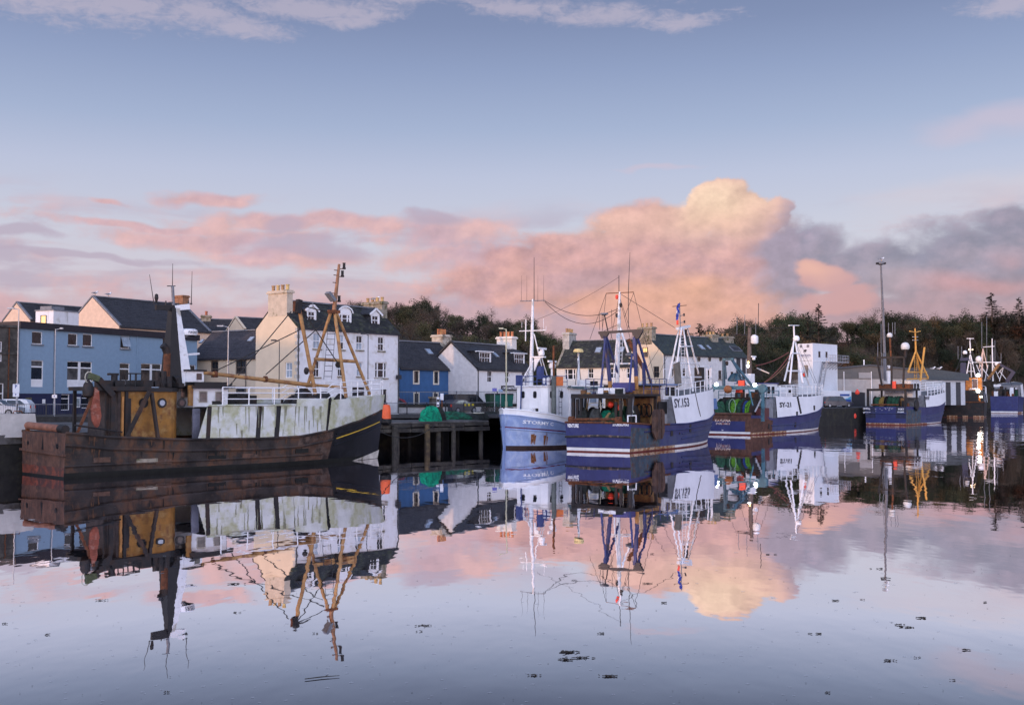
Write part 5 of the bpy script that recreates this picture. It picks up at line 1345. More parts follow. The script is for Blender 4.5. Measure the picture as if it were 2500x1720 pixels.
    for (A, B_, C_) in (((392, 943), (388, 922), (374, 938)), ((440, 945), (432, 921), (425, 925)), ((384, 944), (384, 915), (384, 908)), ((398, 944), (398, 912), (398, 905)), ((412, 945), (412, 925), (412, 918))):
        part_tube(root, 'vent', m_dark, [fr.pix(*A, -1), fr.pix(*B_, -1), fr.pix(*C_, -1)], .2 if A[0] > 395 else .15, 9)
    # small forward wheelhouse
    zf = 3.66; n = fr.rect(472, 947, 556, 986, -1.4)
    cabin(root, m_whited, n[0], n[1], -1.4, 1.6, zf - .1, n[3], side_w=[fr.rect(487, 956, 504, 980, -1.4), fr.rect(527, 957, 541, 980, -1.4)], aft_w=[(-.9, -.1, zf + .5, zf + 1.1)], fm=mat('worn_frame', (.35, .33, .28), .7, .2), wm=m_curtain)
    n2 = fr.rect(473, 932, 552, 947, -1.5); part_box(root, 'wheelhouse_roof', m_black, n2[0], n2[1], -1.6, 1.8, n[3], n2[3]); part_box(root, 'roof_skirt', m_dark, n2[0] - .2, n2[1] + .5, -1.7, 1.9, n[3] - .02, n[3] + .14)
    n3 = fr.rect(455, 906, 498, 932, -.6); cabin(root, m_whited, n3[0], n3[1], -.6, 1.2, n2[3], n3[3], name='upper_wheelhouse', rm=m_black, side_w=[fr.rect(479, 911, 492, 927, -.6)], fm=m_whited)
    ww = fr.rect(464, 940, 471, 990, -1.6); part_box(root, 'wheelhouse_side', yel, ww[0] - .1, ww[1], -1.62, -1.5, ww[2], ww[3])
    part_box(root, 'grey_door', mat('grey_door', (.12, .125, .16), .7, .3), fr.pix(471, 1040, -2.2)[0], fr.pix(488, 1040, -2.2)[0], -2.2, -2.1, 1.5, 3.5)
    # yellow boom and tripod mast
    ym = mat('yellow_spar', (.36, .20, .075), .65, .25, 2, bump=.2, col2=(.20, .09, .04), amt2=.35, sc2=2)
    part_tube(root, 'cargo_boom', ym, [fr.pix(497, 909, -.6), fr.pix(770, 941, -.6)], [.11, .14], 10)
    for px, py in ((525, 913), (648, 925)):
        c = fr.pix(px, py, -.6); part_tube(root, 'boom_band', m_rust, [(c[0] - .08, c[1], c[2]), (c[0] + .08, c[1], c[2])], .2, 10)
    zd = 3.75
    def dn(p): return p
    head = fr.pix(815, 762, 0)
    def leg(name, A, B_, yb, r=.13): 
        p = fr.pix(A[0], A[1], 0); q = fr.pix(B_[0], B_[1], yb); part_tube(root, name, ym, [q, p], r, 10)
    leg('mast_leg', (807, 764), (748, 950), 1.6, .105); leg('mast_leg', (817, 762), (845, 970), -1.7, .115); leg('mast_leg', (822, 765), (903, 962), .3, .105)
    p = fr.pix(731, 756, -1.2); q = fr.pix(770, 962, -1.2); part_tube(root, 'derrick_leg', ym, [q, p], .125, 10)
    c = fr.pix(729, 745, -1.2); part_bar(root, 'derrick_head', m_dark, (c[0] - .1, c[1], c[2] - .5), (c[0] + .05, c[1], c[2] + .35), .34, .3); part_bar(root, 'derrick_fork', m_rust, (c[0] - .35, c[1], c[2] - .4), (c[0] - .3, c[1], c[2] + .25), .1)
    part_tube(root, 'mast_crossbar', ym, [fr.pix(767, 876, .75), fr.pix(867, 882, -.2)], .11, 8)
    part_tube(root, 'lower_crossbar', ym, [fr.pix(750, 938, 1.2), fr.pix(845, 946, -1.2)], .09, 8)
    top = fr.pix(828, 645, 0); part_tube(root, 'upper_mast', mat('worn_spar', (.26, .13, .065), .7, .3), [head, top], [.15, .09], 10)
    part_bar(root, 'mast_collar', m_rust, (head[0] - .4, 0, head[2] + .02), (head[0] + .4, 0, head[2] + .05), .35, .22)
    for py in (660, 672, 690, 716, 742): c = fr.pix(826 - (py - 650) * .11, py, 0); part_bar(root, 'mast_step', m_rust, (c[0] - .3, 0, c[2]), (c[0], 0, c[2]), .05)
    for px, py in ((840, 649), (836, 668), (828, 729)):
        c = fr.pix(px, py, 0); b = MB(); b.lathe([(.12, -.22), (.12, -.12), (.09, -.1), (.09, .16), (.12, .2)], 8, c); b.build('navigation_light', m_dark, root); part_bar(root, 'light_bracket', m_rust, (c[0] - .4, 0, c[2] - .22), (c[0], 0, c[2] - .2), .05)
    c = fr.pix(806, 724, -.1); b = MB(); b.bar((c[0] - .25, -.15, c[2] + .25), (c[0] + .25, -.15, c[2] - .25), .5, .2); b.build('floodlight', m_lead, root)
    for (A, B_, ya, yb) in (((711, 760), (565, 936), -1.2, -.6), ((798, 773), (531, 903), 0, -.6), ((794, 785), (649, 914), 0, -.6), ((731, 745), (836, 903), -1.2, -.5), ((729, 742), (768, 742), -1.2, 0), ((735, 745), (800, 762), -1.2, 0), ((566, 936), (540, 962), -.6, -1)):
        part_tube(root, 'stay', m_rope, [fr.pix(A[0], A[1], ya), fr.pix(B_[0], B_[1], yb)], .035 if A[0] != 566 else .07, 5)
    ladder(root, m_wire, fr.pix(800, 925, -.3), fr.pix(812, 770, 0), .5, (.8, -.6, 0), 12, .02)
    for px, py, s_ in ((737, 948, .7), (752, 950, .6), (775, 955, .5), (790, 950, .6), (830, 958, .5), (717, 952, .6)):
        c = fr.pix(px, py, random.uniform(-.8, .6)); net_heap(root, 'deck_gear', m_dark, (c[0], c[1], zd - .1), s_, s_ * .8, s_ * random.uniform(.9, 1.5), px)
    c = fr.pix(826, 890, -.6); b = MB(); b.lathe([(.19, -.08), (.19, .08)], 12, c, axis='y'); b.build('gilson_block', m_dark, root)
    c = fr.pix(748, 905, .4); b = MB(); b.sphere(c, .17, 10, sz=1.4); b.build('hanging_block', m_dark, root)
    for i, (px, py) in enumerate(((560, 978), (600, 975), (580, 972))): c = fr.pix(px, py, .4); part_box(root, 'deck_box', m_dark, c[0] - .4, c[0] + .4, -.2, .8, 3.6, 4.15 + .1 * i)
    for s_ in (.42, .5): part_tube(root, 'deck_rope', m_rope, [(Lh * s_ + .4 * cos(t_), -1.2 + .4 * sin(t_), 3.72 + t_ * .01) for t_ in [k * .6 for k in range(30)]], .04, 4)
    return fr, H, root
RUSTY = rusty()
# =================================================================== pale blue wooden boat, bow towards us
def stormy():
    head = radians(224); stem = on_z(1232, 1094); Lh = 12.0; BM = 5.2
    o = (stem[0] - cos(head) * Lh, stem[1] - sin(head) * Lh); fr = Fr(o, head, 0)
    root = fr.thing('wooden_fishing_boat', 'pale blue wooden boat with white wheelhouse and plumb bow', 'boat')
    H = Hull(Lh, BM, [(0, 1.75), (.35, 1.75), (.6, 1.95), (.8, 2.35), (1, 2.72)], over=.15, sb=.52, nd=4.6, sbw=.48, nw=3.8, stern=.8, wl=.98, bilge=.5)
    blue = mat('pale_blue_planks', (.22, .30, .50), .5, .12, 1.5, bump=.2, col2=(.31, .39, .56), amt2=.35, sc2=.9, streak=(.16, .09, .05), sta=.22, stsc=2.6)
    bluel = mat('pale_blue_worn', (.25, .33, .52), .5, .15, 1.5, bump=.25, col2=(.37, .44, .58), amt2=.4, sc2=.9, streak=(.15, .075, .03), sta=.42, stsc=2.2)
    anti = mat('antifoul_brown', (.035, .018, .014), .8, .4, 2)
    zst = lambda s_: 1.0 + .72 * max(0, s_ - .35) / .65
    lev = lambda s_: [-.8, 0, .22, .22 + (zst(s_) - .22) * .5, zst(s_) - .05, zst(s_) + .05, zst(s_) + .05 + (H.zs(s_) - zst(s_) - .05) * .5, H.zs(s_)]
    H.shell(root, [anti, bluel, mat('maroon_line', (.10, .012, .03), .5, .2), blue], lambda i, s_, sd_: 0 if i <= 1 else (1 if i <= 3 else (2 if i == 4 else 3)), lev, 60)
    H.transom(root, [anti, bluel, blue], lambda i, j: 0 if i == 0 else 1, [-.8, .2, 1.0, 1.75])
    for side in (-1, 1): H.strip(root, m_white, .0, 1.0, lambda s_: H.zs(s_) + .0, lambda s_: H.zs(s_) + .48, side, -.02, 'bulwark', 50)
    H.strake(root, m_white, 0, .995, lambda s_: H.zs(s_) + .48, .1, name='cap_rail'); H.strake(root, blue, 0, .995, lambda s_: zst(s_) - .12, .1, name='rubbing_band'); H.strake(root, blue, 0, .995, lambda s_: H.zs(s_), .07, name='sheer_strake')
    H.deck(root, mat('grey_deck', (.14, .14, .14), .8, .2), lambda s_: H.zs(s_) - .1)
    b = MB(); b.bar((Lh - .05, 0, -.7), (Lh + .24, 0, 2.75), .16, .2); b.build('stem_post', blue, root)
    def name_fn(u, v):
        x = Lh - .75 - u * 2.3; z = 2.02 + v * .27 - .22 * u
        return H.at(x, z, 1, .03)
    lettering('STORMY C', name_fn, m_text_w, root); lettering('STORMY C', lambda u, v: H.at(Lh - 4.05 + u * 1.75, 1.73 + v * .28 + .22 * u, -1, .03), m_text_w, root)
    # rust weeps below the rubbing band
    rs = mat('rust_weep', (.20, .075, .025), .85, .5, 4)
    for px, py0, py1, w_ in ((1262, 1058, 1082, .16), (1267, 1060, 1083, .1), (1281, 1062, 1083, .09), (1284, 1058, 1080, .12), (1295, 1070, 1080, .07), (1330, 1062, 1086, .22), (1336, 1065, 1086, .12)):
        p = fr.pix(px, py0, 1.9); x = p[0]
        for it in range(3):
            y = H.hb(H.s_of(x, .7), .7); p = fr.pix(px, (py0 + py1) / 2, y); x = p[0]
        zt_ = fr.pix(px, py0, y)[2]; zb_ = fr.pix(px, py1, y)[2]; b = MB()
        rows = [[H.at(x - w_ / 2 * k, zb_ + (zt_ - zb_) * q / 4, 1, .015) for k in (-.35 - .16 * q, .25 + .18 * q)] for q in range(5)]
        b.grid(rows); b.build('rust_weep', rs, root)
    # wheelhouse, bow face towards us
    xF = Lh - 3.6
    yl = fr.pixx(1326, 960, xF)[1]; yr = fr.pixx(1258, 960, xF)[1]
    zt = fr.pixx(1292, 944, xF)[2]; y0, y1 = yr - .15, yl + .1
    zd = 2.0
    P8 = [(xF - 3.0, y0), (xF - .45, y0), (xF, y0 + .35), (xF, y1 - .35), (xF - .45, y1), (xF - 3.0, y1)]
    b = MB(); b.prism(P8, zd - .3, zt, 'z'); wh = b.build('wheelhouse', m_white, root)
    b = MB(); b.prism([(p[0] + (.12 if p[0] > xF - .5 else -.1), p[1] * 1.08) for p in P8], zt, zt + .12, 'z'); b.build('wheelhouse_roof', m_whited, root)
    def oval(P, uc, zc, w_, h_):
        f = MB(); pts = [(uc + w_ / 2 * max(-1, min(1, 1.25 * cos(t_))), zc + h_ / 2 * max(-1, min(1, 1.2 * sin(t_)))) for t_ in [k * 2 * pi / 16 for k in range(16)]]
        f.add([P(u, .02, z) for u, z in pts] + [P(u, .0, z) for u, z in pts], [tuple(range(16))] + [(i, (i + 1) % 16, (i + 1) % 16 + 16, i + 16) for i in range(16)]); q = f.build('wheelhouse_window', m_frame_k, wh)
        g = MB(); g.add([P(uc + (u - uc) * .84, .03, zc + (z - zc) * .84) for u, z in pts], [tuple(range(16))]); g.build('pane', m_glass, q)
    for px in (1277, 1306): c = fr.pixx(px, 963, xF); oval(lambda u, d, z: (xF + d, u, z), c[1], c[2], .40, .58)
    zc = fr.pixx(1300, 963, xF)[2]
    for xx in (xF - .9, xF - 2.1): oval(lambda u, d, z: (u, y1 + d, z), xx, zc, .38, .58); oval(lambda u, d, z: (u, y0 - d, z), xx, zc, .38, .58)
    c = fr.pixx(1311, 1003, xF); part_box(root, 'wheelhouse_hatch', m_black, xF - .01, xF + .02, c[1] - .16, c[1] + .16, c[2] - .28, c[2] + .22)
    c = fr.pixx(1300, 998, xF); part_box(root, 'hatch_box', m_white, xF, xF + .35, c[1] - .35, c[1] + .3, 2.0, c[2] + .1)
    b = MB(); b.lathe([(.9, 0), (.82, .25), (.5, .42), (.05, .46)], 14, (Lh - 1.9, -.9, 2.35)); b.build('forepeak_hood', m_white, root, smooth=True)
    part_box(root, 'forepeak_port', m_black, Lh - 1.35, Lh - 1.02, -1.1, -.75, 2.42, 2.66)
    # funnel, long deckhouse behind
    x1 = xF - 3.0; 
    zt2 = zt - .12
    b = MB(); b.box(1.2, x1, y0 + .1, y1 + .15, 1.4, zt2); dh = b.build('deckhouse', m_white, root); b = MB(); b.box(.6, x1 + .2, y0 - .3, y1 + .5, zt2, zt2 + .22); b.build('deckhouse_roof', mat('teal_roof', (.06, .12, .14), .6, .3, 2, col2=(.4, .4, .38), amt2=.3), root)
    b = MB(); b.box(.6, x1 + .2, y1 + .44, y1 + .53, zt2 + .16, zt2 + .26); b.build('roof_edge', m_white, root)
    part_box(root, 'deckhouse_door', m_black, x1 - 2.1, x1 - 1.5, y1 + .15, y1 + .18, 1.7, zt2 - .1)
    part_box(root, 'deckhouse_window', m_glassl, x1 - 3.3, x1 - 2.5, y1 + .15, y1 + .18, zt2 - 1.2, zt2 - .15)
    part_box(root, 'deckhouse_post', m_lead, x1 - 1.45, x1 - 1.36, y1 + .4, y1 + .48, 1.8, zt2)
    yf = y1 + .05; p = fr.pix(1352, 980, yf + .3); part_tube(root, 'exhaust_casing', mat('grey_green_pipe', (.10, .115, .105), .7, .3), [(p[0], yf + .3, 1.6), (p[0], yf + .3, fr.pix(1352, 918, yf)[2])], .2, 10)
    part_tube(root, 'exhaust_pipe', m_rust, [(p[0], yf + .3, fr.pix(1352, 920, yf)[2]), (p[0], yf + .3, fr.pix(1354, 844, yf)[2])], .09, 8)
    ladder(root, m_dark, (p[0] - .8, yf + .3, 1.7), (p[0] - .8, yf + .3, zt2), .35, (1, 0, 0), 7)
    b = MB(); c = (x1 - 3.9, y1 + .28, 2.6)
    for k in range(24):
        a0, a1 = 2 * pi * k / 24, 2 * pi * (k + 1) / 24; b.tube([(c[0] + .42 * cos(a0), c[1], c[2] + .42 * sin(a0)), (c[0] + .42 * cos(a1), c[1], c[2] + .42 * sin(a1))], .09, 6, 1 if k % 6 == 0 else 0)
    b.build('life_ring', [m_red, m_white], root)
    # bridge-deck rail, boxes
    bl = mat('boat_blue', (.035, .055, .17), .5, .15)
    b = MB()
    for (u, v) in [(xF - .1, y0 + .3), (xF - .1, y1 - .3), (xF - 2.8, y1), (xF - 2.8, y0), (xF - .1, 0), (xF - 1.4, y1), (xF - 1.4, y0)]: q = MB(); q.tube([(u, v, zt), (u, v, zt + .9)], .03, 5); q.build('stanchion', bl, root)
    for z in (.45, .9): q = MB(); q.tube([(xF - 2.8, y0, zt + z), (xF - .1, y0 + .3, zt + z), (xF - .1, y1 - .3, zt + z), (xF - 2.8, y1, zt + z)], .028, 5); q.build('rail', bl, root)
    part_box(root, 'raft_canister', bl, xF - .5, xF - .1, y0 + .1, y0 + .55, zt, zt + 1.0); part_box(root, 'locker', bl, xF - 1.0, xF - .6, y1 - .75, y1 - .35, zt, zt + .95)
    b = MB(); b.lathe([(.28, -.3), (.34, -.1), (.34, .25), (.2, .42)], 12, (xF - .9, .35, zt + .45)); b.build('searchlight', m_white, root, smooth=True)
    part_box(root, 'orange_life_raft', mat('orange_fabric', (.75, .20, .06), .7, .15), xF - 2.1, xF - 1.3, y1 - .4, y1 + .2, zt + .1, zt + .85)
    part_tube(root, 'blue_pole', bl, [fr.pixx(1271, 1004, xF + .15), fr.pixx(1273, 925, xF + .15)], .06, 6)
    # mast
    xm = xF - 1.1; b0 = fr.pixx(1296, 940, xm); t0 = fr.pixx(1301, 730, xm)
    part_tube(root, 'mast', m_whited, [(xm, b0[1], zt), (xm, t0[1], t0[2])], [.2, .1], 10)
    Y = b0[1]
    def pm(px, py, dx=0): return fr.pixx(px, py, xm + dx)
    part_tube(root, 'antenna', m_wire, [pm(1304, 735), pm(1304, 628)], [.035, .02], 5)
    for px in (1273, 1286, 1313, 1327): part_tube(root, 'antenna', m_wire, [pm(px, 736), pm(px + .3, 672)], [.02, .008], 4)
    part_tube(root, 'upper_yard', m_lead, [pm(1270, 735), pm(1330, 733)], .04, 6)
    part_tube(root, 'lower_yard', m_white, [pm(1268, 808), pm(1332, 806)], .05, 6)
    part_tube(root, 'stub_mast', m_white, [pm(1283, 832), pm(1284, 780)], .05, 6)
    for px, a, c in ((1274, 800, 786), (1327, 806, 778), (1333, 806, 796)): part_tube(root, 'stub_aerial', m_white, [pm(px, a), pm(px, c)], .02, 4)
    for A, B_, d1 in (((1304, 815), (1330, 926), -1.3), ((1302, 880), (1270, 935), .7), ((1320, 865), (1340, 930), -1.6), ((1301, 870), (1284, 930), -1.0)): part_tube(root, 'mast_stay', m_white, [pm(*A), pm(B_[0], B_[1], d1)], .05, 6)
    radar_bar(root, pm(1323, 850.5), 1.7, ang=radians(20)); part_bar(root, 'radar_platform', m_white, pm(1300, 871), pm(1330, 871), .3, .12)
    radar_dome(root, pm(1322, 862), .26)
    radar_bar(root, pm(1348, 882, -1.2), 1.6, ang=radians(20)); b = MB(); c = pm(1348, 892, -1.2); b.lathe([(.12, -1.2), (.12, -.3), (.28, -.2), (.3, .1), (.2, .2)], 12, c); b.build('radar_pedestal', m_white, root, smooth=True)
    b = MB(); c = pm(1310, 880); b.prism([(xm - .5, -.6), (xm + .1, -.6)], 0, 1, 'z') if False else b.add([pm(1305, 905), pm(1305, 872), pm(1322, 872), pm(1313, 885)], [(0, 1, 2, 3)]); 
    v_ = [(p[0] - .05, p[1], p[2]) for p in b.v] + [(p[0] + .05, p[1], p[2]) for p in b.v]; b.v = []; b.f = []; b.mi = []
    b.add(v_, [(0, 1, 2, 3), (7, 6, 5, 4), (0, 4, 5, 1), (1, 5, 6, 2), (2, 6, 7, 3), (3, 7, 4, 0)]); b.build('mast_gusset', m_white, root)
    part_box(root, 'blue_cowl', bl, xm - .6, xm - .2, pm(1312, 900)[1] - .3, pm(1312, 900)[1] + .2, pm(1312, 925)[2], pm(1312, 893)[2])
    # mast aft with yellow dome
    c = fr.pix(1412, 860, 0); part_tube(root, 'aft_post', m_whited, [(c[0], 0, zt2), (c[0], 0, c[2])], [.14, .08], 8)
    b = MB(); b.lathe([(.42, 0), (.44, .12), (.36, .28), (.1, .34)], 14, (c[0], 0, c[2])); b.build('yellow_radome', mat('yellowed_dome', (.62, .50, .22), .5, .15), root, smooth=True); part_tube(root, 'post_crossbar', m_dark, [(c[0] - .5, 0, c[2] - .45), (c[0] + .5, 0, c[2] - .4)], .04, 5)
    for d in (-1.2, 1.2): part_tube(root, 'post_stay', m_rope, [(c[0], 0, c[2] - .6), (c[0] + d, d * .6, zt2 + .2)], .03, 5)
    part_box(root, 'roof_locker', m_white, c[0] - .5, c[0] + .2, .3, .9, zt2 + .2, zt2 + .75); part_box(root, 'black_tray', m_black, c[0] - 1.4, c[0] - .7, .3, 1.0, zt2 + .2, zt2 + .65)
    return fr, root, pm
ST = stormy()

# =================================================================== stern trawlers lying along the quay
m_navy = mat('navy_hull', (.030, .040, .19), .5, .15, 1.2, bump=.12, col2=(.05, .062, .22), amt2=.4, sc2=.8, streak=(.055, .035, .05), sta=.26)
m_navyg = mat('navy_weathered', (.045, .060, .20), .55, .22, 1.4, bump=.2, col2=(.075, .09, .20), amt2=.45, sc2=1.4, streak=(.11, .075, .06), sta=.3)
m_boot = mat('boot_top_white', (.66, .64, .60), .6, .1, 2, streak=(.30, .14, .06), sta=.25)
m_bootr = mat('boot_top_rusty', (.45, .33, .22), .7, .3, 2, col2=(.22, .09, .03), amt2=.5, sc2=3)
m_anti = mat('antifoul_red', (.13, .02, .015), .7, .3, 2)
m_bowwhite = mat('bow_white', (.74, .75, .77), .5, .05, 1, streak=(.45, .33, .22), sta=.18)
m_patch = mat('blistered_paint', (.05, .085, .12), .7, .35, 1.6, bump=.4, col2=(.13, .055, .03), amt2=.45, sc2=1.3, col3=(.09, .14, .17))
m_green = mat('green_net', (.016, .070, .035), .95, .4, 5, bump=.8, col2=(.01, .03, .02), amt2=.4, sc2=4)
m_lime = mat('lime_net', (.10, .27, .02), .95, .4, 5, bump=.8, col2=(.03, .10, .012), amt2=.35, sc2=3)
m_teal = mat('teal_net', (.0, .16, .09), .95, .35, 5, bump=.8)
m_netk = mat('dark_net', (.022, .027, .024), .95, .4, 5, bump=.8)
m_bluenet = mat('blue_net', (.03, .06, .22), .95, .3, 5, bump=.6)
def trawler_hull(root, H, white=True, rz=(.18, .42), sR=.0, tr_m=None, boot=.20, rust_x=None, deckz=.75, hullm=None, hullw=None):
    lev = lambda s_: [-.7, -.02, .09, .09 + boot] + [.09 + boot + (H.zs(s_) - .09 - boot) * k / 6 for k in range(1, 7)]
    hullm = hullm or m_navy; hullw = hullw or m_navyg
    def zone(i, s_, sd_):
        if i <= 1: return 0
        if i == 2: return 2 if (s_ < .35 or s_ > .93) else 1
        if rust_x and s_ < rust_x and i < 8: return 5
        return 4 if i < 6 else 3
    H.shell(root, [m_anti, m_boot, m_bootr, hullm, hullw, tr_m or m_patch], zone, lev, 52)
    H.deck(root, m_dark, lambda s_: H.zs(s_) - deckz, 0, .6)
    return lev
def gantry(root, m, x, ya, yb, z0, z1, w_=.2, name='gantry'):
    part_bar(root, name + '_post', m, (x, ya, z0), (x, ya, z1), w_); part_bar(root, name + '_post', m, (x, yb, z0), (x, yb, z1), w_)
    part_bar(root, name + '_beam', m, (x, ya - .15, z1), (x, yb + .15, z1), w_, w_ * 1.1)
def bow_shelter(root, H, s0, ztop, m, lean=.10, rake=.3, deckm=None):
    for side in (-1, 1):
        H.strip(root, m, s0, 1.0, lambda s_: H.zs(s_) + .0, ztop, side, lean, 'bow_bulwark', 30, sl0=-rake)
    def dz(s_): return ztop(s_) - .06
    b = MB(); rows = [[], []]
    for i in range(25):
        s_ = s0 + (1 - s0) * i / 24; z = dz(s_); w_ = max(.02, H.hb(s_, H.zs(s_)) - lean * (z - H.zs(s_)) - .03); rows[0].append((H.xs(s_, z), -w_, z)); rows[1].append((H.xs(s_, z), w_, z))
    b.grid(rows); b.build('whaleback', deckm or mat('grey_deck', ()), root)
    z = H.zs(s0); w_ = H.hb(s0, z); b = MB(); b.quad((H.xs(s0, z) + .1, -w_ + .1, z - .7), (H.xs(s0, z) + .1, w_ - .1, z - .7), (H.xs(s0, z) + .1, w_ - .3, ztop(s0)), (H.xs(s0, z) + .1, -w_ + .3, ztop(s0))); b.build('shelter_bulkhead', mat('dull_grey', (.20, .21, .23), .7, .2), root)
def tripod(root, m, top, feet, r=.09, bars=(.35, .65), barm=None):
    for f in feet: part_tube(root, 'mast_leg', m, [f, top], [r, r * .8], 8)
    for k in bars:
        P_ = [Vector(f).lerp(Vector(top), k) for f in feet]
        for i in range(len(P_)): part_tube(root, 'mast_brace', barm or m, [P_[i], P_[(i + 1) % len(P_)]], r * .7, 6)
def venture():
    BM = 5.7; fr, Lh = boat_frame((1544, 1106), (1727, 1077), BM)
    root = fr.thing('stern_trawler', 'navy trawler SY.153 moored outermost with blue aft gantry and white bow tripod', 'boat')
    H = Hull(Lh, BM, [(0, 2.2), (.2, 2.0), (.45, 1.95), (.65, 2.15), (.85, 2.6), (1, 3.0)], over=.9, sb=.5, nd=2.5, sbw=.40, nw=1.9, stern=.97)
    trawler_hull(root, H, rust_x=.22)
    H.transom(root, [m_anti, m_boot, m_navy], lambda i, j: 0 if i <= 1 else (1 if i == 2 else 2), [-.7, 0, .09, .32, 1.0, 1.6, 2.2], 8)
    part_tube(root, 'transom_belt', mat('scraped_belt', (.035, .032, .03), .7, .4, 3, col2=(.13, .05, .025), amt2=.35, sc2=1.5, col3=(.25, .2, .16)), [(-.04, -2.75, 1.18), (-.06, 0, 1.24), (-.04, 2.75, 1.12)], .09, 6)
    part_tube(root, 'transom_cap', m_rust, [(0, -2.75, 2.22), (0, 2.75, 2.22)], .08, 6)
    def tf(u0, u1, z0, z1): return lambda u, v: (-.03, u0 + (u1 - u0) * u, z0 + (z1 - z0) * v)
    a = fr.pixx(1382, 1039, 0)[1]; c = fr.pixx(1413, 1039, 0)[1]; z = fr.pixx(1400, 1043, 0)[2]
    lettering('VENTURE', tf(a - .12, c, z, z + .28), m_text_w, root, bold=.035)
    a = fr.pixx(1496, 1036, 0)[1]; c = fr.pixx(1537, 1037, 0)[1]; z = fr.pixx(1520, 1040, 0)[2]
    lettering('STORNOWAY', tf(a, c, z, z + .28), m_text_w, root, bold=.035)
    for dz in (.75, 1.15, 1.5): H.strake(root, m_navyg, .42 if dz != 1.5 else .1, .985, lambda s_, dz=dz: dz + (s_ - .42) * .9 if s_ > .42 else dz, .07, name='rubbing_strake')
    H.strake(root, m_rust, 0, .3, lambda s_: H.zs(s_), .1, name='cap_rail'); H.strake(root, m_navy, .3, .99, lambda s_: H.zs(s_), .1, name='cap_rail')
    ztop = lambda s_: 4.15 + (s_ - .36) * 1.6
    s0 = .36
    bow_shelter(root, H, s0, ztop, m_bowwhite, lean=.10, rake=.6)
    def wall(x, z, side):
        s_ = H.s_of(x, min(z, 2.2)); zz = H.zs(s_); w_ = H.hb(s_, zz) - .10 * (z - zz) + .035; return (x, side * w_, z)
    def onside(px, py):
        y = -2.6
        for _ in range(6):
            p = fr.pix(px, py, y); y = wall(p[0], p[2], -1)[1]
        return p
    p = onside(1647, 988); q = onside(1683, 984)
    lettering('SY.153', lambda u, v: wall(p[0] + (q[0] - p[0]) * u, p[2] - .25 + v * .75 + .10 * u, -1), mat('reg_grey', (.05, .05, .07), .6, .2), root, bold=.02)
    lettering('SY.153', lambda u, v: wall(q[0] - (q[0] - p[0]) * u, p[2] - .25 + v * .75, 1), mat('reg_grey', ()), root)
    x = onside(1703, 990)[0]; b = MB(); b.tube([wall(x - .3, 4.7, -1), wall(x + .1, 3.4, -1), wall(x + .5, 2.5, -1)], .03, 5); b.build('plate_seam', m_dark, root)
    for px, py, w_, h_ in ((1640, 1056, .45, .5), (1685, 1044, .4, .8), (1659, 1057, .2, .18)):
        y = -2.7
        for _ in range(6):
            q_ = fr.pix(px, py, y); y = -H.hb(H.s_of(q_[0], q_[2]), q_[2])
        part_box(root, 'freeing_port', m_black, q_[0] - w_ / 2, q_[0] + w_ / 2, y - .03, y + .04, q_[2] - h_ / 2, q_[2] + h_ / 2)
    # trawl door hung on the quarter
    c = fr.pix(1606, 1035, -3.0); trawl_door(root, mat('brown_door', (.06, .035, .028), .8, .35, 2, bump=.4, col2=(.11, .06, .04), amt2=.4), (c[0], -3.05, c[2]), 2.2, 2.3)
    # shelter deck over the net drum
    zg = fr.pixx(1480, 968, 1.2)[2]
    gantry(root, m_dark, .8, -2.3, 2.5, 1.5, zg, .24, 'shelter'); gantry(root, m_dark, 5.2, -2.4, 2.4, 1.5, zg, .22, 'shelter')
    part_box(root, 'shelter_deck', m_dark, .6, 6.0, -2.5, 2.6, zg + .05, zg + .22)
    net_drum(root, (3.4, -.55, 2.45), 1.05, 1.7, [m_green, m_green, m_green], 3); net_drum(root, (3.3, 1.35, 2.3), 1.05, 1.5, [m_netk, m_netk, m_netk], 5)
    net_heap(root, 'teal_net_heap', m_teal, (2.2, .35, 2.4), .55, .5, .7, 8); net_heap(root, 'dark_net_heap', m_netk, (2.0, 1.5, 1.5), .9, .8, 1.5, 9)
    part_tube(root, 'net_rope', mat('hemp', (.22, .14, .06), .9, .3), [(1.0, .35, 1.6), (1.1, .1, 2.2), (1.6, -.25, 2.9)], [.13, .15, .13], 7)
    part_tube(root, 'white_rope', mat('pale_rope', (.5, .5, .42), .9, .2), [(1.6 + .1 * sin(k), .9 + .7 * cos(k * .6), 3.55 + .16 * sin(k * .6)) for k in range(11)], .035, 5)
    for y, z in ((-.25, 3.55), (-.95, 3.3)): b = MB(); b.sphere((1.9, y + .1, z), .24, 10); b.build('float', m_red, root, smooth=True)
    part_tube(root, 'stern_roller', m_rust, [(.2, -1.5, 2.48), (.2, 2.3, 2.42)], .11, 8)
    for y in (-1.6, 2.35): b = MB(); b.lathe([(.26, -.2), (.26, .2)], 10, (.25, y, 2.42), axis='y'); b.build('roller_end', m_rust, root)
    for y in (-1.5, 2.2, 1.9, -1.1): part_bar(root, 'stern_post', m_dark, (.9, y, 1.5), (.9, y, zg - random.uniform(0, .5)), .2, .16)
    part_bar(root, 'leaning_strut', m_lead, (1.0, -2.2, 2.0), (2.0, -2.0, zg), .16)
    part_tube(root, 'white_hoop', m_white, [(.4, -2.3, 2.2), (.4, -2.3, 2.75), (1.4, -2.5, 2.75), (1.4, -2.5, 2.1)], .06, 6)
    # blue aft A-frames
    blf = mat('gantry_blue', (.028, .038, .13), .55, .25, 2, col2=(.08, .05, .04), amt2=.2)
    xg = 4.5
    def g(px, py, x=xg): return fr.pixx(px, py, x)
    zt = g(1520, 810)[2]
    part_bar(root, 'gantry_beam', mat('gantry_black', (.012, .013, .022), .5, .3), g(1462, 812), g(1570, 806), .2, .2)
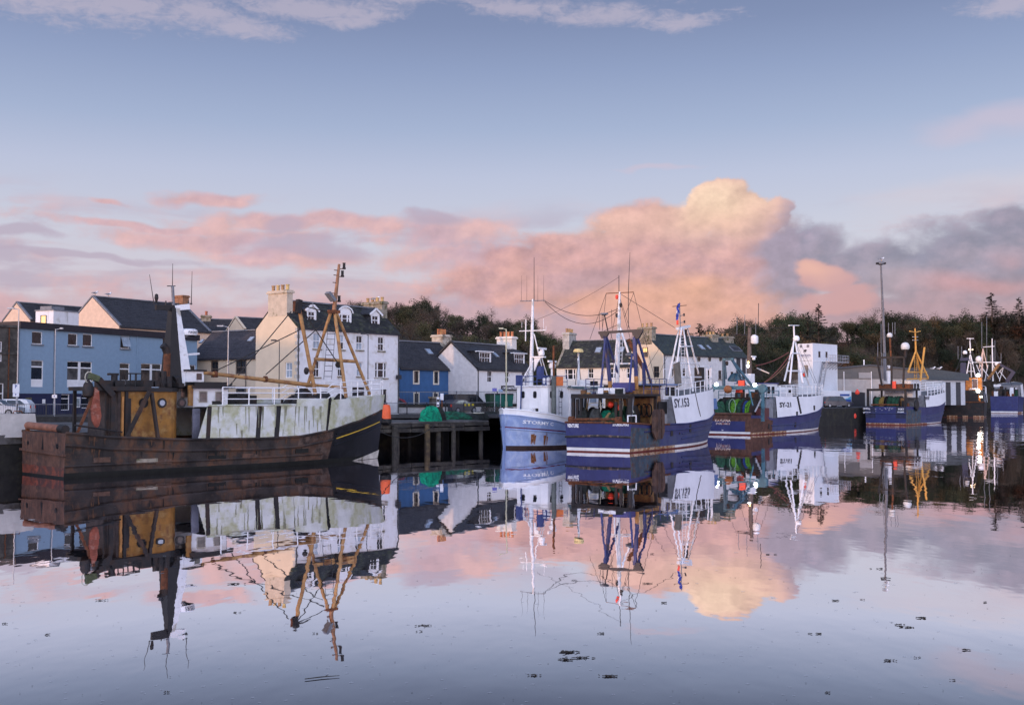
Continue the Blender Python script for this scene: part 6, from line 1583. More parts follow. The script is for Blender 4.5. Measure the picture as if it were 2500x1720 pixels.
    for a, b_ in ((1462, 1490), (1543, 1570)):
        q = MB(); pts = [g(a, 810), g(b_, 808), g((a + b_) / 2 + 3, 826), g((a + b_) / 2 - 6, 826)]; q.add([(p[0] - .12, p[1], p[2]) for p in pts] + [(p[0] + .12, p[1], p[2]) for p in pts], [(0, 1, 2, 3), (7, 6, 5, 4), (0, 4, 5, 1), (1, 5, 6, 2), (2, 6, 7, 3), (3, 7, 4, 0)]); q.build('gantry_head', mat('gantry_black', ()), root)
    oc = mat('ochre_post', ())
    def gleg(A, B_, x0, x1, w_=.2, m=blf): part_bar(root, 'gantry_leg', m, fr.pixx(A[0], A[1], x0), fr.pixx(B_[0], B_[1], x1), w_)
    gleg((1477, 820), (1489, 930), xg, xg, .24); gleg((1489, 930), (1490, 960), xg, xg, .24, oc); gleg((1478, 822), (1466, 960), xg, xg - 1.5, .14); gleg((1480, 820), (1511, 920), xg, xg + 1.8, .14)
    gleg((1549, 822), (1553, 918), xg, xg, .24); gleg((1553, 918), (1554, 950), xg, xg, .24, oc); gleg((1543, 865), (1536, 955), xg, xg - 1.5, .14); gleg((1556, 822), (1589, 935), xg, xg + 1.8, .14); gleg((1571, 885), (1573, 940), xg + 1, xg + 1, .22)
    gleg((1533, 828), (1574, 905), xg + .6, xg + 1.2, .3, m_rust)
    # white main mast
    xm = 6.2
    def pm(px, py, x=xm): return fr.pixx(px, py, x)
    part_tube(root, 'main_mast', m_whited, [pm(1506, 960), pm(1511, 790), pm(1513, 712)], [.18, .15, .07], 10)
    ladder(root, m_white, pm(1514, 890), pm(1516, 805), .3, (0, 1, 0), 9)
    part_tube(root, 'mast_stay', m_white, [pm(1514, 800), pm(1534, 860), ], .09, 6); part_tube(root, 'mast_stay', m_white, [pm(1507, 810), pm(1496, 950, xm - 1)], .06, 6); part_tube(root, 'mast_spreader', m_white, [pm(1488, 888), pm(1540, 887)], .07, 6)
    part_tube(root, 'upper_yard', m_rust, [pm(1480, 716), pm(1547, 713)], .035, 5); part_tube(root, 'antenna', m_wire, [pm(1511, 712), pm(1511, 672)], .03, 5); part_tube(root, 'antenna', m_wire, [pm(1534, 800), pm(1534, 712), pm(1538, 616)], [.03, .03, .015], 5)
    for px, y0, y1 in ((1464, 805, 762), (1471, 805, 770), (1494, 800, 755)): part_tube(root, 'antenna', m_wire, [pm(px, y0, xg), pm(px - 1, y1, xg)], .02, 4)
    part_tube(root, 'lamp_arm', m_dark, [pm(1484, 808, xg), pm(1476, 770, xg)], .05, 5); b = MB(); b.lathe([(.1, -.1), (.34, 0), (.3, .1)], 10, pm(1475, 767, xg)); b.build('deck_lamp', m_lead, root)
    for px, py in ((1506, 725), (1515, 745), (1507, 770)): c = pm(px, py); b = MB(); b.lathe([(.1, -.16), (.13, .0), (.1, .18)], 8, (c[0], c[1], c[2])); b.build('navigation_light', m_dark if px != 1506 else m_red, root)
    b = MB(); c = pm(1538, 866, 5.5); b.lathe([(.1, -.2), (.36, -.05), (.36, .08), (.1, .2)], 12, c); b.build('fish_light', m_lead, root)
    for A, B_ in (((1480, 716), (1440, 828)), ((1513, 725), (1540, 810)), ((1547, 715), (1524, 775))): part_tube(root, 'stay', m_wire, [pm(*A), pm(*B_)], .018, 4)
    # wheelhouse
    xw0 = 6.2; n0 = fr.pix(1601, 990, -1.5)
    zr_ = fr.pix(1620, 940, -1.6)[2]
    oc2 = mat('ochre_casing', (.28, .15, .05), .75, .35, 1.4, col2=(.15, .07, .03), amt2=.4, streak=(.1, .05, .03), sta=.4)
    part_box(root, 'casing', oc2, 5.3, 7.6, -1.9, 2.0, 1.3, zr_ - .15); part_box(root, 'casing_top', m_dark, 5.2, 7.8, -2.0, 2.1, zr_ - .15, zr_)
    part_box(root, 'wheelhouse', mat('wheelhouse_grey', (.30, .31, .33), .7, .15), 7.4, 10.0, -2.05, 2.05, 1.4, zr_ - .9)
    cabin(root, m_whited, 7.35, 10.0, -2.15, 2.15, zr_ - 1.15, zr_, name='bridge', rm=mat('bridge_roof_blue', (.12, .20, .38), .5, .15), lip=.2, side_w=[(7.65, 8.45, zr_ - .85, zr_ - .15), (8.75, 9.6, zr_ - .85, zr_ - .15)], aft_w=[(-1.4, -.4, zr_ - .8, zr_ - .15)])
    n = fr.rect(1607, 980, 1628, 1010, -2.1); part_box(root, 'wheelhouse_door', m_black, n[0], n[1], -2.12, -2.06, n[2], n[3])
    for y, m, s_ in ((.6, mat('tank_blue', (.05, .045, .16), .5, .15), .62), ): c = fr.pixx(1522, 938, 3.8); part_box(root, 'blue_tank', m, 3.4, 4.3, c[1] - .75, c[1] + .75, zg + .35, zg + 1.1)
    c = fr.pixx(1505, 958, 3.0)
    for k in range(4): part_box(root, 'fish_box', m_white, 2.7, 3.4, c[1] + 1.0 - k * .52, c[1] + 1.46 - k * .52, zg + .22, zg + .68)
    rr = random.Random(3)
    for q in range(16):
        x = rr.uniform(1.0, 5.5); y = rr.uniform(-2.1, 2.2); w_ = rr.uniform(.15, .4); part_box(root, 'deck_gear', rr.choice((m_dark, m_rust, blf, m_netk, oc2)), x, x + w_, y, y + w_ * 1.3, zg + .2, zg + .2 + rr.uniform(.12, .5))
    for q in range(12):
        x = rr.uniform(.7, 2.2); y = rr.uniform(-2.3, 2.4); part_tube(root, 'hanging_rope', rr.choice((m_rope, m_netk, mat('pale_rope', ()), mat('hemp', ()))), [(x, y, zg), (x + rr.uniform(-.1, .1), y + rr.uniform(-.15, .15), zg - rr.uniform(.5, 1.0)), (x + rr.uniform(-.2, .2), y + rr.uniform(-.2, .2), zg - rr.uniform(1.2, 2.0))], rr.uniform(.025, .06), 5)
    for q in range(5):
        y = -1.9 + q * .22; part_tube(root, 'coiled_hose', (m_black, m_rust, m_netk, oc2, m_black)[q], [(5.15, y + .22 * sin(k * .6), 3.1 + .5 * cos(k * .6)) for k in range(12)], .06, 5)
    net_heap(root, 'net_bundle', m_netk, (1.3, 1.9, 1.5), .7, .6, 1.75, 61); net_heap(root, 'net_bundle', m_green, (1.6, -.9, 1.5), .8, .9, 1.55, 62); net_heap(root, 'net_bundle', m_netk, (1.9, -1.9, 1.5), .6, .5, 1.9, 63); net_heap(root, 'net_bundle', mat('grey_net', (.055, .06, .058), .95, .4, 5, bump=.8), (1.5, .9, 1.5), .75, .6, 1.7, 64)
    H.rail(root, blf, .12, .30, lambda s_: zg + .2, 1.2, (.33, .66, 1.0), 1.1, r=.025, inset=.3)
    # bow tripod, white
    xt = fr.pix(1663, 820, 0)[0]
    top = fr.pix(1661, 800, 0)
    feet = [fr.pix(1626, 935, .6), fr.pix(1644, 935, -1.3), fr.pix(1692, 950, -1.2), fr.pix(1716, 945, .3)]
    feet = [(f[0], f[1], min(f[2], 4.6)) for f in feet]
    tops = [fr.pix(1657, 805, .2), fr.pix(1664, 800, -.2), fr.pix(1668, 800, -.2), fr.pix(1678, 800, .2)]
    for f, t_ in zip(feet, tops): part_tube(root, 'mast_leg', m_whited, [f, t_], [.095, .07], 8)
    for py, a, b_ in ((845, 1661, 1690), (887, 1648, 1705), (920, 1640, 1712)): part_tube(root, 'mast_brace', m_whited, [fr.pix(a, py, -.7), fr.pix(b_, py, -.4)], .07, 6)
    part_bar(root, 'mast_head', m_whited, fr.pix(1654, 802, 0), fr.pix(1682, 796, 0), .3, .2); c = fr.pix(1672, 815, 0); part_box(root, 'mast_block', m_dark, c[0] - .15, c[0] + .15, -.15, .15, c[2] - .5, c[2] + .4)
    ladder(root, m_white, fr.pix(1670, 945, -.2), fr.pix(1666, 820, -.1), .42, (.8, -.5, 0), 16)
    part_tube(root, 'topmast', m_lead, [fr.pix(1661, 800, 0), fr.pix(1659, 738, 0)], .05, 6); part_tube(root, 'top_yard', m_rust, [fr.pix(1642, 748, 0), fr.pix(1676, 745, 0)], .03, 5)
    for px, py in ((1670, 768), (1671, 785)): c = fr.pix(px, py, 0); part_tube(root, 'light_bracket', m_lead, [fr.pix(1660, py + 3, 0), c], .03, 5); b = MB(); b.lathe([(.08, -.12), (.08, .12)], 8, c); b.build('navigation_light', m_dark, root)
    c = fr.pix(1654, 787, 0); b = MB(); b.lathe([(.1, -.2), (.1, .2)], 8, c); b.build('red_light', m_red, root)
    # flag (blue saltire) hanging
    fl = mat('flag_blue', (.03, .05, .30), .8, .1); b = MB(); rows = []
    for i in range(9):
        t_ = i / 8; p = fr.pix(1659 - 5 * t_, 741 + 40 * t_, 0); w_ = .12 + .3 * sin(pi * min(1, t_ * 1.1)); rows.append([(p[0] - w_ * (1 - k / 4) - .02, .12 * sin(k * 1.7 + i), p[2]) for k in range(5)])
    b.grid(rows, lambda i, j: 1 if (i in (3, 4) and j in (1, 2)) or (i == 5 and j == 3) else 0); b.build('flag', [fl, m_white], root, smooth=True)
    c = fr.pix(1652, 918, -1.6); b = MB(); b.bar((c[0] - .7, -1.7, c[2]), (c[0] + .55, -1.7, c[2] + .25), .1, 2.0); b.build('mesh_panel', mat('panel_brown', (.16, .14, .11), .7, .3), root)
    H.rail(root, m_whited, .40, .66, lambda s_: ztop(s_), .95, (.5, 1.0), 1.1, r=.035, inset=.3); H.rail(root, m_whited, .72, .985, lambda s_: ztop(s_), 1.9, (.5, 1.0), 1.3, r=.04, inset=.42)
    c = fr.pix(1700, 920, .6); part_bar(root, 'dark_locker', m_dark, (c[0], .3, ztop(.8)), (c[0], .3, ztop(.8) + 2.0), .7)
    c = fr.pix(1636, 960, -1.9); net_heap(root, 'winch', m_dark, (c[0], -1.6, 3.9), .55, .5, .8, 12)
    b = MB(); b.lathe([(.25, -.12), (.45, 0), (.25, .12)], 14, (Lh + .25, -.2, 3.9), axis='x'); 
    rb = MB(); rb.hexa([(Lh - .2, -1.1, 3.0), (Lh + .7, -.8, 3.1), (Lh + .7, .8, 3.1), (Lh - .2, 1.1, 3.0), (Lh - .2, -1.0, 4.0), (Lh + .55, -.6, 3.8), (Lh + .55, .6, 3.8), (Lh - .2, 1.0, 4.0)]); rb.build('bow_cap', mat('bridge_roof_blue', ()), root)
    for A_, B_ in (((1513, 716), (1466, 955)), ((1513, 730), (1560, 905)), ((1513, 790), (1470, 810)), ((1547, 714), (1600, 930)), ((1480, 716), (1470, 810)), ((1513, 716), (1648, 800)), ((1490, 812), (1520, 905)), ((1545, 812), (1525, 905))): part_tube(root, 'rigging', m_wire, [pm(A_[0], A_[1]), pm(B_[0], B_[1])], .018, 4)
    for A_, B_ in (((1661, 800), (1720, 950)), ((1678, 800), (1728, 960)), ((1657, 805), (1600, 935)), ((1670, 805), (1655, 930))): part_tube(root, 'rigging', m_wire, [fr.pix(A_[0], A_[1], 0), fr.pix(B_[0], B_[1], 0)], .018, 4)
    part_tube(root, 'forestay', m_wire, [fr.pix(1622, 830, 0), fr.pix(1575, 905, 0)], .02, 4)
    return fr, root, pm
VE = venture()
# slack cables slung between the two masts
for k, (A, B_, dr) in enumerate((((1330, 734), (1512, 752), .9), ((1330, 736), (1512, 755), 1.5), ((1511, 676), (1310, 780), .25))):
    p = ST[2](A[0], A[1]) if k < 2 else VE[2](A[0], A[1]); q = VE[2](B_[0], B_[1]) if k < 2 else ST[2](B_[0], B_[1])
    f1 = ST[0] if k < 2 else VE[0]; f2 = VE[0] if k < 2 else ST[0]
    P_ = Vector(f1.world(p[0], p[1]) + (p[2],)); Q_ = Vector(f2.world(q[0], q[1]) + (q[2],))
    b = MB(); b.tube(sag(P_, Q_, dr, 14), .022 if k < 2 else .012, 4)
    tag(b.build('mast_cable', m_wire), ('upper of two slack black cables', 'lower of two slack black cables', 'thin taut wire')[k] + ' slung between the pale blue boat and navy trawler masts', 'cable')
# =================================================================== second navy trawler (green net drum)
def kaylana():
    BM = 5.5; fr, Lh = boat_frame((1836, 1062.6), (1998, 1047), BM)
    root = fr.thing('net_drum_trawler', 'navy trawler SY-21 with lime green nets and rusty stern', 'boat')
    H = Hull(Lh, BM, [(0, 2.15), (.1, 2.1), (.22, 1.75), (.5, 1.95), (.7, 2.3), (.88, 2.9), (1, 3.3)], over=1.2, sb=.5, nd=2.6, sbw=.42, nw=2.0, stern=.97)
    rq = mat('rust_quarter', (.13, .055, .035), .8, .4, 1.4, bump=.5, col2=(.07, .035, .025), amt2=.5, sc2=1, col3=(.18, .08, .05))
    trawler_hull(root, H, rust_x=.21, tr_m=rq)
    H.transom(root, [m_anti, m_boot, m_navy, rq], lambda i, j: 0 if i <= 1 else (1 if i == 2 else (3 if (i >= 5 or j == 0) else 2)), [-.7, 0, .14, .36, .95, 1.5, 1.9, 2.2], 8)
    part_tube(root, 'transom_cap', rq, [(0, -2.7, 2.28), (0, 2.7, 2.28)], .14, 8)
    def tf(a, c, z0, z1): return lambda u, v: (-.03, a + (c - a) * u, z0 + (z1 - z0) * v)
    a = fr.pixx(1746, 1026, 0)[1]; c = fr.pixx(1784, 1026, 0)[1]; z = fr.pixx(1765, 1029, 0)[2]; lettering('KAYLANA', tf(a, c, z, z + .26), mat('name_rust_white', (.7, .55, .45), .7, .3, 6, col2=(.4, .12, .04), amt2=.35, sc2=3), root, bold=.03)
    a = fr.pixx(1748, 1033, 0)[1]; c = fr.pixx(1783, 1033, 0)[1]; z = fr.pixx(1765, 1036, 0)[2]; lettering('STORNOWAY', tf(a, c, z, z + .2), mat('name_rust_white', ()), root, bold=.03)
    c = fr.pixx(1764, 1051, 0); lettering('24', tf(c[1] + .1, c[1] - .1, c[2], c[2] + .15), m_text_w, root)
    H.strake(root, m_navyg, .2, .985, lambda s_: .95 + max(0, s_ - .5) * 1.9, .08)
    H.strake(root, m_navy, .25, .99, lambda s_: H.zs(s_), .09, name='cap_rail')
    ztop = lambda s_: 4.15 + max(0, s_ - .6) * 1.1
    s0 = .255; bow_shelter(root, H, s0, ztop, m_bowwhite, .06, .3)
    def wall(x, z, side):
        s_ = H.s_of(x, min(z, 2.2)); zz = H.zs(s_); w_ = H.hb(s_, zz) - .06 * (z - zz) + .035; return (x, side * w_, z)
    def onside(px, py):
        y = -2.5
        for _ in range(7): p = fr.pix(px, py, y); y = wall(p[0], p[2], -1)[1]
        return p
    p = onside(1904, 994); q = onside(1932, 994)
    lettering('SY-21', lambda u, v: wall(p[0] + (q[0] - p[0]) * u, p[2] + v * .58, -1), m_text_k, root, bold=.03)
    for i in range(8): c = onside(1947.5 + i * 1.1, 970 + i * 5.2); part_bar(root, 'ladder_slot', m_dark, wall(c[0] - .2, c[2], -1), wall(c[0] + .2, c[2], -1), .06, .26)
    for px, py in ((1946, 1010), (1942, 1036), (1988, 995), (1877, 1040)):
        y = -2.5
        for _ in range(6): c = fr.pix(px, py, y); y = -H.hb(H.s_of(c[0], min(c[2], 2.3)), min(c[2], H.zs(H.s_of(c[0], 2)))) - .02
        part_box(root, 'freeing_port', m_black, c[0] - .2, c[0] + .2, y - .03, y + .05, c[2] - .28, c[2] + .28)
    c = onside(1999, 972); b = MB(); pts = [(0, .7), (.12, .2), (.5, .35), (.2, 0), (.45, -.5), (.05, -.2), (-.3, -.55), (-.15, -.05), (-.5, .15), (-.12, .25)]
    b.add([wall(c[0] + u * .7, c[2] + v * .62, -1) for u, v in pts], [tuple(range(10))]); b.build('bow_emblem', m_text_k, root)
    # teal gantry
    tl = mat('teal_steel', (.050, .14, .18), .55, .25, 2, col2=(.03, .07, .09), amt2=.3); tld = mat('teal_steel_dark', (.022, .07, .11), .55, .25)
    xg = 1.2
    def g(px, py, x=xg): return fr.pixx(px, py, x)
    part_bar(root, 'gantry_beam', tl, g(1738, 946), g(1865, 946), .35, .42)
    for px in (1735, 1862):
        part_bar(root, 'gantry_post', tl, (xg, g(px, 1000)[1], 1.5), g(px, 942), .3, .3); c = g(px, 948); b = MB(); b.lathe([(.48, -.2), (.48, .2)], 8, (c[0], c[1], c[2]), axis='x'); b.build('gantry_gusset', tl, root)
    part_bar(root, 'frame_post', tld, g(1767, 945), g(1767, 876), .26); part_bar(root, 'frame_post', tld, g(1773, 925), g(1769, 876), .16); part_bar(root, 'frame_head', tl, g(1765, 877), g(1791, 876), .3, .24)
    part_bar(root, 'frame_stay', tld, g(1787, 878), g(1838, 944, xg + 1.6), .24); part_bar(root, 'frame_stay', tld, g(1788, 882), g(1822, 940, xg + 1), .12)
    part_bar(root, 'stay_spar', tl, g(1838, 990, 0.4), g(1826, 940), .12); part_bar(root, 'prop', m_alu, g(1843, 1005, 0.2), g(1860, 970), .12)
    c = g(1775, 884); b = MB(); b.lathe([(.08, -.35), (.16, -.2), (.16, 0), (.06, .15)], 8, c); b.build('block', m_dark, root)
    c = g(1795, 920, 2.2); net_heap(root, 'power_block', tld, (2.2, c[1], c[2] - .5), .5, .8, .9, 4)
    # nets on the drums
    net_drum(root, (2.6, .55, 2.6), 1.35, 3.0, [m_green, m_lime, m_green, m_netk], 11); net_drum(root, (2.6, -1.35, 2.5), 1.3, 1.0, [m_lime, m_lime, m_bluenet], 13)
    net_heap(root, 'green_net_heap', m_green, (1.2, 1.6, 2.0), .8, .8, 1.6, 14); net_heap(root, 'dark_net_heap', m_netk, (1.0, 2.0, 2.0), .7, .6, 1.2, 15)
    part_tube(root, 'rope_loop', mat('pale_green_rope', (.2, .3, .22), .9, .2), [(1.2, .1 + .4 * sin(k * .63), 3.1 + .8 * cos(k * .63)) for k in range(11)], .05, 5)
    c = g(1777, 950, .6); b = MB(); b.sphere((.6, c[1], c[2]), .45, 12); b.build('rusty_float', mat('rust_orange', (.25, .09, .03), .7, .3), root, smooth=True)
    for px, py in ((1810, 935), (1804, 951)): c = g(px, py, 1.9); part_box(root, 'orange_oilskin', m_red, 1.8, 2.1, c[1] - .35, c[1] + .35, c[2] - .3, c[2] + .3)
    c = g(1864, 1008, 3.6); part_box(root, 'maroon_tank', mat('maroon', (.10, .025, .025), .6, .2), 2.6, 4.6, -2.7, -2.0, 1.6, 2.9)
    # mast with lights, wheelhouse
    xm = 5.0
    def pm(px, py, x=xm): return fr.pixx(px, py, x)
    part_tube(root, 'main_mast', mat('brown_mast', (.12, .085, .07), .7, .3), [pm(1829, 920), pm(1830, 800)], [.3, .2], 10)
    part_box(root, 'mast_casing', m_white, xm - .5, xm + .5, pm(1838, 930)[1], pm(1823, 930)[1], 3.6, pm(1830, 912)[2])
    part_tube(root, 'yard', m_dark, [pm(1795, 817), pm(1848, 818)], .09, 6); part_tube(root, 'antenna', m_wire, [pm(1851, 796), pm(1852, 740)], .04, 5)
    for px, y0, y1 in ((1799, 815, 772), (1818, 815, 768), (1845, 815, 775)): part_tube(root, 'antenna', m_lead, [pm(px, y0), pm(px + .5, y1)], .03, 5)
    b = MB(); b.lathe([(.3, -.5), (.42, -.35), (.42, .3), (.2, .5)], 10, pm(1842, 828)); b.build('raft_pod', m_white, root, smooth=True)
    radar_bar(root, pm(1840, 870), 1.1); part_bar(root, 'lamp_arm', m_alu, pm(1848, 898), pm(1878, 911), .12)
    lamp_part(root, pm(1826, 893, xm - .3), .16, (.85, .92, 1), 14); lamp_part(root, pm(1827, 884, xm - .3), .12, (1, .6, .1), 6, 'amber_light')
    lamp_part(root, g(1749, 938, xg - .2), .2, (.85, .92, 1), 16); lamp_part(root, g(1843, 939, xg - .2), .2, (.85, .92, 1), 16)
    cabin(root, m_whited, 5.8, 9.2, -1.7, 1.9, 3.0, 5.6, rm=mat('navy_roof', (.05, .06, .2), .5, .1), side_w=[(6.3, 7.1, 4.5, 5.3), (7.5, 8.3, 4.5, 5.3)], aft_w=[(-1.2, -.3, 4.4, 5.2), (.2, 1.1, 4.4, 5.2)])
    part_box(root, 'dark_shelter', m_dark, 3.4, 5.8, -2.2, 2.3, 3.7, 4.1); part_box(root, 'aft_bulkhead', mat('dull_grey', ()), 4.3, 6.2, -2.45, -2.35, 1.6, 3.9)
    for k in range(8): part_box(root, 'deck_clutter', (m_dark, m_rust, tl, m_dark)[k % 4], 3.6 + .25 * k, 4.1 + .25 * k, -1.9 + .45 * k, -1.4 + .45 * k, 4.1, 4.5 + .12 * (k % 3))
    # white bow tripod
    hd = fr.pix(1939, 830, 0)
    for A, y in (((1915, 930), 1.0), ((1928, 935), -1.7), ((1960, 935), -1.4), ((1976, 940), .3)): f = fr.pix(A[0], A[1], y); part_tube(root, 'mast_leg', m_white, [f, fr.pix(1939 + (2 if A[0] > 1940 else -1), 832, 0)], [.12, .09], 8)
    for py, a, c in ((862, 1932, 1951), (905, 1921, 1962)): part_tube(root, 'mast_brace', m_white, [fr.pix(a, py, -.6), fr.pix(c, py, -.5)], .1, 6)
    part_tube(root, 'topmast', m_white, [hd, fr.pix(1938, 795, 0)], .10, 8); part_bar(root, 'top_yard', m_white, fr.pix(1926, 794, 0), fr.pix(1950, 794, 0), .16, .1); radar_dome(root, fr.pix(1944, 826, -.2), .4)
    part_tube(root, 'red_bracket', m_red, [fr.pix(1962, 911, -1), fr.pix(1963, 918, -1)], .14, 6)
    for A, B_ in (((1925, 860), (1846, 892)), ((1926, 868), (1870, 930))): part_tube(root, 'red_warp', mat('red_rope', (.16, .05, .04), .9, .2), sag(fr.pix(*A, -.3), fr.pix(*B_, -.3), .25), .06, 5)
    part_tube(root, 'top_warp', mat('brown_rope', (.2, .1, .06), .9, .2), sag(fr.pix(1927, 878, -.3), fr.pix(1866, 933, -.3), .35), .05, 5)
    for A_, B_ in (((1830, 800), (1790, 930)), ((1830, 802), (1865, 935)), ((1848, 818), (1900, 935)), ((1830, 800), (1936, 800)), ((1795, 817), (1770, 876))): part_tube(root, 'rigging', m_wire, [fr.pix(A_[0], A_[1], 0), fr.pix(B_[0], B_[1], 0)], .02, 4)
    for A_, B_ in (((1938, 797), (2005, 960)), ((1941, 832), (1990, 935)), ((1938, 832), (1900, 940))): part_tube(root, 'rigging', m_wire, [fr.pix(A_[0], A_[1], 0), fr.pix(B_[0], B_[1], 0)], .02, 4)
    H.rail(root, m_white, .29, .99, lambda s_: ztop(s_), 1.25, (.33, .66, 1.0), 1.5, r=.04, inset=.15)
    H.rail(root, tl, .10, .28, lambda s_: 3.9, .9, (.5, 1.0), 1.5, r=.035, inset=.2)
    cabin(root, m_white, 12.5, 14.5, -1.3, 1.3, 4.1, 5.3, name='fore_companion', side_w=[(13.2, 14.1, 4.6, 5.05)])
    return fr, root
kaylana()
def crystal():
    BM = 6.2; fr, Lh = boat_frame((2215, 1038), (2294, 1029), BM)
    root = fr.thing('white_dome_trawler', 'navy trawler with white satellite dome and bright yellow tripod mast', 'boat')
    H = Hull(Lh, BM, [(0, 2.7), (.3, 2.55), (.55, 2.7), (.8, 3.4), (1, 4.2)], over=1.2, sb=.5, nd=2.6, sbw=.42, nw=2.0, stern=.97)
    trawler_hull(root, H, rust_x=.24, boot=.12)
    H.transom(root, [m_anti, m_bootr, m_navy, mat('navy_bare', (.02, .022, .05), .7, .3)], lambda i, j: 0 if i <= 1 else (1 if i == 2 else (3 if (i >= 4 and j in (0, 1, 6, 7)) else 2)), [-.7, 0, .12, .3, 1.0, 1.8, 2.7], 8)
    part_tube(root, 'transom_belt', m_navyg, [(-.04, -3, 1.75), (-.04, 3, 1.75)], .09, 6)
    def tf(a, c, z0, z1, arc=0): return lambda u, v: (-.035, a + (c - a) * u, z0 + (z1 - z0) * v + arc * sin(pi * u))
    for t_, x0, x1, y, arc in (('CRYSTAL', 2107, 2125, 1000, .08), ('STREAM', 2108, 2125, 1008.5, -.04), ('PORT', 2193, 2207, 1000.5, 0), ('OF NESS', 2191, 2207, 1008, 0)):
        a = fr.pixx(x0, y, 0)[1]; c = fr.pixx(x1, y, 0)[1]; z = fr.pixx(x0, y, 0)[2]; lettering(t_, tf(a, c, z, z + .27, arc), m_text_w, root, bold=.03)
    b = MB(); 
    for k in range(14): y = random.uniform(-1.2, 1.4); z = random.uniform(1.9, 2.5); b.quad((-.02, y, z), (-.02, y + random.uniform(.05, .3), z), (-.02, y + .2, z + random.uniform(.04, .12)), (-.02, y, z + .06))
    b.build('paint_flakes', mat('flaked', (.35, .36, .4), .8, .2), root, kind='stuff')
    for dz in (.8, 1.3): H.strake(root, m_navyg, .35, .985, lambda s_, dz=dz: dz + max(0, s_ - .4) * 1.6, .08)
    ztop = lambda s_: 4.3 + max(0, s_ - .45) * 2.0
    bow_shelter(root, H, .33, ztop, m_bowwhite, .06, .2)
    def wall(x, z, side):
        s_ = H.s_of(x, min(z, 2.5)); zz = H.zs(s_); w_ = H.hb(s_, zz) - .06 * (z - zz) + .04; return (x, side * w_, z)
    y = -2.9
    for _ in range(7): p = fr.pix(2258, 976, y); y = wall(p[0], p[2], -1)[1]
    y = -2.9
    for _ in range(7): q = fr.pix(2270, 976, y); y = wall(q[0], q[2], -1)[1]
    lettering('LH147', lambda u, v: wall(p[0] + (q[0] - p[0]) * u, p[2] + v * .6, -1), m_text_k, root, bold=.03)
    b = MB(); c = wall(fr.pix(2234, 985, -3)[0], 2.9, -1); b.lathe([(.75, -.14), (.9, 0), (.75, .14), (.45, .1), (.45, -.1)], 14, (c[0], c[1] - .15, 2.9), axis='y'); b.build('tyre_fender', m_black, root, smooth=True)
    zg = fr.pixx(2180, 951, 1.0)[2]
    gantry(root, m_dark, 1.0, -2.6, 2.9, 2.0, zg, .3); part_box(root, 'shelter_deck', m_dark, 3.0, 7, -2.8, 2.8, zg - .1, zg + .2); gantry(root, m_dark, 6, -2.6, 2.6, 2.0, zg, .25)
    net_drum(root, (3.6, -.2, 3.0), 1.25, 1.9, [m_green, m_green, m_green], 21); net_drum(root, (3.6, 1.9, 3.0), 1.2, 1.6, [mat('ochre_net', (.20, .13, .03), .95, .4, 5, bump=.6), m_green], 22)
    for k in range(10): part_box(root, 'deck_gear', (m_rust, m_dark, mat('ochre_casing', ()), m_dark)[k % 4], 2 + .5 * k, 2.6 + .5 * k, -2.6 + .5 * k, -2.0 + .5 * k, 2.0, 3.2 + .35 * (k % 4))
    part_tube(root, 'rust_rail', m_rust, [(.3, -1.8, 2.95), (.3, 2.2, 2.95)], .12, 8)
    # black aft frame with domes
    def g(px, py, x=4.0): return fr.pixx(px, py, x)
    part_bar(root, 'frame_beam', m_dark, g(2139, 873), g(2212, 871), .25, .28)
    for A, B_ in (((2141, 873), (2153, 940)), ((2208, 872), (2205, 945)), ((2176, 873), (2177, 940))): part_bar(root, 'frame_leg', m_dark, g(*A), g(*B_), .25)
    part_tube(root, 'dome_post', m_dark, [g(2210, 872), g(2210, 855)], .2, 8); radar_dome(root, g(2210, 845), .62, mat('dome_white', (.62, .62, .60), .5, .12)); part_tube(root, 'rusty_post', m_rust, [g(2175, 870), g(2173, 825)], .14, 8); radar_dome(root, g(2172, 818), .40, mat('dome_white', ()))
    for px, a, c in ((2151, 860, 790), (2169, 815, 788), (2179, 815, 787), (2185, 815, 786), (2143, 870, 835), (2152, 940, 860), (2156, 940, 862)): part_tube(root, 'antenna', m_lead, [g(px, a), g(px, c)], .045, 5)
    radar_bar(root, g(2170, 893, 6), 1.0); part_tube(root, 'white_vent', m_white, [g(2170, 940, 6), g(2169, 905, 6)], .3, 8)
    cabin(root, m_whited, 6, 10, -2, 2.2, 4.0, 6.4, rm=m_whited, aft_w=[(-1.3, -.3, 5.3, 6.1), (.4, 1.4, 5.3, 6.1)], side_w=[(6.6, 7.6, 5.3, 6.1), (8.0, 9, 5.3, 6.1)])
    c = g(2183, 940, 4); part_box(root, 'orange_suit', m_red, 3.9, 4.2, c[1] - .25, c[1] + .25, c[2] - .8, c[2] + .6); part_box(root, 'rusty_deck', m_rust, 4.2, 5.8, -2.2, 2.4, zg + .2, zg + .9)
    # yellow tripod
    yl = mat('bright_yellow_spar', (.60, .30, .06), .6, .15, 2)
    hd = fr.pix(2236, 856, 0); zd = ztop(.5)
    part_tube(root, 'topmast', yl, [hd, fr.pix(2234, 801, 0)], [.15, .1], 8); part_bar(root, 'top_yard', yl, fr.pix(2221, 808, 0), fr.pix(2234, 811, 0), .16, .12); part_bar(root, 'top_yard', yl, fr.pix(2247, 808, 0), fr.pix(2234, 811, 0), .16, .12)
    for py in (822, 830): part_bar(root, 'light_bar', m_alu, fr.pix(2228, py, 0), fr.pix(2241, py, 0), .1)
    for A, y in (((2217, 908), .8), ((2247, 915), .4), ((2266, 922), -1.2)): part_tube(root, 'mast_leg', yl, [fr.pix(A[0], A[1], y), hd], [.15, .12], 8)
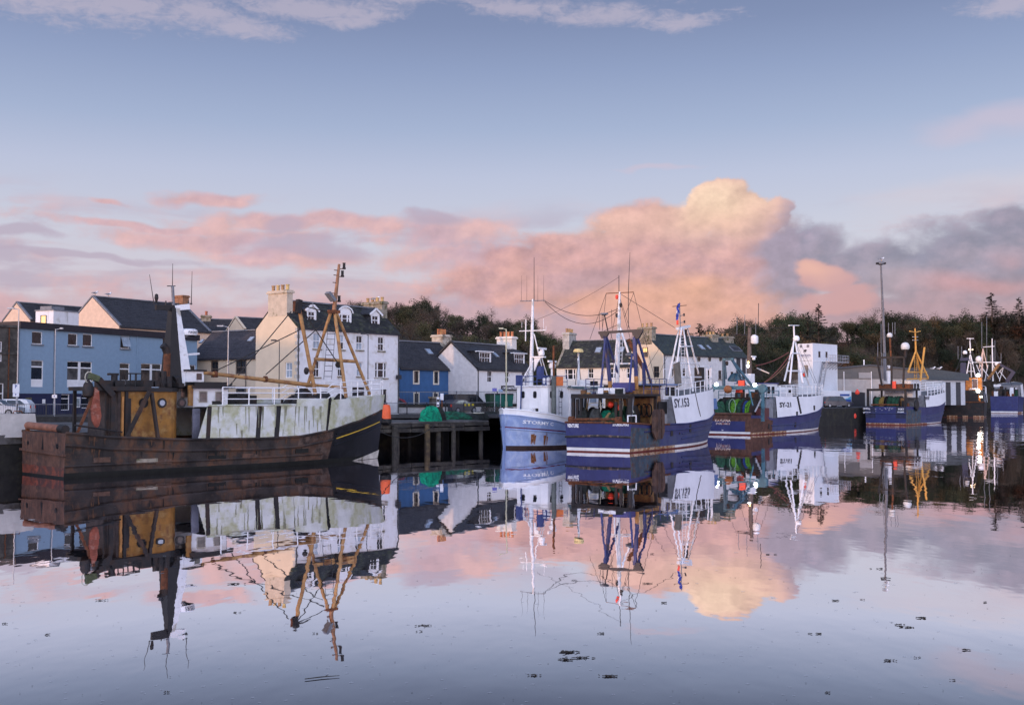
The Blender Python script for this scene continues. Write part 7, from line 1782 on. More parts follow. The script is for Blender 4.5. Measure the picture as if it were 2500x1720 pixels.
    part_tube(root, 'derrick', yl, [fr.pix(2246, 938, -.8), fr.pix(2257, 848, -.8)], .16, 8); part_tube(root, 'mast_crossbar', yl, [fr.pix(2218, 908, 0), fr.pix(2262, 908, 0)], .12, 6); part_tube(root, 'mast_crossbar', yl, [fr.pix(2215, 925, 0), fr.pix(2266, 924, 0)], .12, 6)
    ladder(root, yl, fr.pix(2235, 925, .2), fr.pix(2236, 862, .1), .5, (.8, -.5, 0), 12, .04)
    H.rail(root, m_white, .38, .99, lambda s_: ztop(s_), 1.3, (.33, .66, 1.0), 1.5, r=.05, inset=.2)
    for px, py in ((2093, 958), (2083, 1015)):
        c = fr.pixx(px, py, .3 if py < 1000 else -.9); b = MB(); b.lathe([(.05, .75), (.2, .55), (.45, .2), (.5, 0), (.38, -.32), (.05, -.48)], 12, c); 
        if py > 1000: tag(b.build('fender_buoy', m_red, None, smooth=True), 'large red fender buoy hanging at the quay by the stern lettering', 'buoy'); o = COL.objects[-1]; w_ = fr.world(0, 0); 
        else: b.v = [(c[0] + (x - c[0]) * .7, c[1] + (y - c[1]) * .7, c[2] + (z - c[2]) * .7) for x, y, z in b.v]; b.build('red_buoy', m_red, root, smooth=True)
    ob = [o for o in COL.objects if o.name.startswith('fender_buoy')][0]; ob.location = (fr.o[0], fr.o[1], 0); ob.rotation_euler = (0, 0, fr.a)
    return fr
crystal()
def labelle():
    A = on_z(2413, 1019); fr = Fr((A[0] - 4.1, A[1] + 2.0), radians(62), 0)
    BM = 8.2; Lh = 22
    c = at(2354, 1018, A[1] + .5); fr = Fr((c[0], A[1] + 1.2), radians(64), 0)
    root = fr.thing('floodlit_trawler', 'dark hulled trawler with orange wheelhouse and lit floodlights', 'boat')
    H = Hull(Lh, BM, [(0, 3.0), (.4, 2.9), (.7, 3.3), (1, 4.4)], over=1.0, sb=.5, nd=2.4, sbw=.42, nw=2.0, stern=.98)
    kh = mat('sooty_hull', (.020, .018, .017), .7, .4, 1.2, col2=(.06, .03, .02), amt2=.3)
    trawler_hull(root, H, hullm=kh, hullw=kh, boot=.1)
    H.transom(root, [m_anti, m_bootr, kh], lambda i, j: 0 if i == 0 else (1 if i == 1 and j in (0, 1, 3, 5, 6) else 2), [-.7, .05, .4, 1.5, 3.0], 8)
    part_tube(root, 'rusty_cap', m_rust, [(0, -4, 3.05), (0, 4, 3.05)], .14, 6)
    ztop = lambda s_: 4.6 + max(0, s_ - .5) * 2
    bow_shelter(root, H, .42, ztop, m_whited, .06, .2)
    def g(px, py, x=3.0): return fr.pixx(px, py, x)
    ow = mat('orange_wheelhouse', (.52, .17, .03), .6, .2, 2, col2=(.30, .09, .02), amt2=.3)
    za = g(2354, 952)[2]; zb = g(2354, 922)[2]; ya, yb = g(2397, 940)[1], g(2320, 940)[1]
    cabin(root, ow, 3.0, 8, ya, yb, za, zb, rm=m_rust, aft_w=[(g(2327, 930)[1] - .4, g(2327, 930)[1] + .4, za + .7, zb - .2), (g(2380, 930)[1] - .45, g(2380, 930)[1] + .45, za + .4, zb - .3)], side_w=[(4, 5, za + .8, zb - .4)])
    part_box(root, 'dark_casing', m_black, 2.6, 6, ya - .2, yb + .2, 2.2, za); part_box(root, 'deck_shelter', m_dark, 1.0, 2.6, ya + .6, yb - .8, 3.0, g(2350, 960)[2])
    for t_, x0, x1 in (('LA BELLE', 2314, 2330), ('LOCHINVER', 2366, 2384)):
        a = g(x0, 951, 2.5)[1]; c = g(x1, 951, 2.5)[1]; z = g(x0, 951, 2.5)[2]; lettering(t_, lambda u, v: (2.56, a + (c - a) * u, z + .35 * v), m_text_w, root, bold=.03)
    nb = mat('navy_dark', (.014, .018, .05), .5, .2)
    part_bar(root, 'funnel', nb, g(2350, 955, 2.6), g(2352, 885, 2.6), 1.0, .9); part_bar(root, 'funnel_cap', nb, g(2344, 877, 2.6), g(2366, 876, 2.6), .7, .6); part_tube(root, 'duct', nb, [g(2338, 958, 2.4), g(2340, 940, 2.4), g(2348, 935, 2.4)], .8, 10)
    radar_dome(root, g(2356, 860), .42)
    for px, a, c in ((2339, 876, 845), (2348, 876, 845)): part_tube(root, 'antenna', m_lead, [g(px, a), g(px, c)], .06, 5)
    for k, (px, py) in enumerate(((2324, 916), (2388, 916), (2310, 955), (2388, 954))): lamp_part(root, g(px, py, 1.8), .34, (1, 1, .92), 22)
    for px, py in ((2393, 968), (2397, 968)): lamp_part(root, g(px, py, 1.0), .14, (1, .97, .8), 12, 'small_lamp')
    part_box(root, 'lit_panel', mat('lit_panel', (.8, .8, .7), .5, .05, emit=(1, 1, .8), es=1.2), .9, 1.1, g(2317, 968, 1)[1], g(2307, 968, 1)[1], 3.4, 4.4)
    xm = 9
    tripod(root, m_white, g(2369, 862, xm), [g(2357, 930, xm - 1), g(2384, 930, xm - 1), g(2372, 930, xm + 2)], .11)
    part_tube(root, 'topmast', m_white, [g(2369, 862, xm), g(2368, 825, xm)], .12, 6); part_bar(root, 'top_yard', m_white, g(2360, 826, xm), g(2378, 826, xm), .12)
    for px in (2366, 2374): lamp_part(root, g(px, 853, xm - .4), .14, (1, .7, .35), 5, 'amber_light')
    H.rail(root, m_white, .45, .98, lambda s_: ztop(s_), 1.3, (.5, 1.0), 2, r=.06, inset=.2)
    for A_, B_ in (((2369, 862), (2330, 925)), ((2369, 862), (2400, 930)), ((2368, 828), (2345, 880)), ((2368, 828), (2388, 915)), ((2352, 880), (2322, 920)), ((2366, 878), (2398, 925)), ((2344, 878), (2316, 950)), ((2378, 826), (2404, 900))): part_tube(root, 'rigging', m_wire, [g(A_[0], A_[1], 5), g(B_[0], B_[1], 3)], .05, 4)
    rr = random.Random(8)
    for q in range(22): x = rr.uniform(.6, 3.0); y = rr.uniform(-3.6, 3.6); part_box(root, 'deck_gear', rr.choice((m_dark, m_rust, nb, m_green, ow, m_dark)), x, x + rr.uniform(.3, .9), y, y + rr.uniform(.3, 1.0), 2.4, 3.2 + rr.uniform(0, 1.6))
    return fr
labelle()
def farboat():
    A = on_z(2478, 1009); c = at(2452, 1008, A[1] + 3); fr = Fr((c[0], c[1]), radians(58), 0); BM = 6.4; Lh = 20
    root = fr.thing('outer_trawler', 'far navy trawler with folded crane arm and white mast frames', 'boat')
    H = Hull(Lh, BM, [(0, 4.2), (.5, 4.0), (1, 5.4)], over=1, sb=.45, nd=2.4, sbw=.4, nw=2.0, stern=.98)
    trawler_hull(root, H, boot=.25)
    H.transom(root, [m_anti, m_boot, m_navy], lambda i, j: 0 if i == 0 else (1 if i == 1 else 2), [-.7, .1, .5, 2.0, 4.2], 6)
    ztop = lambda s_: 6.5 + s_ * 1.5
    bow_shelter(root, H, .3, ztop, m_whited, .08, .2)
    def g(px, py, x=4.0): return fr.pixx(px, py, x)
    part_box(root, 'casing', m_dark, 2.5, 8, -2.5, 2.6, 3.5, g(2450, 950)[2]); part_box(root, 'name_board', m_whited, 2.4, 2.5, g(2446, 940)[1], g(2428, 940)[1], g(2437, 944)[2], g(2437, 938)[2])
    pk = mat('pinkish_mast', (.62, .45, .36), .6, .2)
    part_tube(root, 'main_mast', pk, [g(2396, 930), g(2400, 850)], [.26, .16], 8); part_tube(root, 'mast_leg', pk, [g(2411, 900), g(2401, 855)], .12, 6); part_tube(root, 'mast_leg', pk, [g(2390, 900), g(2399, 855)], .12, 6)
    part_tube(root, 'second_mast', m_white, [g(2424, 930), g(2422, 826)], [.2, .12], 8); part_tube(root, 'long_yard', m_white, [g(2375, 884), g(2444, 884)], .14, 6); part_tube(root, 'upper_yard', m_white, [g(2400, 847), g(2428, 845)], .1, 6)
    for px, a, c in ((2397, 850, 785), (2409, 930, 772), (2429, 880, 830), (2444, 884, 862), (2418, 880, 866)): part_tube(root, 'antenna', m_lead, [g(px, a), g(px, c)], .07, 5)
    radar_dome(root, g(2390, 876), .8); radar_dome(root, g(2434, 888), .55)
    for A, B_ in (((2384, 890), (2400, 930)), ((2400, 890), (2380, 930)), ((2424, 890), (2440, 925)), ((2392, 890), (2418, 925)), ((2412, 890), (2404, 930)), ((2450, 895), (2440, 930)), ((2440, 905), (2456, 925)), ((2452, 893), (2436, 912))): part_tube(root, 'frame_bar', m_white, [g(*A), g(*B_)], .1, 5)
    oc = mat('ochre_casing', ()); nb = mat('navy_dark', ())
    part_bar(root, 'crane_arm', oc, g(2412, 926, 3), g(2440, 888, 3), .6); part_bar(root, 'crane_arm', nb, g(2438, 888, 3), g(2476, 908, 3), .55); part_bar(root, 'crane_arm', nb, g(2476, 906, 3), g(2458, 932, 3), .9)
    lamp_part(root, g(2457, 972, 1), .14, (1, .97, .8), 8, 'small_lamp')
    for A_, B_ in (((2400, 848), (2380, 925)), ((2422, 828), (2440, 885)), ((2422, 828), (2455, 920)), ((2444, 884), (2470, 940)), ((2400, 848), (2428, 925)), ((2428, 846), (2448, 930)), ((2376, 884), (2392, 935))): part_tube(root, 'rigging', m_wire, [g(*A_), g(*B_)], .05, 4)
    rr = random.Random(9)
    for q in range(20): x = rr.uniform(.5, 3.0); y = rr.uniform(-2.8, 2.8); part_box(root, 'deck_gear', rr.choice((m_dark, m_rust, nb, m_green, m_whited, m_dark)), x, x + rr.uniform(.3, .9), y, y + rr.uniform(.3, 1.0), 3.6, 4.6 + rr.uniform(0, 2.2))
    return fr
farboat()
# =================================================================== timber jetty
m_timber = mat('old_timber', (.10, .088, .07), .9, .4, 2, bump=.5, col2=(.05, .045, .04), amt2=.4, streak=(.03, .028, .025), sta=.4)
m_timber2 = mat('ochre_timber', (.17, .12, .06), .9, .4, 2, bump=.5, col2=(.08, .06, .04), amt2=.4)
J0 = (-14.8, 78.6); JE = P2
def jl(t): # along the jetty front
    if t <= 0: return P1
    return (P1[0] + (P2[0] - P1[0]) * t, P1[1] + (P2[1] - P1[1]) * t)
ang = atan2(P2[1] - P1[1], P2[0] - P1[0]); Lj = hypot(P2[0] - P1[0], P2[1] - P1[1])
frj = Fr((P1[0] - cos(ang) * 3.0, P1[1] - sin(ang) * 3.0), ang, 0); Lj += 3.0
root = frj.thing('timber_jetty', 'weathered timber jetty on dark piles with green nets on top', 'jetty')
b = MB(); b.prism([(-1.8, .2), (Lj, .2), (Lj, 5.6), (5.5, 8.6), (-2.2, 8.9)], QZ - .12, QZ, 'z'); b.build('deck', m_quay, root)
for k, (z, d, m) in enumerate(((QZ - .13, .12, m_timber), (QZ - .50, .02, m_timber))):
    n = 5
    for i in range(n):
        x0 = Lj * i / n; part_box(root, 'fender_beam', m, x0 + .02, x0 + Lj / n - .04 , d - .02 + .03 * (i % 2), d + .28, z - (.32 if k else .3) + random.uniform(-.04, .04), z - .02)
for i, px in enumerate((962, 975, 1040, 1079, 1110, 1180)):
    x = frj.pix(px, 1080, 0)[0]; r = (.26, .2, .24, .22, .2, .2)[i]; y = (-.15, .3, -.2, .5, .15, .3)[i]
    b = MB(); b.tube([(x, y, -1.5), (x + random.uniform(-.05, .05), y, QZ - .2 - (.5 if i in (3,) else 0))], [r * 1.05, r * .95], 9); b.build('pile', m_timber2 if px == 1040 else m_timber, root)
for k in range(8):
    x = .6 + k * Lj / 8; b = MB(); b.tube([(x, 3.0, -1.5), (x, 3.0, QZ - .2)], .2, 7); b.build('inner_pile', m_wall, root)
b = MB(); b.box(-2, Lj + .2, 5.8, 6.2, -2, QZ - .15); b.build('back_wall', m_wall, root)
# low concrete kerb at the back of the jetty
b = MB(); b.box(-1.5, 3.5, 2.6, 3.0, QZ, QZ + .42); b.build('kerb_block', mat('kerb_pale', (.22, .21, .21), .85, .2), root)
def gpt(px, py, z): x, y = on_z(px, py, z); return (x, y, z)
# nets heaped on the jetty
c = gpt(1050, 1028, QZ); root = thing('net_heap', 'bright green fishing net dumped at the jetty edge', 'net', c)
net_heap(root, 'net', mat('bright_green_net', (.0, .26, .13), .95, .35, 4, bump=.9, col2=(.0, .12, .07), amt2=.35, sc2=3), (-.1, .6, -.02), .9, .8, 1.25, 31); net_heap(root, 'net_fold', m_teal, (.35, .3, -.02), .5, .5, .7, 34)
c = gpt(1068, 1026, QZ); root = thing('net_heap', 'dark net bundle leaning against the bright green net', 'net', c); net_heap(root, 'net', m_netk, (0, .6, -.02), .62, .6, 1.15, 32)
c = gpt(1105, 1024, QZ); root = thing('net_heap', 'long spread of green netting along the jetty', 'net', c); net_heap(root, 'net', mat('jetty_green_net', (.01, .11, .06), .95, .4, 4, bump=.9, col2=(.01, .04, .025), amt2=.5, sc2=3), (0, .8, -.02), 1.7, .8, .72, 33, 26)
for k, px in enumerate((1150, 1168, 1185, 1200)):
    c = gpt(px, 1024 - k, QZ); root = thing('rope_heap', ('dark tangle of rope beside the long green netting', 'rope heap with a pale coil on top', 'dark rope heap near the jetty end', 'small rope heap at the jetty end by the pale blue bow')[k], 'rope', c)
    net_heap(root, 'rope', m_netk, (0, .7, -.02), .8, .6, .5 + .18 * (k % 2), 40 + k)
    if k == 1: b = MB(); b.tube([(.5 * cos(t_), .3 + .35 * sin(t_), .55 + .004 * t_) for t_ in [i * .5 for i in range(26)]], .04, 5); b.build('pale_coil', mat('pale_rope', ()), root)
# orange barrier bin at the bow of the derelict
c = gpt(942, 1031, QZ); root = thing('orange_barrel', 'orange plastic barrel-shaped marker on the quay behind the black bow', 'barrel', (c[0], c[1], QZ))
b = MB(); b.lathe([(.42, 0), (.4, .2), (.38, .9), (.3, 1.15), (.12, 1.2)], 12, (0, 0, .25)); b.build('body', m_orange, root, smooth=True); b = MB(); b.lathe([(.3, -.3), (.46, -.1), (.46, .2), (.3, .25)], 12, (0, 0, .1)); b.build('base', m_black, root)
# concrete barrier blocks at the far left
m_conc = mat('pale_concrete', (.42, .40, .37), .85, .12, 2, bump=.3, streak=(.25, .24, .22), sta=.3)
for k, px in enumerate((-22, 46)):
    c = on_z(px, 1066, 1.98); fr = Fr((c[0], c[1]), radians(40), QZ - .14)
    root = fr.thing('concrete_block', ('large tapered concrete block half out of the frame on the quay edge', 'large tapered concrete block with slanted side by the rusty stern')[k], 'block')
    b = MB(); w_, d, h_ = .98, .75, 1.28
    b.hexa([(-w_, -.1, 0), (w_, -.1, 0), (w_, d, 0), (-w_, d, 0), (-w_ * .88, .12, h_), (w_ * .88, .12, h_), (w_ * .88, d - .1, h_), (-w_ * .88, d - .1, h_)]); b.build('block', m_conc, root)
    b = MB(); b.tube([(-.25, .3, h_ - .05), (-.2, .3, h_ + .14), (.2, .3, h_ + .14), (.25, .3, h_ - .05)], .03, 5); b.build('lifting_eye', m_rust, root)
# =================================================================== railings
m_rail = mat('rail_black', (.025, .026, .03), .5, .25); m_railg = mat('rail_grey', (.16, .17, .19), .5, .2)
def fence_run(name, label, p, q, z, hgt, post=2.2, pick=.13, m=None, spike=False, base=None, pm=None, cat='railing', bars=(.08, 1.0), zs=0):
    m = m or m_rail; a = atan2(q[1] - p[1], q[0] - p[0]); n_ = hypot(q[0] - p[0], q[1] - p[1]); root = thing(name, label, cat, (p[0], p[1], z), a)
    k = max(1, round(n_ / post))
    for i in range(k + 1):
        b = MB(); b.box(n_ * i / k - .035, n_ * i / k + .035, -.035, .035, 0, hgt + (.1 if spike else .04)); b.build('post', m, root)
    for t_ in bars: b = MB(); b.box(0, n_, -.022, .022, hgt * t_ - .025, hgt * t_ + .025); b.build('rail', m_railg if t_ == 1.0 else m, root)
    b = MB(); x = pick
    while x < n_: b.box(x - .009, x + .009, -.009, .009, hgt * bars[0], hgt * bars[-1] + (.14 if spike else 0)); x += pick
    b.build('pickets', m, root, kind='stuff')
    if base: b = MB(); b.box(0, n_, -.15, .15, -base, 0); b.build('plinth', pm or m_wall, root)
    return root
fence_run('quay_railing', 'black railing in front of the sky blue building', (-43, 87.5), (-17.2, 88.7), SZ + .04, 1.0, 2.4, .14)
fence_run('quay_railing', 'black railing along the white townhouse front', (-17.2, 88.7), (-11.4, 97.1), SZ + .04, 1.05, 2.2, .13)
fence_run('quay_railing', 'black railing between jetty nets and the parked van', (-11.4, 97.1), (far0[0] - .3, far0[1] + 8.5), SZ + .04, 1.05, 2.2, .13)
pw = mat('painted_low_wall', (.5, .49, .48), .85, .15, 2)
A = at(972, 967, 102.2); Bq = at(1262, 967, 108.5)
fence_run('spiked_fence', 'spiked black fence on a low wall in front of the blue house', A[:2], at(1060, 967, 103.9)[:2], 3.45, 1.15, 2.2, .15, m=mat('fence_slate', (.04, .045, .055), .5, .2), spike=True, base=.3, cat='fence')
fence_run('spiked_fence', 'spiked black fence on a low wall in front of the parked van', at(1063, 967, 104.1)[:2], Bq[:2], 3.45, 1.15, 2.2, .15, m=mat('fence_slate', ()), spike=True, base=.3, cat='fence')
b = MB(); b.bar((A[0], A[1] + .02, 2.83), (Bq[0], Bq[1] + .02, 2.83), .25, .64); o = b.build('low_wall', pw); tag(o, 'low pale wall under the spiked fence', 'wall')
for px, D in ((961, 101.7), (1061.5, 103.6)):
    c = at(px, 967, D); root = thing('gate_pillar', 'square stone pillar ' + ('by the red car' if px < 1000 else 'between the two spiked fences'), 'pillar', (c[0], c[1] - .35, SZ), radians(30))
    b = MB(); b.box(-.38, .38, -.38, .38, 0, 1.5); b.build('shaft', wl_grey, root); b = MB(); b.box(-.46, .46, -.46, .46, 1.5, 1.66); b.build('cap', m_stone, root)
# =================================================================== signs and lamps
def sign_post(px, y0, y1, D, label, h_, board, m=m_alu, text=None, col=None, zb=SZ, r=.045):
    c = at(px, 967, D); root = thing('sign_post', label, 'sign', (c[0], c[1], zb)); ztop = at(px, y0, D)[2] - zb
    b = MB(); b.tube([(0, 0, 0), (0, 0, ztop)], r, 6); b.build('pole', m, root)
    for (a, b_, w_, cm, tx) in board:
        z1 = at(px, a, D)[2] - zb; z0 = at(px, b_, D)[2] - zb; q = MB(); q.box(-w_ / 2, w_ / 2, -.09, -.05, z0, z1); o = q.build('board', cm, root)
        if tx: lettering(tx[0], lambda u, v: (-w_ * tx[2] / 2 + w_ * tx[2] * u, -.1, z0 + (z1 - z0) * (tx[3] + (tx[4] - tx[3]) * v)), tx[1], o, bold=.03)
    return root
m_signw = mat('sign_white', (.66, .68, .72), .5, .06); m_signb = mat('sign_blue', (.03, .06, .25), .5, .1)
sign_post(40, 935, 1000, 86.8, 'grey pole with white parking sign and small plate by the parked cars', 3, [(937, 958, .55, m_signw, ('P', m_signb, .28, .5, .92)), (958.5, 968, .5, m_signw, ('P', m_signb, .22, .25, .8))])
sign_post(134, 960, 1004, 91, 'small parking plate on a pole in front of the navy shopfront', 3, [(963, 971, .42, m_signw, ('P', m_signb, .25, .2, .8))])
sign_post(1069.5, 968, 1012, 97.6, 'tall narrow white sign board with warning symbols by the gate pillar', 2, [(969, 1010, .24, m_signw, None), (974, 981, .2, mat('sign_yellow', (.7, .45, .04), .5, .1), None), (987, 990, .2, mat('sign_purple', (.2, .08, .3), .5, .1), None), (993, 996, .2, m_signb, None)])
sign_post(1079, 960, 1012, 97.9, 'white notice on a rusty post beside the narrow sign board', 2, [(960, 976, .3, m_signw, None)], m=m_rust, r=.07)
sign_post(1207.5, 946, 1010, 104.4, 'purple backed sign on a slim pole before the dormer cottage', 2, [(947, 955, .45, mat('sign_purple2', (.12, .12, .4), .5, .1), None)])
sign_post(1222, 950, 1010, 104.8, 'pale blue backed sign on a slim pole near the street lamp', 2, [(950, 956, .4, mat('sign_sky', (.25, .35, .5), .5, .1), None)])
def lamp_post(px, ytop, D, label, arm=1.0, r=.07, z=SZ, m=None, head=.5):
    c = at(px, 967, D); zt = at(px, ytop, D)[2] - z; root = thing('street_lamp', label, 'street lamp', (c[0], c[1], z)); m = m or m_alu
    b = MB(); b.tube([(0, 0, 0), (0, 0, 1.2), (0, 0, 1.25), (0, 0, zt)], [r * 1.5, r * 1.5, r, r * .7], 8); b.build('pole', m, root)
    b = MB(); b.tube([(0, 0, zt - .05), (-arm * .6, 0, zt + .05)], r * .6, 6); b.build('arm', m, root)
    b = MB(); b.box(-arm - head * .3, -arm * .5, -.12, .12, zt, zt + .12); b.build('lamp_head', m, root)
lamp_post(1236, 803, 99.5, 'tall pale street lamp beside the pale blue boat', .55, .08, m=mat('pole_pale', (.42, .42, .30), .5, .15))
lamp_post(42, 754, 90, 'tall street lamp at the corner of the sky blue building', .8, .06)
lamp_post(133, 803, 92.5, 'street lamp standing before the navy shopfront', -.8, .055)
lamp_post(556, 797, 100, 'street lamp in front of the cream cottage', .9, .07)
lamp_post(681, 832, 89.5, 'thin dark street lamp against the townhouse gable', .55, .045, m=m_frame_k)
lamp_post(898, 816, 95, 'thin dark street lamp against the townhouse front', .5, .045, m=m_frame_k)
# tall floodlight mast
c = at(2164, 967, 178); zt = at(2155, 640, 178)[2]; root = thing('floodlight_mast', 'very tall grey floodlight mast behind the dome trawler', 'lamp mast', (c[0], c[1], SZ)); dxm = (2155 - 2164) / F * 178
b = MB(); b.tube([(0, 0, 0), (dxm * .5, 0, zt * .5), (dxm, 0, zt - SZ)], [.27, .22, .13], 10); b.build('pole', mat('mast_grey', (.13, .13, .14), .6, .2), root)
b = MB(); b.lathe([(.2, -.5), (.6, -.3), (.62, -.05), (.3, .1)], 10, (dxm, 0, zt - SZ)); b.build('lamp_ring', m_lead, root)
for s_ in (-1, 1): b = MB(); b.box(dxm + s_ * .45 - .3, dxm + s_ * .45 + .3, -.4, .3, zt - SZ - .35, zt - SZ - .05); b.build('floodlight', m_dark, root)
# =================================================================== gulls
def gull(p, label, rz=0, sc=1.0):
    root = thing('gull', label, 'gull', p, rz); b = MB()
    b.tube([(-.24, 0, .19), (-.12, 0, .21), (.02, 0, .22), (.13, 0, .25), (.17, 0, .31), (.21, 0, .35), (.27, 0, .34), (.33, 0, .33)], [.015, .06, .085, .075, .045, .052, .035, .006], 8); b.build('body', m_white, root, smooth=True)
    b = MB()
    for s_ in (-1, 1): b.tube([(.08, s_ * .06, .25), (-.1, s_ * .075, .24), (-.34, s_ * .02, .2)], [.03, .05, .008], 6)
    b.build('wings', mat('gull_grey', (.22, .23, .25), .7, .1), root, smooth=True)
    b = MB()
    for s_ in (-1, 1): b.tube([(.02, s_ * .03, .15), (.02, s_ * .03, 0)], .012, 5)
    b.build('legs', mat('gull_leg', (.5, .3, .15), .7, .1), root); root.scale = (sc, sc, sc)
fp = Fr((-45.2, 122.3), atan2(.84, .54), SZ)
for x, lb in ((.35, 'gull perched at the peak of the peach gable'), (2.2, 'gull perched farther along the peach hall ridge')): w_ = fp.world(x, 5); gull((w_[0], w_[1], 15.8 + .24), lb, 1.0, 1.5)
ft = Fr((-18.4, 91.0), radians(52), SZ); w_ = ft.world(12.2, 2.9); gull((w_[0], w_[1], at(912, 730, 99)[2]), 'gull on the far chimney pots of the white townhouse', .2, 1.5)
gull((c[0] + dxm + .1, c[1], zt + .1), 'gull on top of the tall floodlight mast', .3, 2.0)
for px in (2277, 2293): p = at(px, 902, 206); gull((p[0], p[1], at(px, 903, 206)[2] - .1), 'gull standing on the dark shed roof', 0, 2.0); COL.objects[-4]
for o in COL.objects:
    if o.get('label') == 'gull standing on the dark shed roof': o['group'] = 'gulls on the dark shed roof'
# =================================================================== vehicles
def car(name, label, loc, rz, paint, L_=4.2, W_=1.75, H_=1.45, kind='car', glass=None):
    root = thing(name, label, 'van' if kind == 'van' else 'car', loc, rz); g = glass or m_glass
    if kind == 'van': side = [(-L_ / 2, .3), (L_ / 2 - .1, .3), (L_ / 2, .55), (L_ / 2 - .05, .95), (L_ / 2 - .85, 1.15), (L_ / 2 - 1.5, H_ - .08), (L_ / 2 - 1.9, H_), (-L_ / 2 + .1, H_), (-L_ / 2, H_ - .15)]
    else: side = [(-L_ / 2, .28), (L_ / 2 - .1, .28), (L_ / 2, .45), (L_ / 2 - .05, .72), (L_ / 2 - .3, .82), (L_ / 2 - 1.1, .92), (L_ / 2 - 1.75, H_ - .06), (L_ / 2 - 2.1, H_), (-L_ / 2 + .75, H_), (-L_ / 2 + .35, H_ - .1), (-L_ / 2 + .02, .95)]
    n = len(side); b = MB(); rows = []
    for y, ins in ((-W_ / 2, .04), (-W_ / 2 + .02, 0), (W_ / 2 - .02, 0), (W_ / 2, .04)):
        rows.append([(x, (y if z < .96 else y * (1 - .16 * (z - .95) / (H_ - .95))), z) for x, z in side + side[:1]])
    b.grid(rows); b.add(rows[0][:-1], [tuple(range(n))]); b.add(rows[-1][:-1], [tuple(range(n))[::-1]]); b.build('body', paint, root, smooth=True)
    for sx in (-L_ / 2 + .75, L_ / 2 - .8):
        for sy in (-W_ / 2 + .08, W_ / 2 - .08):
            b = MB(); b.lathe([(.24, -.1), (.31, -.09), (.31, .09), (.24, .1)], 14, (sx, sy, .31), axis='y'); o = b.build('wheel', m_black, root); b = MB(); b.lathe([(.19, -.12), (.19, .12)], 10, (sx, sy, .31), axis='y'); b.build('rim', m_alu, o)
    def yy(z, s_): return s_ * (W_ / 2 * (1 - .16 * (z - .95) / (H_ - .95)) + .012)
    for s_ in (-1, 1):
        if kind == 'van': wins = [[(L_ / 2 - 1.55, 1.15), (L_ / 2 - 1.0, 1.15), (L_ / 2 - 1.55, H_ - .25)], [(L_ / 2 - 2.5, 1.15), (L_ / 2 - 1.62, 1.15), (L_ / 2 - 1.66, H_ - .25), (L_ / 2 - 2.5, H_ - .25)]]
        else: wins = [[(-.1, .95), (L_ / 2 - 1.25, .95), (L_ / 2 - 1.8, H_ - .12), (-.1, H_ - .1)], [(-L_ / 2 + .4, .97), (-.18, .95), (-.18, H_ - .1), (-L_ / 2 + .85, H_ - .12)]]
        for w_ in wins: b = MB(); b.add([(x, yy(z, s_), z) for x, z in w_], [tuple(range(len(w_)))]); b.build('side_window', g, root)
        b = MB(); b.box(L_ / 2 - .12, L_ / 2 + .01, s_ * (W_ / 2 - .2) - .16, s_ * (W_ / 2 - .2) + .16, .58, .72); b.build('headlight', m_glassl, root)
        b = MB(); b.box(-L_ / 2 - .01, -L_ / 2 + .05, s_ * (W_ / 2 - .15) - .1, s_ * (W_ / 2 - .15) + .1, .65, .9); b.build('tail_light', m_red, root)
    fx = (L_ / 2 - .93, 1.17, L_ / 2 - 1.46, H_ - .12) if kind == 'van' else (L_ / 2 - 1.16, .95, L_ / 2 - 1.72, H_ - .1)
    b = MB(); k = W_ / 2 - .14; b.quad((fx[0] + .03, -k, fx[1]), (fx[0] + .03, k, fx[1]), (fx[2] + .03, k * .88, fx[3]), (fx[2] + .03, -k * .88, fx[3])); b.build('windscreen', g, root)
    if kind != 'van': b = MB(); b.quad((-L_ / 2 + .08, -k, 1.0), (-L_ / 2 + .08, k, 1.0), (-L_ / 2 + .36, k * .88, H_ - .14), (-L_ / 2 + .36, -k * .88, H_ - .14)); b.build('rear_window', g, root)
    b = MB(); b.box(L_ / 2 - .02, L_ / 2 + .015, -.26, .26, .4, .51); b.build('number_plate', m_signw, root)
    return root
m_silver = mat('car_silver', (.40, .42, .46), .3, .05, spec=.6, metal=.3); m_carw = mat('car_white', (.68, .70, .73), .3, .04, spec=.6); m_carr = mat('car_red', (.28, .012, .03), .3, .1, spec=.6); m_cark = mat('car_black', (.012, .012, .018), .25, .1, spec=.6); m_cargrey = mat('car_grey', (.05, .055, .07), .3, .1, spec=.6)
c = at(-10, 967, 89.3); car('parked_car', 'silver parked car at the left edge behind the railing', (c[0], c[1], SZ + .01), radians(8), m_silver)
c = at(18, 967, 92.4); car('parked_car', 'white parked hatchback behind the silver car', (c[0], c[1], SZ + .01), radians(190), m_carw)
c = at(948, 967, 102.6); car('parked_car', 'red parked car by the stone gate pillar', (c[0] - .3, c[1] + .6, SZ), radians(230), m_carr)
c = at(1140, 967, 107.3); car('parked_van', 'black van parked between the spiked fence and blue house', (c[0], c[1], SZ + .01), radians(40), m_cark, 4.6, 1.8, 1.9, 'van')
c = at(1126, 967, 105.9); car('parked_car', 'small dark car with yellow stickers in front of the black van', (c[0], c[1], SZ), radians(42), m_cargrey, 3.6, 1.6, 1.4, glass=mat('pale_glass', (.34, .36, .30), .2, .4, 3))
o = [q for q in COL.objects if q.get('label', '').startswith('small dark car')][0]
for k in range(3): b = MB(); b.box(-.3 + k * .5, -.05 + k * .5, -.83, -.815, .75, .95); b.build('sticker', mat('sticker_yellow', (.75, .62, .02), .5, .2), o)
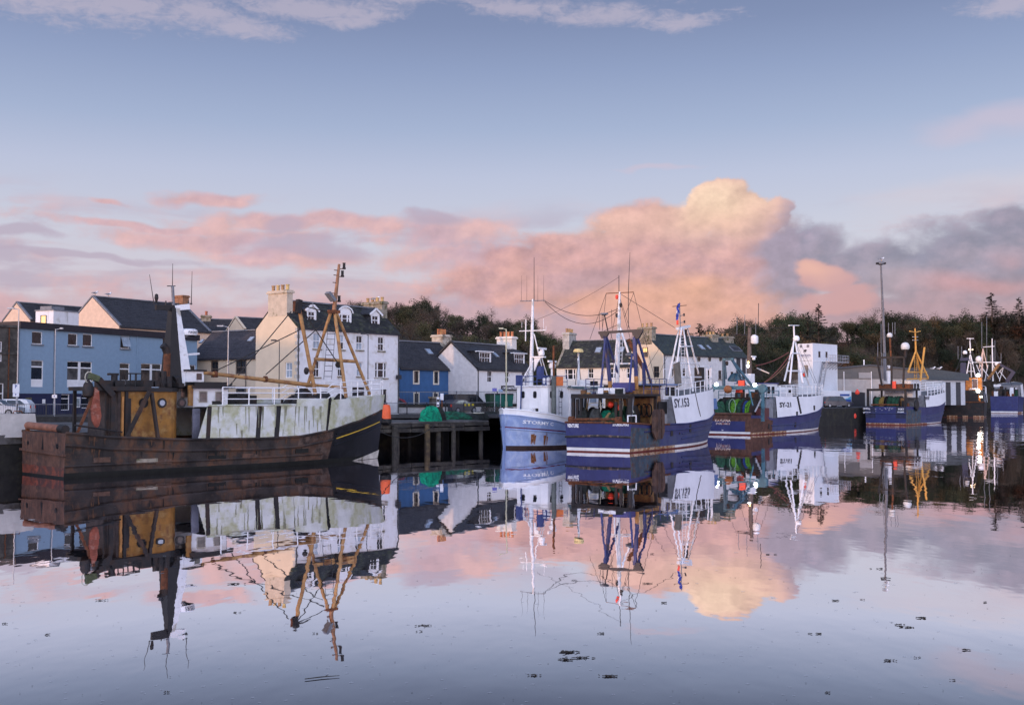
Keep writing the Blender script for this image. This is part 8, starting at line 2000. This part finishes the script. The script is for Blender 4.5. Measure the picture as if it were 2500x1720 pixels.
c = at(2046, 967, 163); car('parked_car', 'dark blue estate car parked at the quay edge by the white bow', (c[0] + .0, c[1] + .6, SZ), radians(8), mat('car_navy', (.015, .017, .035), .25, .1, spec=.6), 4.6, 1.8, 1.7)
c = at(2040, 967, 168.5); root = thing('box_trailer', 'white box trailer with blue swoosh behind the dark estate car', 'trailer', (c[0], c[1], SZ), radians(5))
part_box(root, 'box', m_carw, -2.4, 2.2, -.9, .9, .5, 2.55); part_box(root, 'chassis', m_black, -2.2, 2.0, -.8, .8, .35, .5)
b = MB(); b.box(.2, 2.15, -.93, -.905, .55, 1.2); b.build('blue_panel', mat('trailer_blue', (.02, .07, .3), .4, .1), root); b = MB(); b.box(.35, 1.9, -.935, -.91, 1.75, 2.05); b.build('blue_stripe', mat('trailer_blue', ()), root); b = MB(); b.add([(.2, -.932, 1.2), (2.15, -.932, 1.2), (2.15, -.932, 1.75), (1.6, -.932, 1.4), (.9, -.932, 1.25)], [(0, 1, 2, 3, 4)]); b.build('swoosh', mat('trailer_cyan', (.10, .35, .5), .4, .1), root)
for sx in (-1.2, -.4): 
    for s_ in (-1, 1): b = MB(); b.lathe([(.32, -.1), (.32, .1)], 14, (sx, s_ * .82, .33), axis='y'); b.build('wheel', m_black, root)
# wheelie bins and a bicycle by the fence
mb_ = mat('bin_teal', (.0, .10, .075), .5, .15); mg_ = mat('bin_green', (.015, .05, .03), .5, .15)
for k, (px, D, m) in enumerate(((1200, 106.5, mg_), (1226, 107.3, mb_), (1238, 107.6, mb_), (1213, 106.9, mb_))):
    c = at(px, 967, D); root = thing('wheelie_bin', ('dark green wheelie bin behind the spiked fence', 'teal wheelie bin in the middle of the row behind the spiked fence', 'teal wheelie bin at the lamp post end behind the spiked fence', 'teal wheelie bin beside the dark green bin behind the spiked fence')[k], 'bin', (c[0], c[1], SZ + .6), radians(40), None if k == 0 else 'teal bins')
    b = MB(); b.hexa([(-.45, -.3, .08), (.45, -.3, .08), (.45, .3, .08), (-.45, .3, .08), (-.55, -.38, 1.25), (.55, -.38, 1.25), (.55, .38, 1.25), (-.55, .38, 1.25)]); b.build('body', m, root); b = MB(); b.hexa([(-.58, -.42, 1.25), (.58, -.42, 1.25), (.58, .42, 1.25), (-.58, .42, 1.25), (-.5, -.3, 1.38), (.5, -.3, 1.38), (.5, .3, 1.38), (-.5, .3, 1.38)]); b.build('lid', m_black, root)
    for s_ in (-1, 1): b = MB(); b.lathe([(.1, -.04), (.1, .04)], 10, (s_ * .4, .3, .1), axis='x'); b.build('wheel', m_black, root)
b = MB(); b.box(-1, 1, -.5, .5, 0, .6)
c = at(1218, 967, 107); o = thing('bin_plinth', 'concrete plinth under the wheelie bins', 'plinth', (c[0], c[1], SZ), radians(40)); q = MB(); q.box(-1.6, 1.4, -.6, .7, 0, .6); q.build('slab', m_quay, o)
for k, px in enumerate((1190, 1216)):
    c = at(px, 967, 101.6 + k * .6); root = thing('bicycle', ('bicycle leaning on the quay railing near the slim sign poles', 'second bicycle leaning on the railing nearer the street lamp')[k], 'bicycle', (c[0], c[1], SZ), radians(44))
    for x in (-.52, .52):
        b = MB(); b.tube([(x + .33 * cos(t_), 0, .34 + .33 * sin(t_)) for t_ in [i * 2 * pi / 16 for i in range(17)]], .02, 5); b.build('wheel', m_black, root)
    b = MB(); P_ = {'r': (-.52, 0, .34), 'b': (-.08, 0, .32), 's': (-.22, 0, .88), 'h': (.36, 0, .9), 'f': (.52, 0, .34)}
    for a, d in (('r', 'b'), ('r', 's'), ('b', 's'), ('b', 'h'), ('s', 'h'), ('h', 'f')): b.tube([P_[a], P_[d]], .018, 5)
    b.build('frame', m_dark, root); part_box(root, 'saddle', m_black, -.34, -.1, -.06, .06, .9, .95); part_tube(root, 'handlebar', m_dark, [(.36, -.25, 1.0), (.36, 0, 1.0), (.36, .25, 1.0)], .015, 5)
# mooring ropes from the derelict bow to the jetty
fr = RUSTY[0]
for k, (px, py, y, q) in enumerate(((905, 1040, .4, (1062, 1060)), (922, 1008, 0, (1000, 1046)))):
    a = fr.pix(px, py, y); w_ = fr.world(a[0], a[1]); e = frj.pix(q[0], q[1], -.3); we = frj.world(e[0], e[1])
    b = MB(); b.tube(sag((w_[0], w_[1], a[2]), (we[0], we[1], QZ - .3), .9 - .4 * k, 14), .03, 5); tag(b.build('mooring_rope', m_rope), ('slack lower mooring rope from the black bow to the jetty piles', 'upper mooring rope from the black bow to the jetty')[k], 'rope')
# =================================================================== floating weed and foam specks
m_weed = mat('wrack', (.02, .017, .012), .6, .4, 4)
random.seed(5)
weeds = [(1395, 1592, 1.2), (1412, 1605, .9), (1380, 1610, .7), (1034, 1527, .8), (1028, 1541, .6), (772, 1546, .25), (575, 1495, .35), (405, 1690, .5), (2211, 1531, .9), (2195, 1525, .5), (1880, 1353, .7), (2147, 1388, .5), (2040, 1466, .6), (2105, 1463, .35), (1990, 1546, .7), (2250, 1508, .6),
         (2358, 1586, .4), (110, 1549, .5), (570, 1425, .6), (1580, 1424, .35), (2170, 1612, .5), (2235, 1605, .5), (2020, 1690, .5), (1590, 1352, .35), (10, 1522, .5), (245, 1465, .4), (2405, 1470, .3), (1490, 1650, .8), (1305, 1648, .5), (1620, 1471, .3), (2330, 1660, .35), (1470, 1546, .5)]
WL = 'small dark tuft of seaweed floating on the calm water'
for k, (px, py, s_) in enumerate(weeds):
    x, y = on_z(px, py, 0); sc = s_ * y / 60 * .21; b = MB()
    for j in range(random.choice((4, 7, 10, 15, 22))):
        a = random.uniform(0, 6.28); p = Vector((random.gauss(0, .8) * sc * random.uniform(.8, 2.4), random.gauss(0, .35) * sc, .012)); pts = [p]
        for q in range(3): p = p + Vector((cos(a) * .3 * sc * 1.4, sin(a) * .3 * sc, random.uniform(-.004, .006))); a += random.uniform(-.9, .9); pts.append(p)
        b.tube(pts, [.03 * sc + .004, .05 * sc + .005, .04 * sc + .004, .004], 4)
    o = b.build('seaweed_clump', m_weed); o.location = (x, y, 0)
    tag(o, WL, 'seaweed', 'floating seaweed clumps')
x, y = on_z(785, 1655, 0)
o = thing('driftwood_stick', 'long thin stick floating beside small seaweed', 'stick', (x, y, .02), .4); b = MB(); b.tube([(-.25, 0, 0), (0, .02, 0), (.27, -.01, 0)], [.007, .009, .004], 5); b.tube([(.05, .01, 0), (.12, .07, .01)], .004, 4); b.build('twig', m_weed, o)
b = MB(); b2 = MB()
for k in range(260):
    px = random.uniform(0, 2500); py = 1180 + 540 * random.random() ** .8; x, y = on_z(px, py, 0); s_ = random.uniform(.006, .022) * y / 30
    b.add([(x + s_ * cos(t_) * 1.3, y + s_ * sin(t_), .008 + .002 * (k % 3)) for t_ in (0, 1.3, 2.6, 3.7, 5.1)], [(0, 1, 2, 3, 4)])
for k in range(420):
    px = random.uniform(0, 2500); py = 1330 + 390 * random.random() ** .7; x, y = on_z(px, py, 0); s_ = random.uniform(.02, .06) * y / 30
    b2.add([(x + s_ * cos(t_) * 1.2 * random.uniform(.7, 1.2), y + s_ * sin(t_) * random.uniform(.7, 1.2), .006) for t_ in (0, .8, 1.6, 2.4, 3.2, 4.0, 4.8, 5.6)], [tuple(range(8))])
tag(b.build('weed_specks', m_weed, kind='stuff'), 'tiny dark specks of weed scattered over the water', 'weed', kind='stuff')
m_foam = bpy.data.materials.new('foam_film'); m_foam.use_nodes = True; N = NT(m_foam.node_tree); bs = N.n['Principled BSDF']; bs.inputs['Base Color'].default_value = (.6, .6, .6, 1); bs.inputs['Roughness'].default_value = .5; bs.inputs['Alpha'].default_value = .28
tag(b2.build('foam_specks', m_foam, kind='stuff'), 'pale spots of foam scattered over the water', 'foam', kind='stuff')
# =================================================================== unseen warehouse added left of frame to keep the low sun off the boats

fr = Fr((-72, 16), radians(88), QZ)
gabled(fr, 'shade_warehouse', 'unseen stone warehouse added to shade the boats', 46, 9, 8.2, 11.4, wl_grey, m_slate, fac=[(3 + 6 * k, 4.2 + 6 * k, 1, 2.6) for k in range(7)])
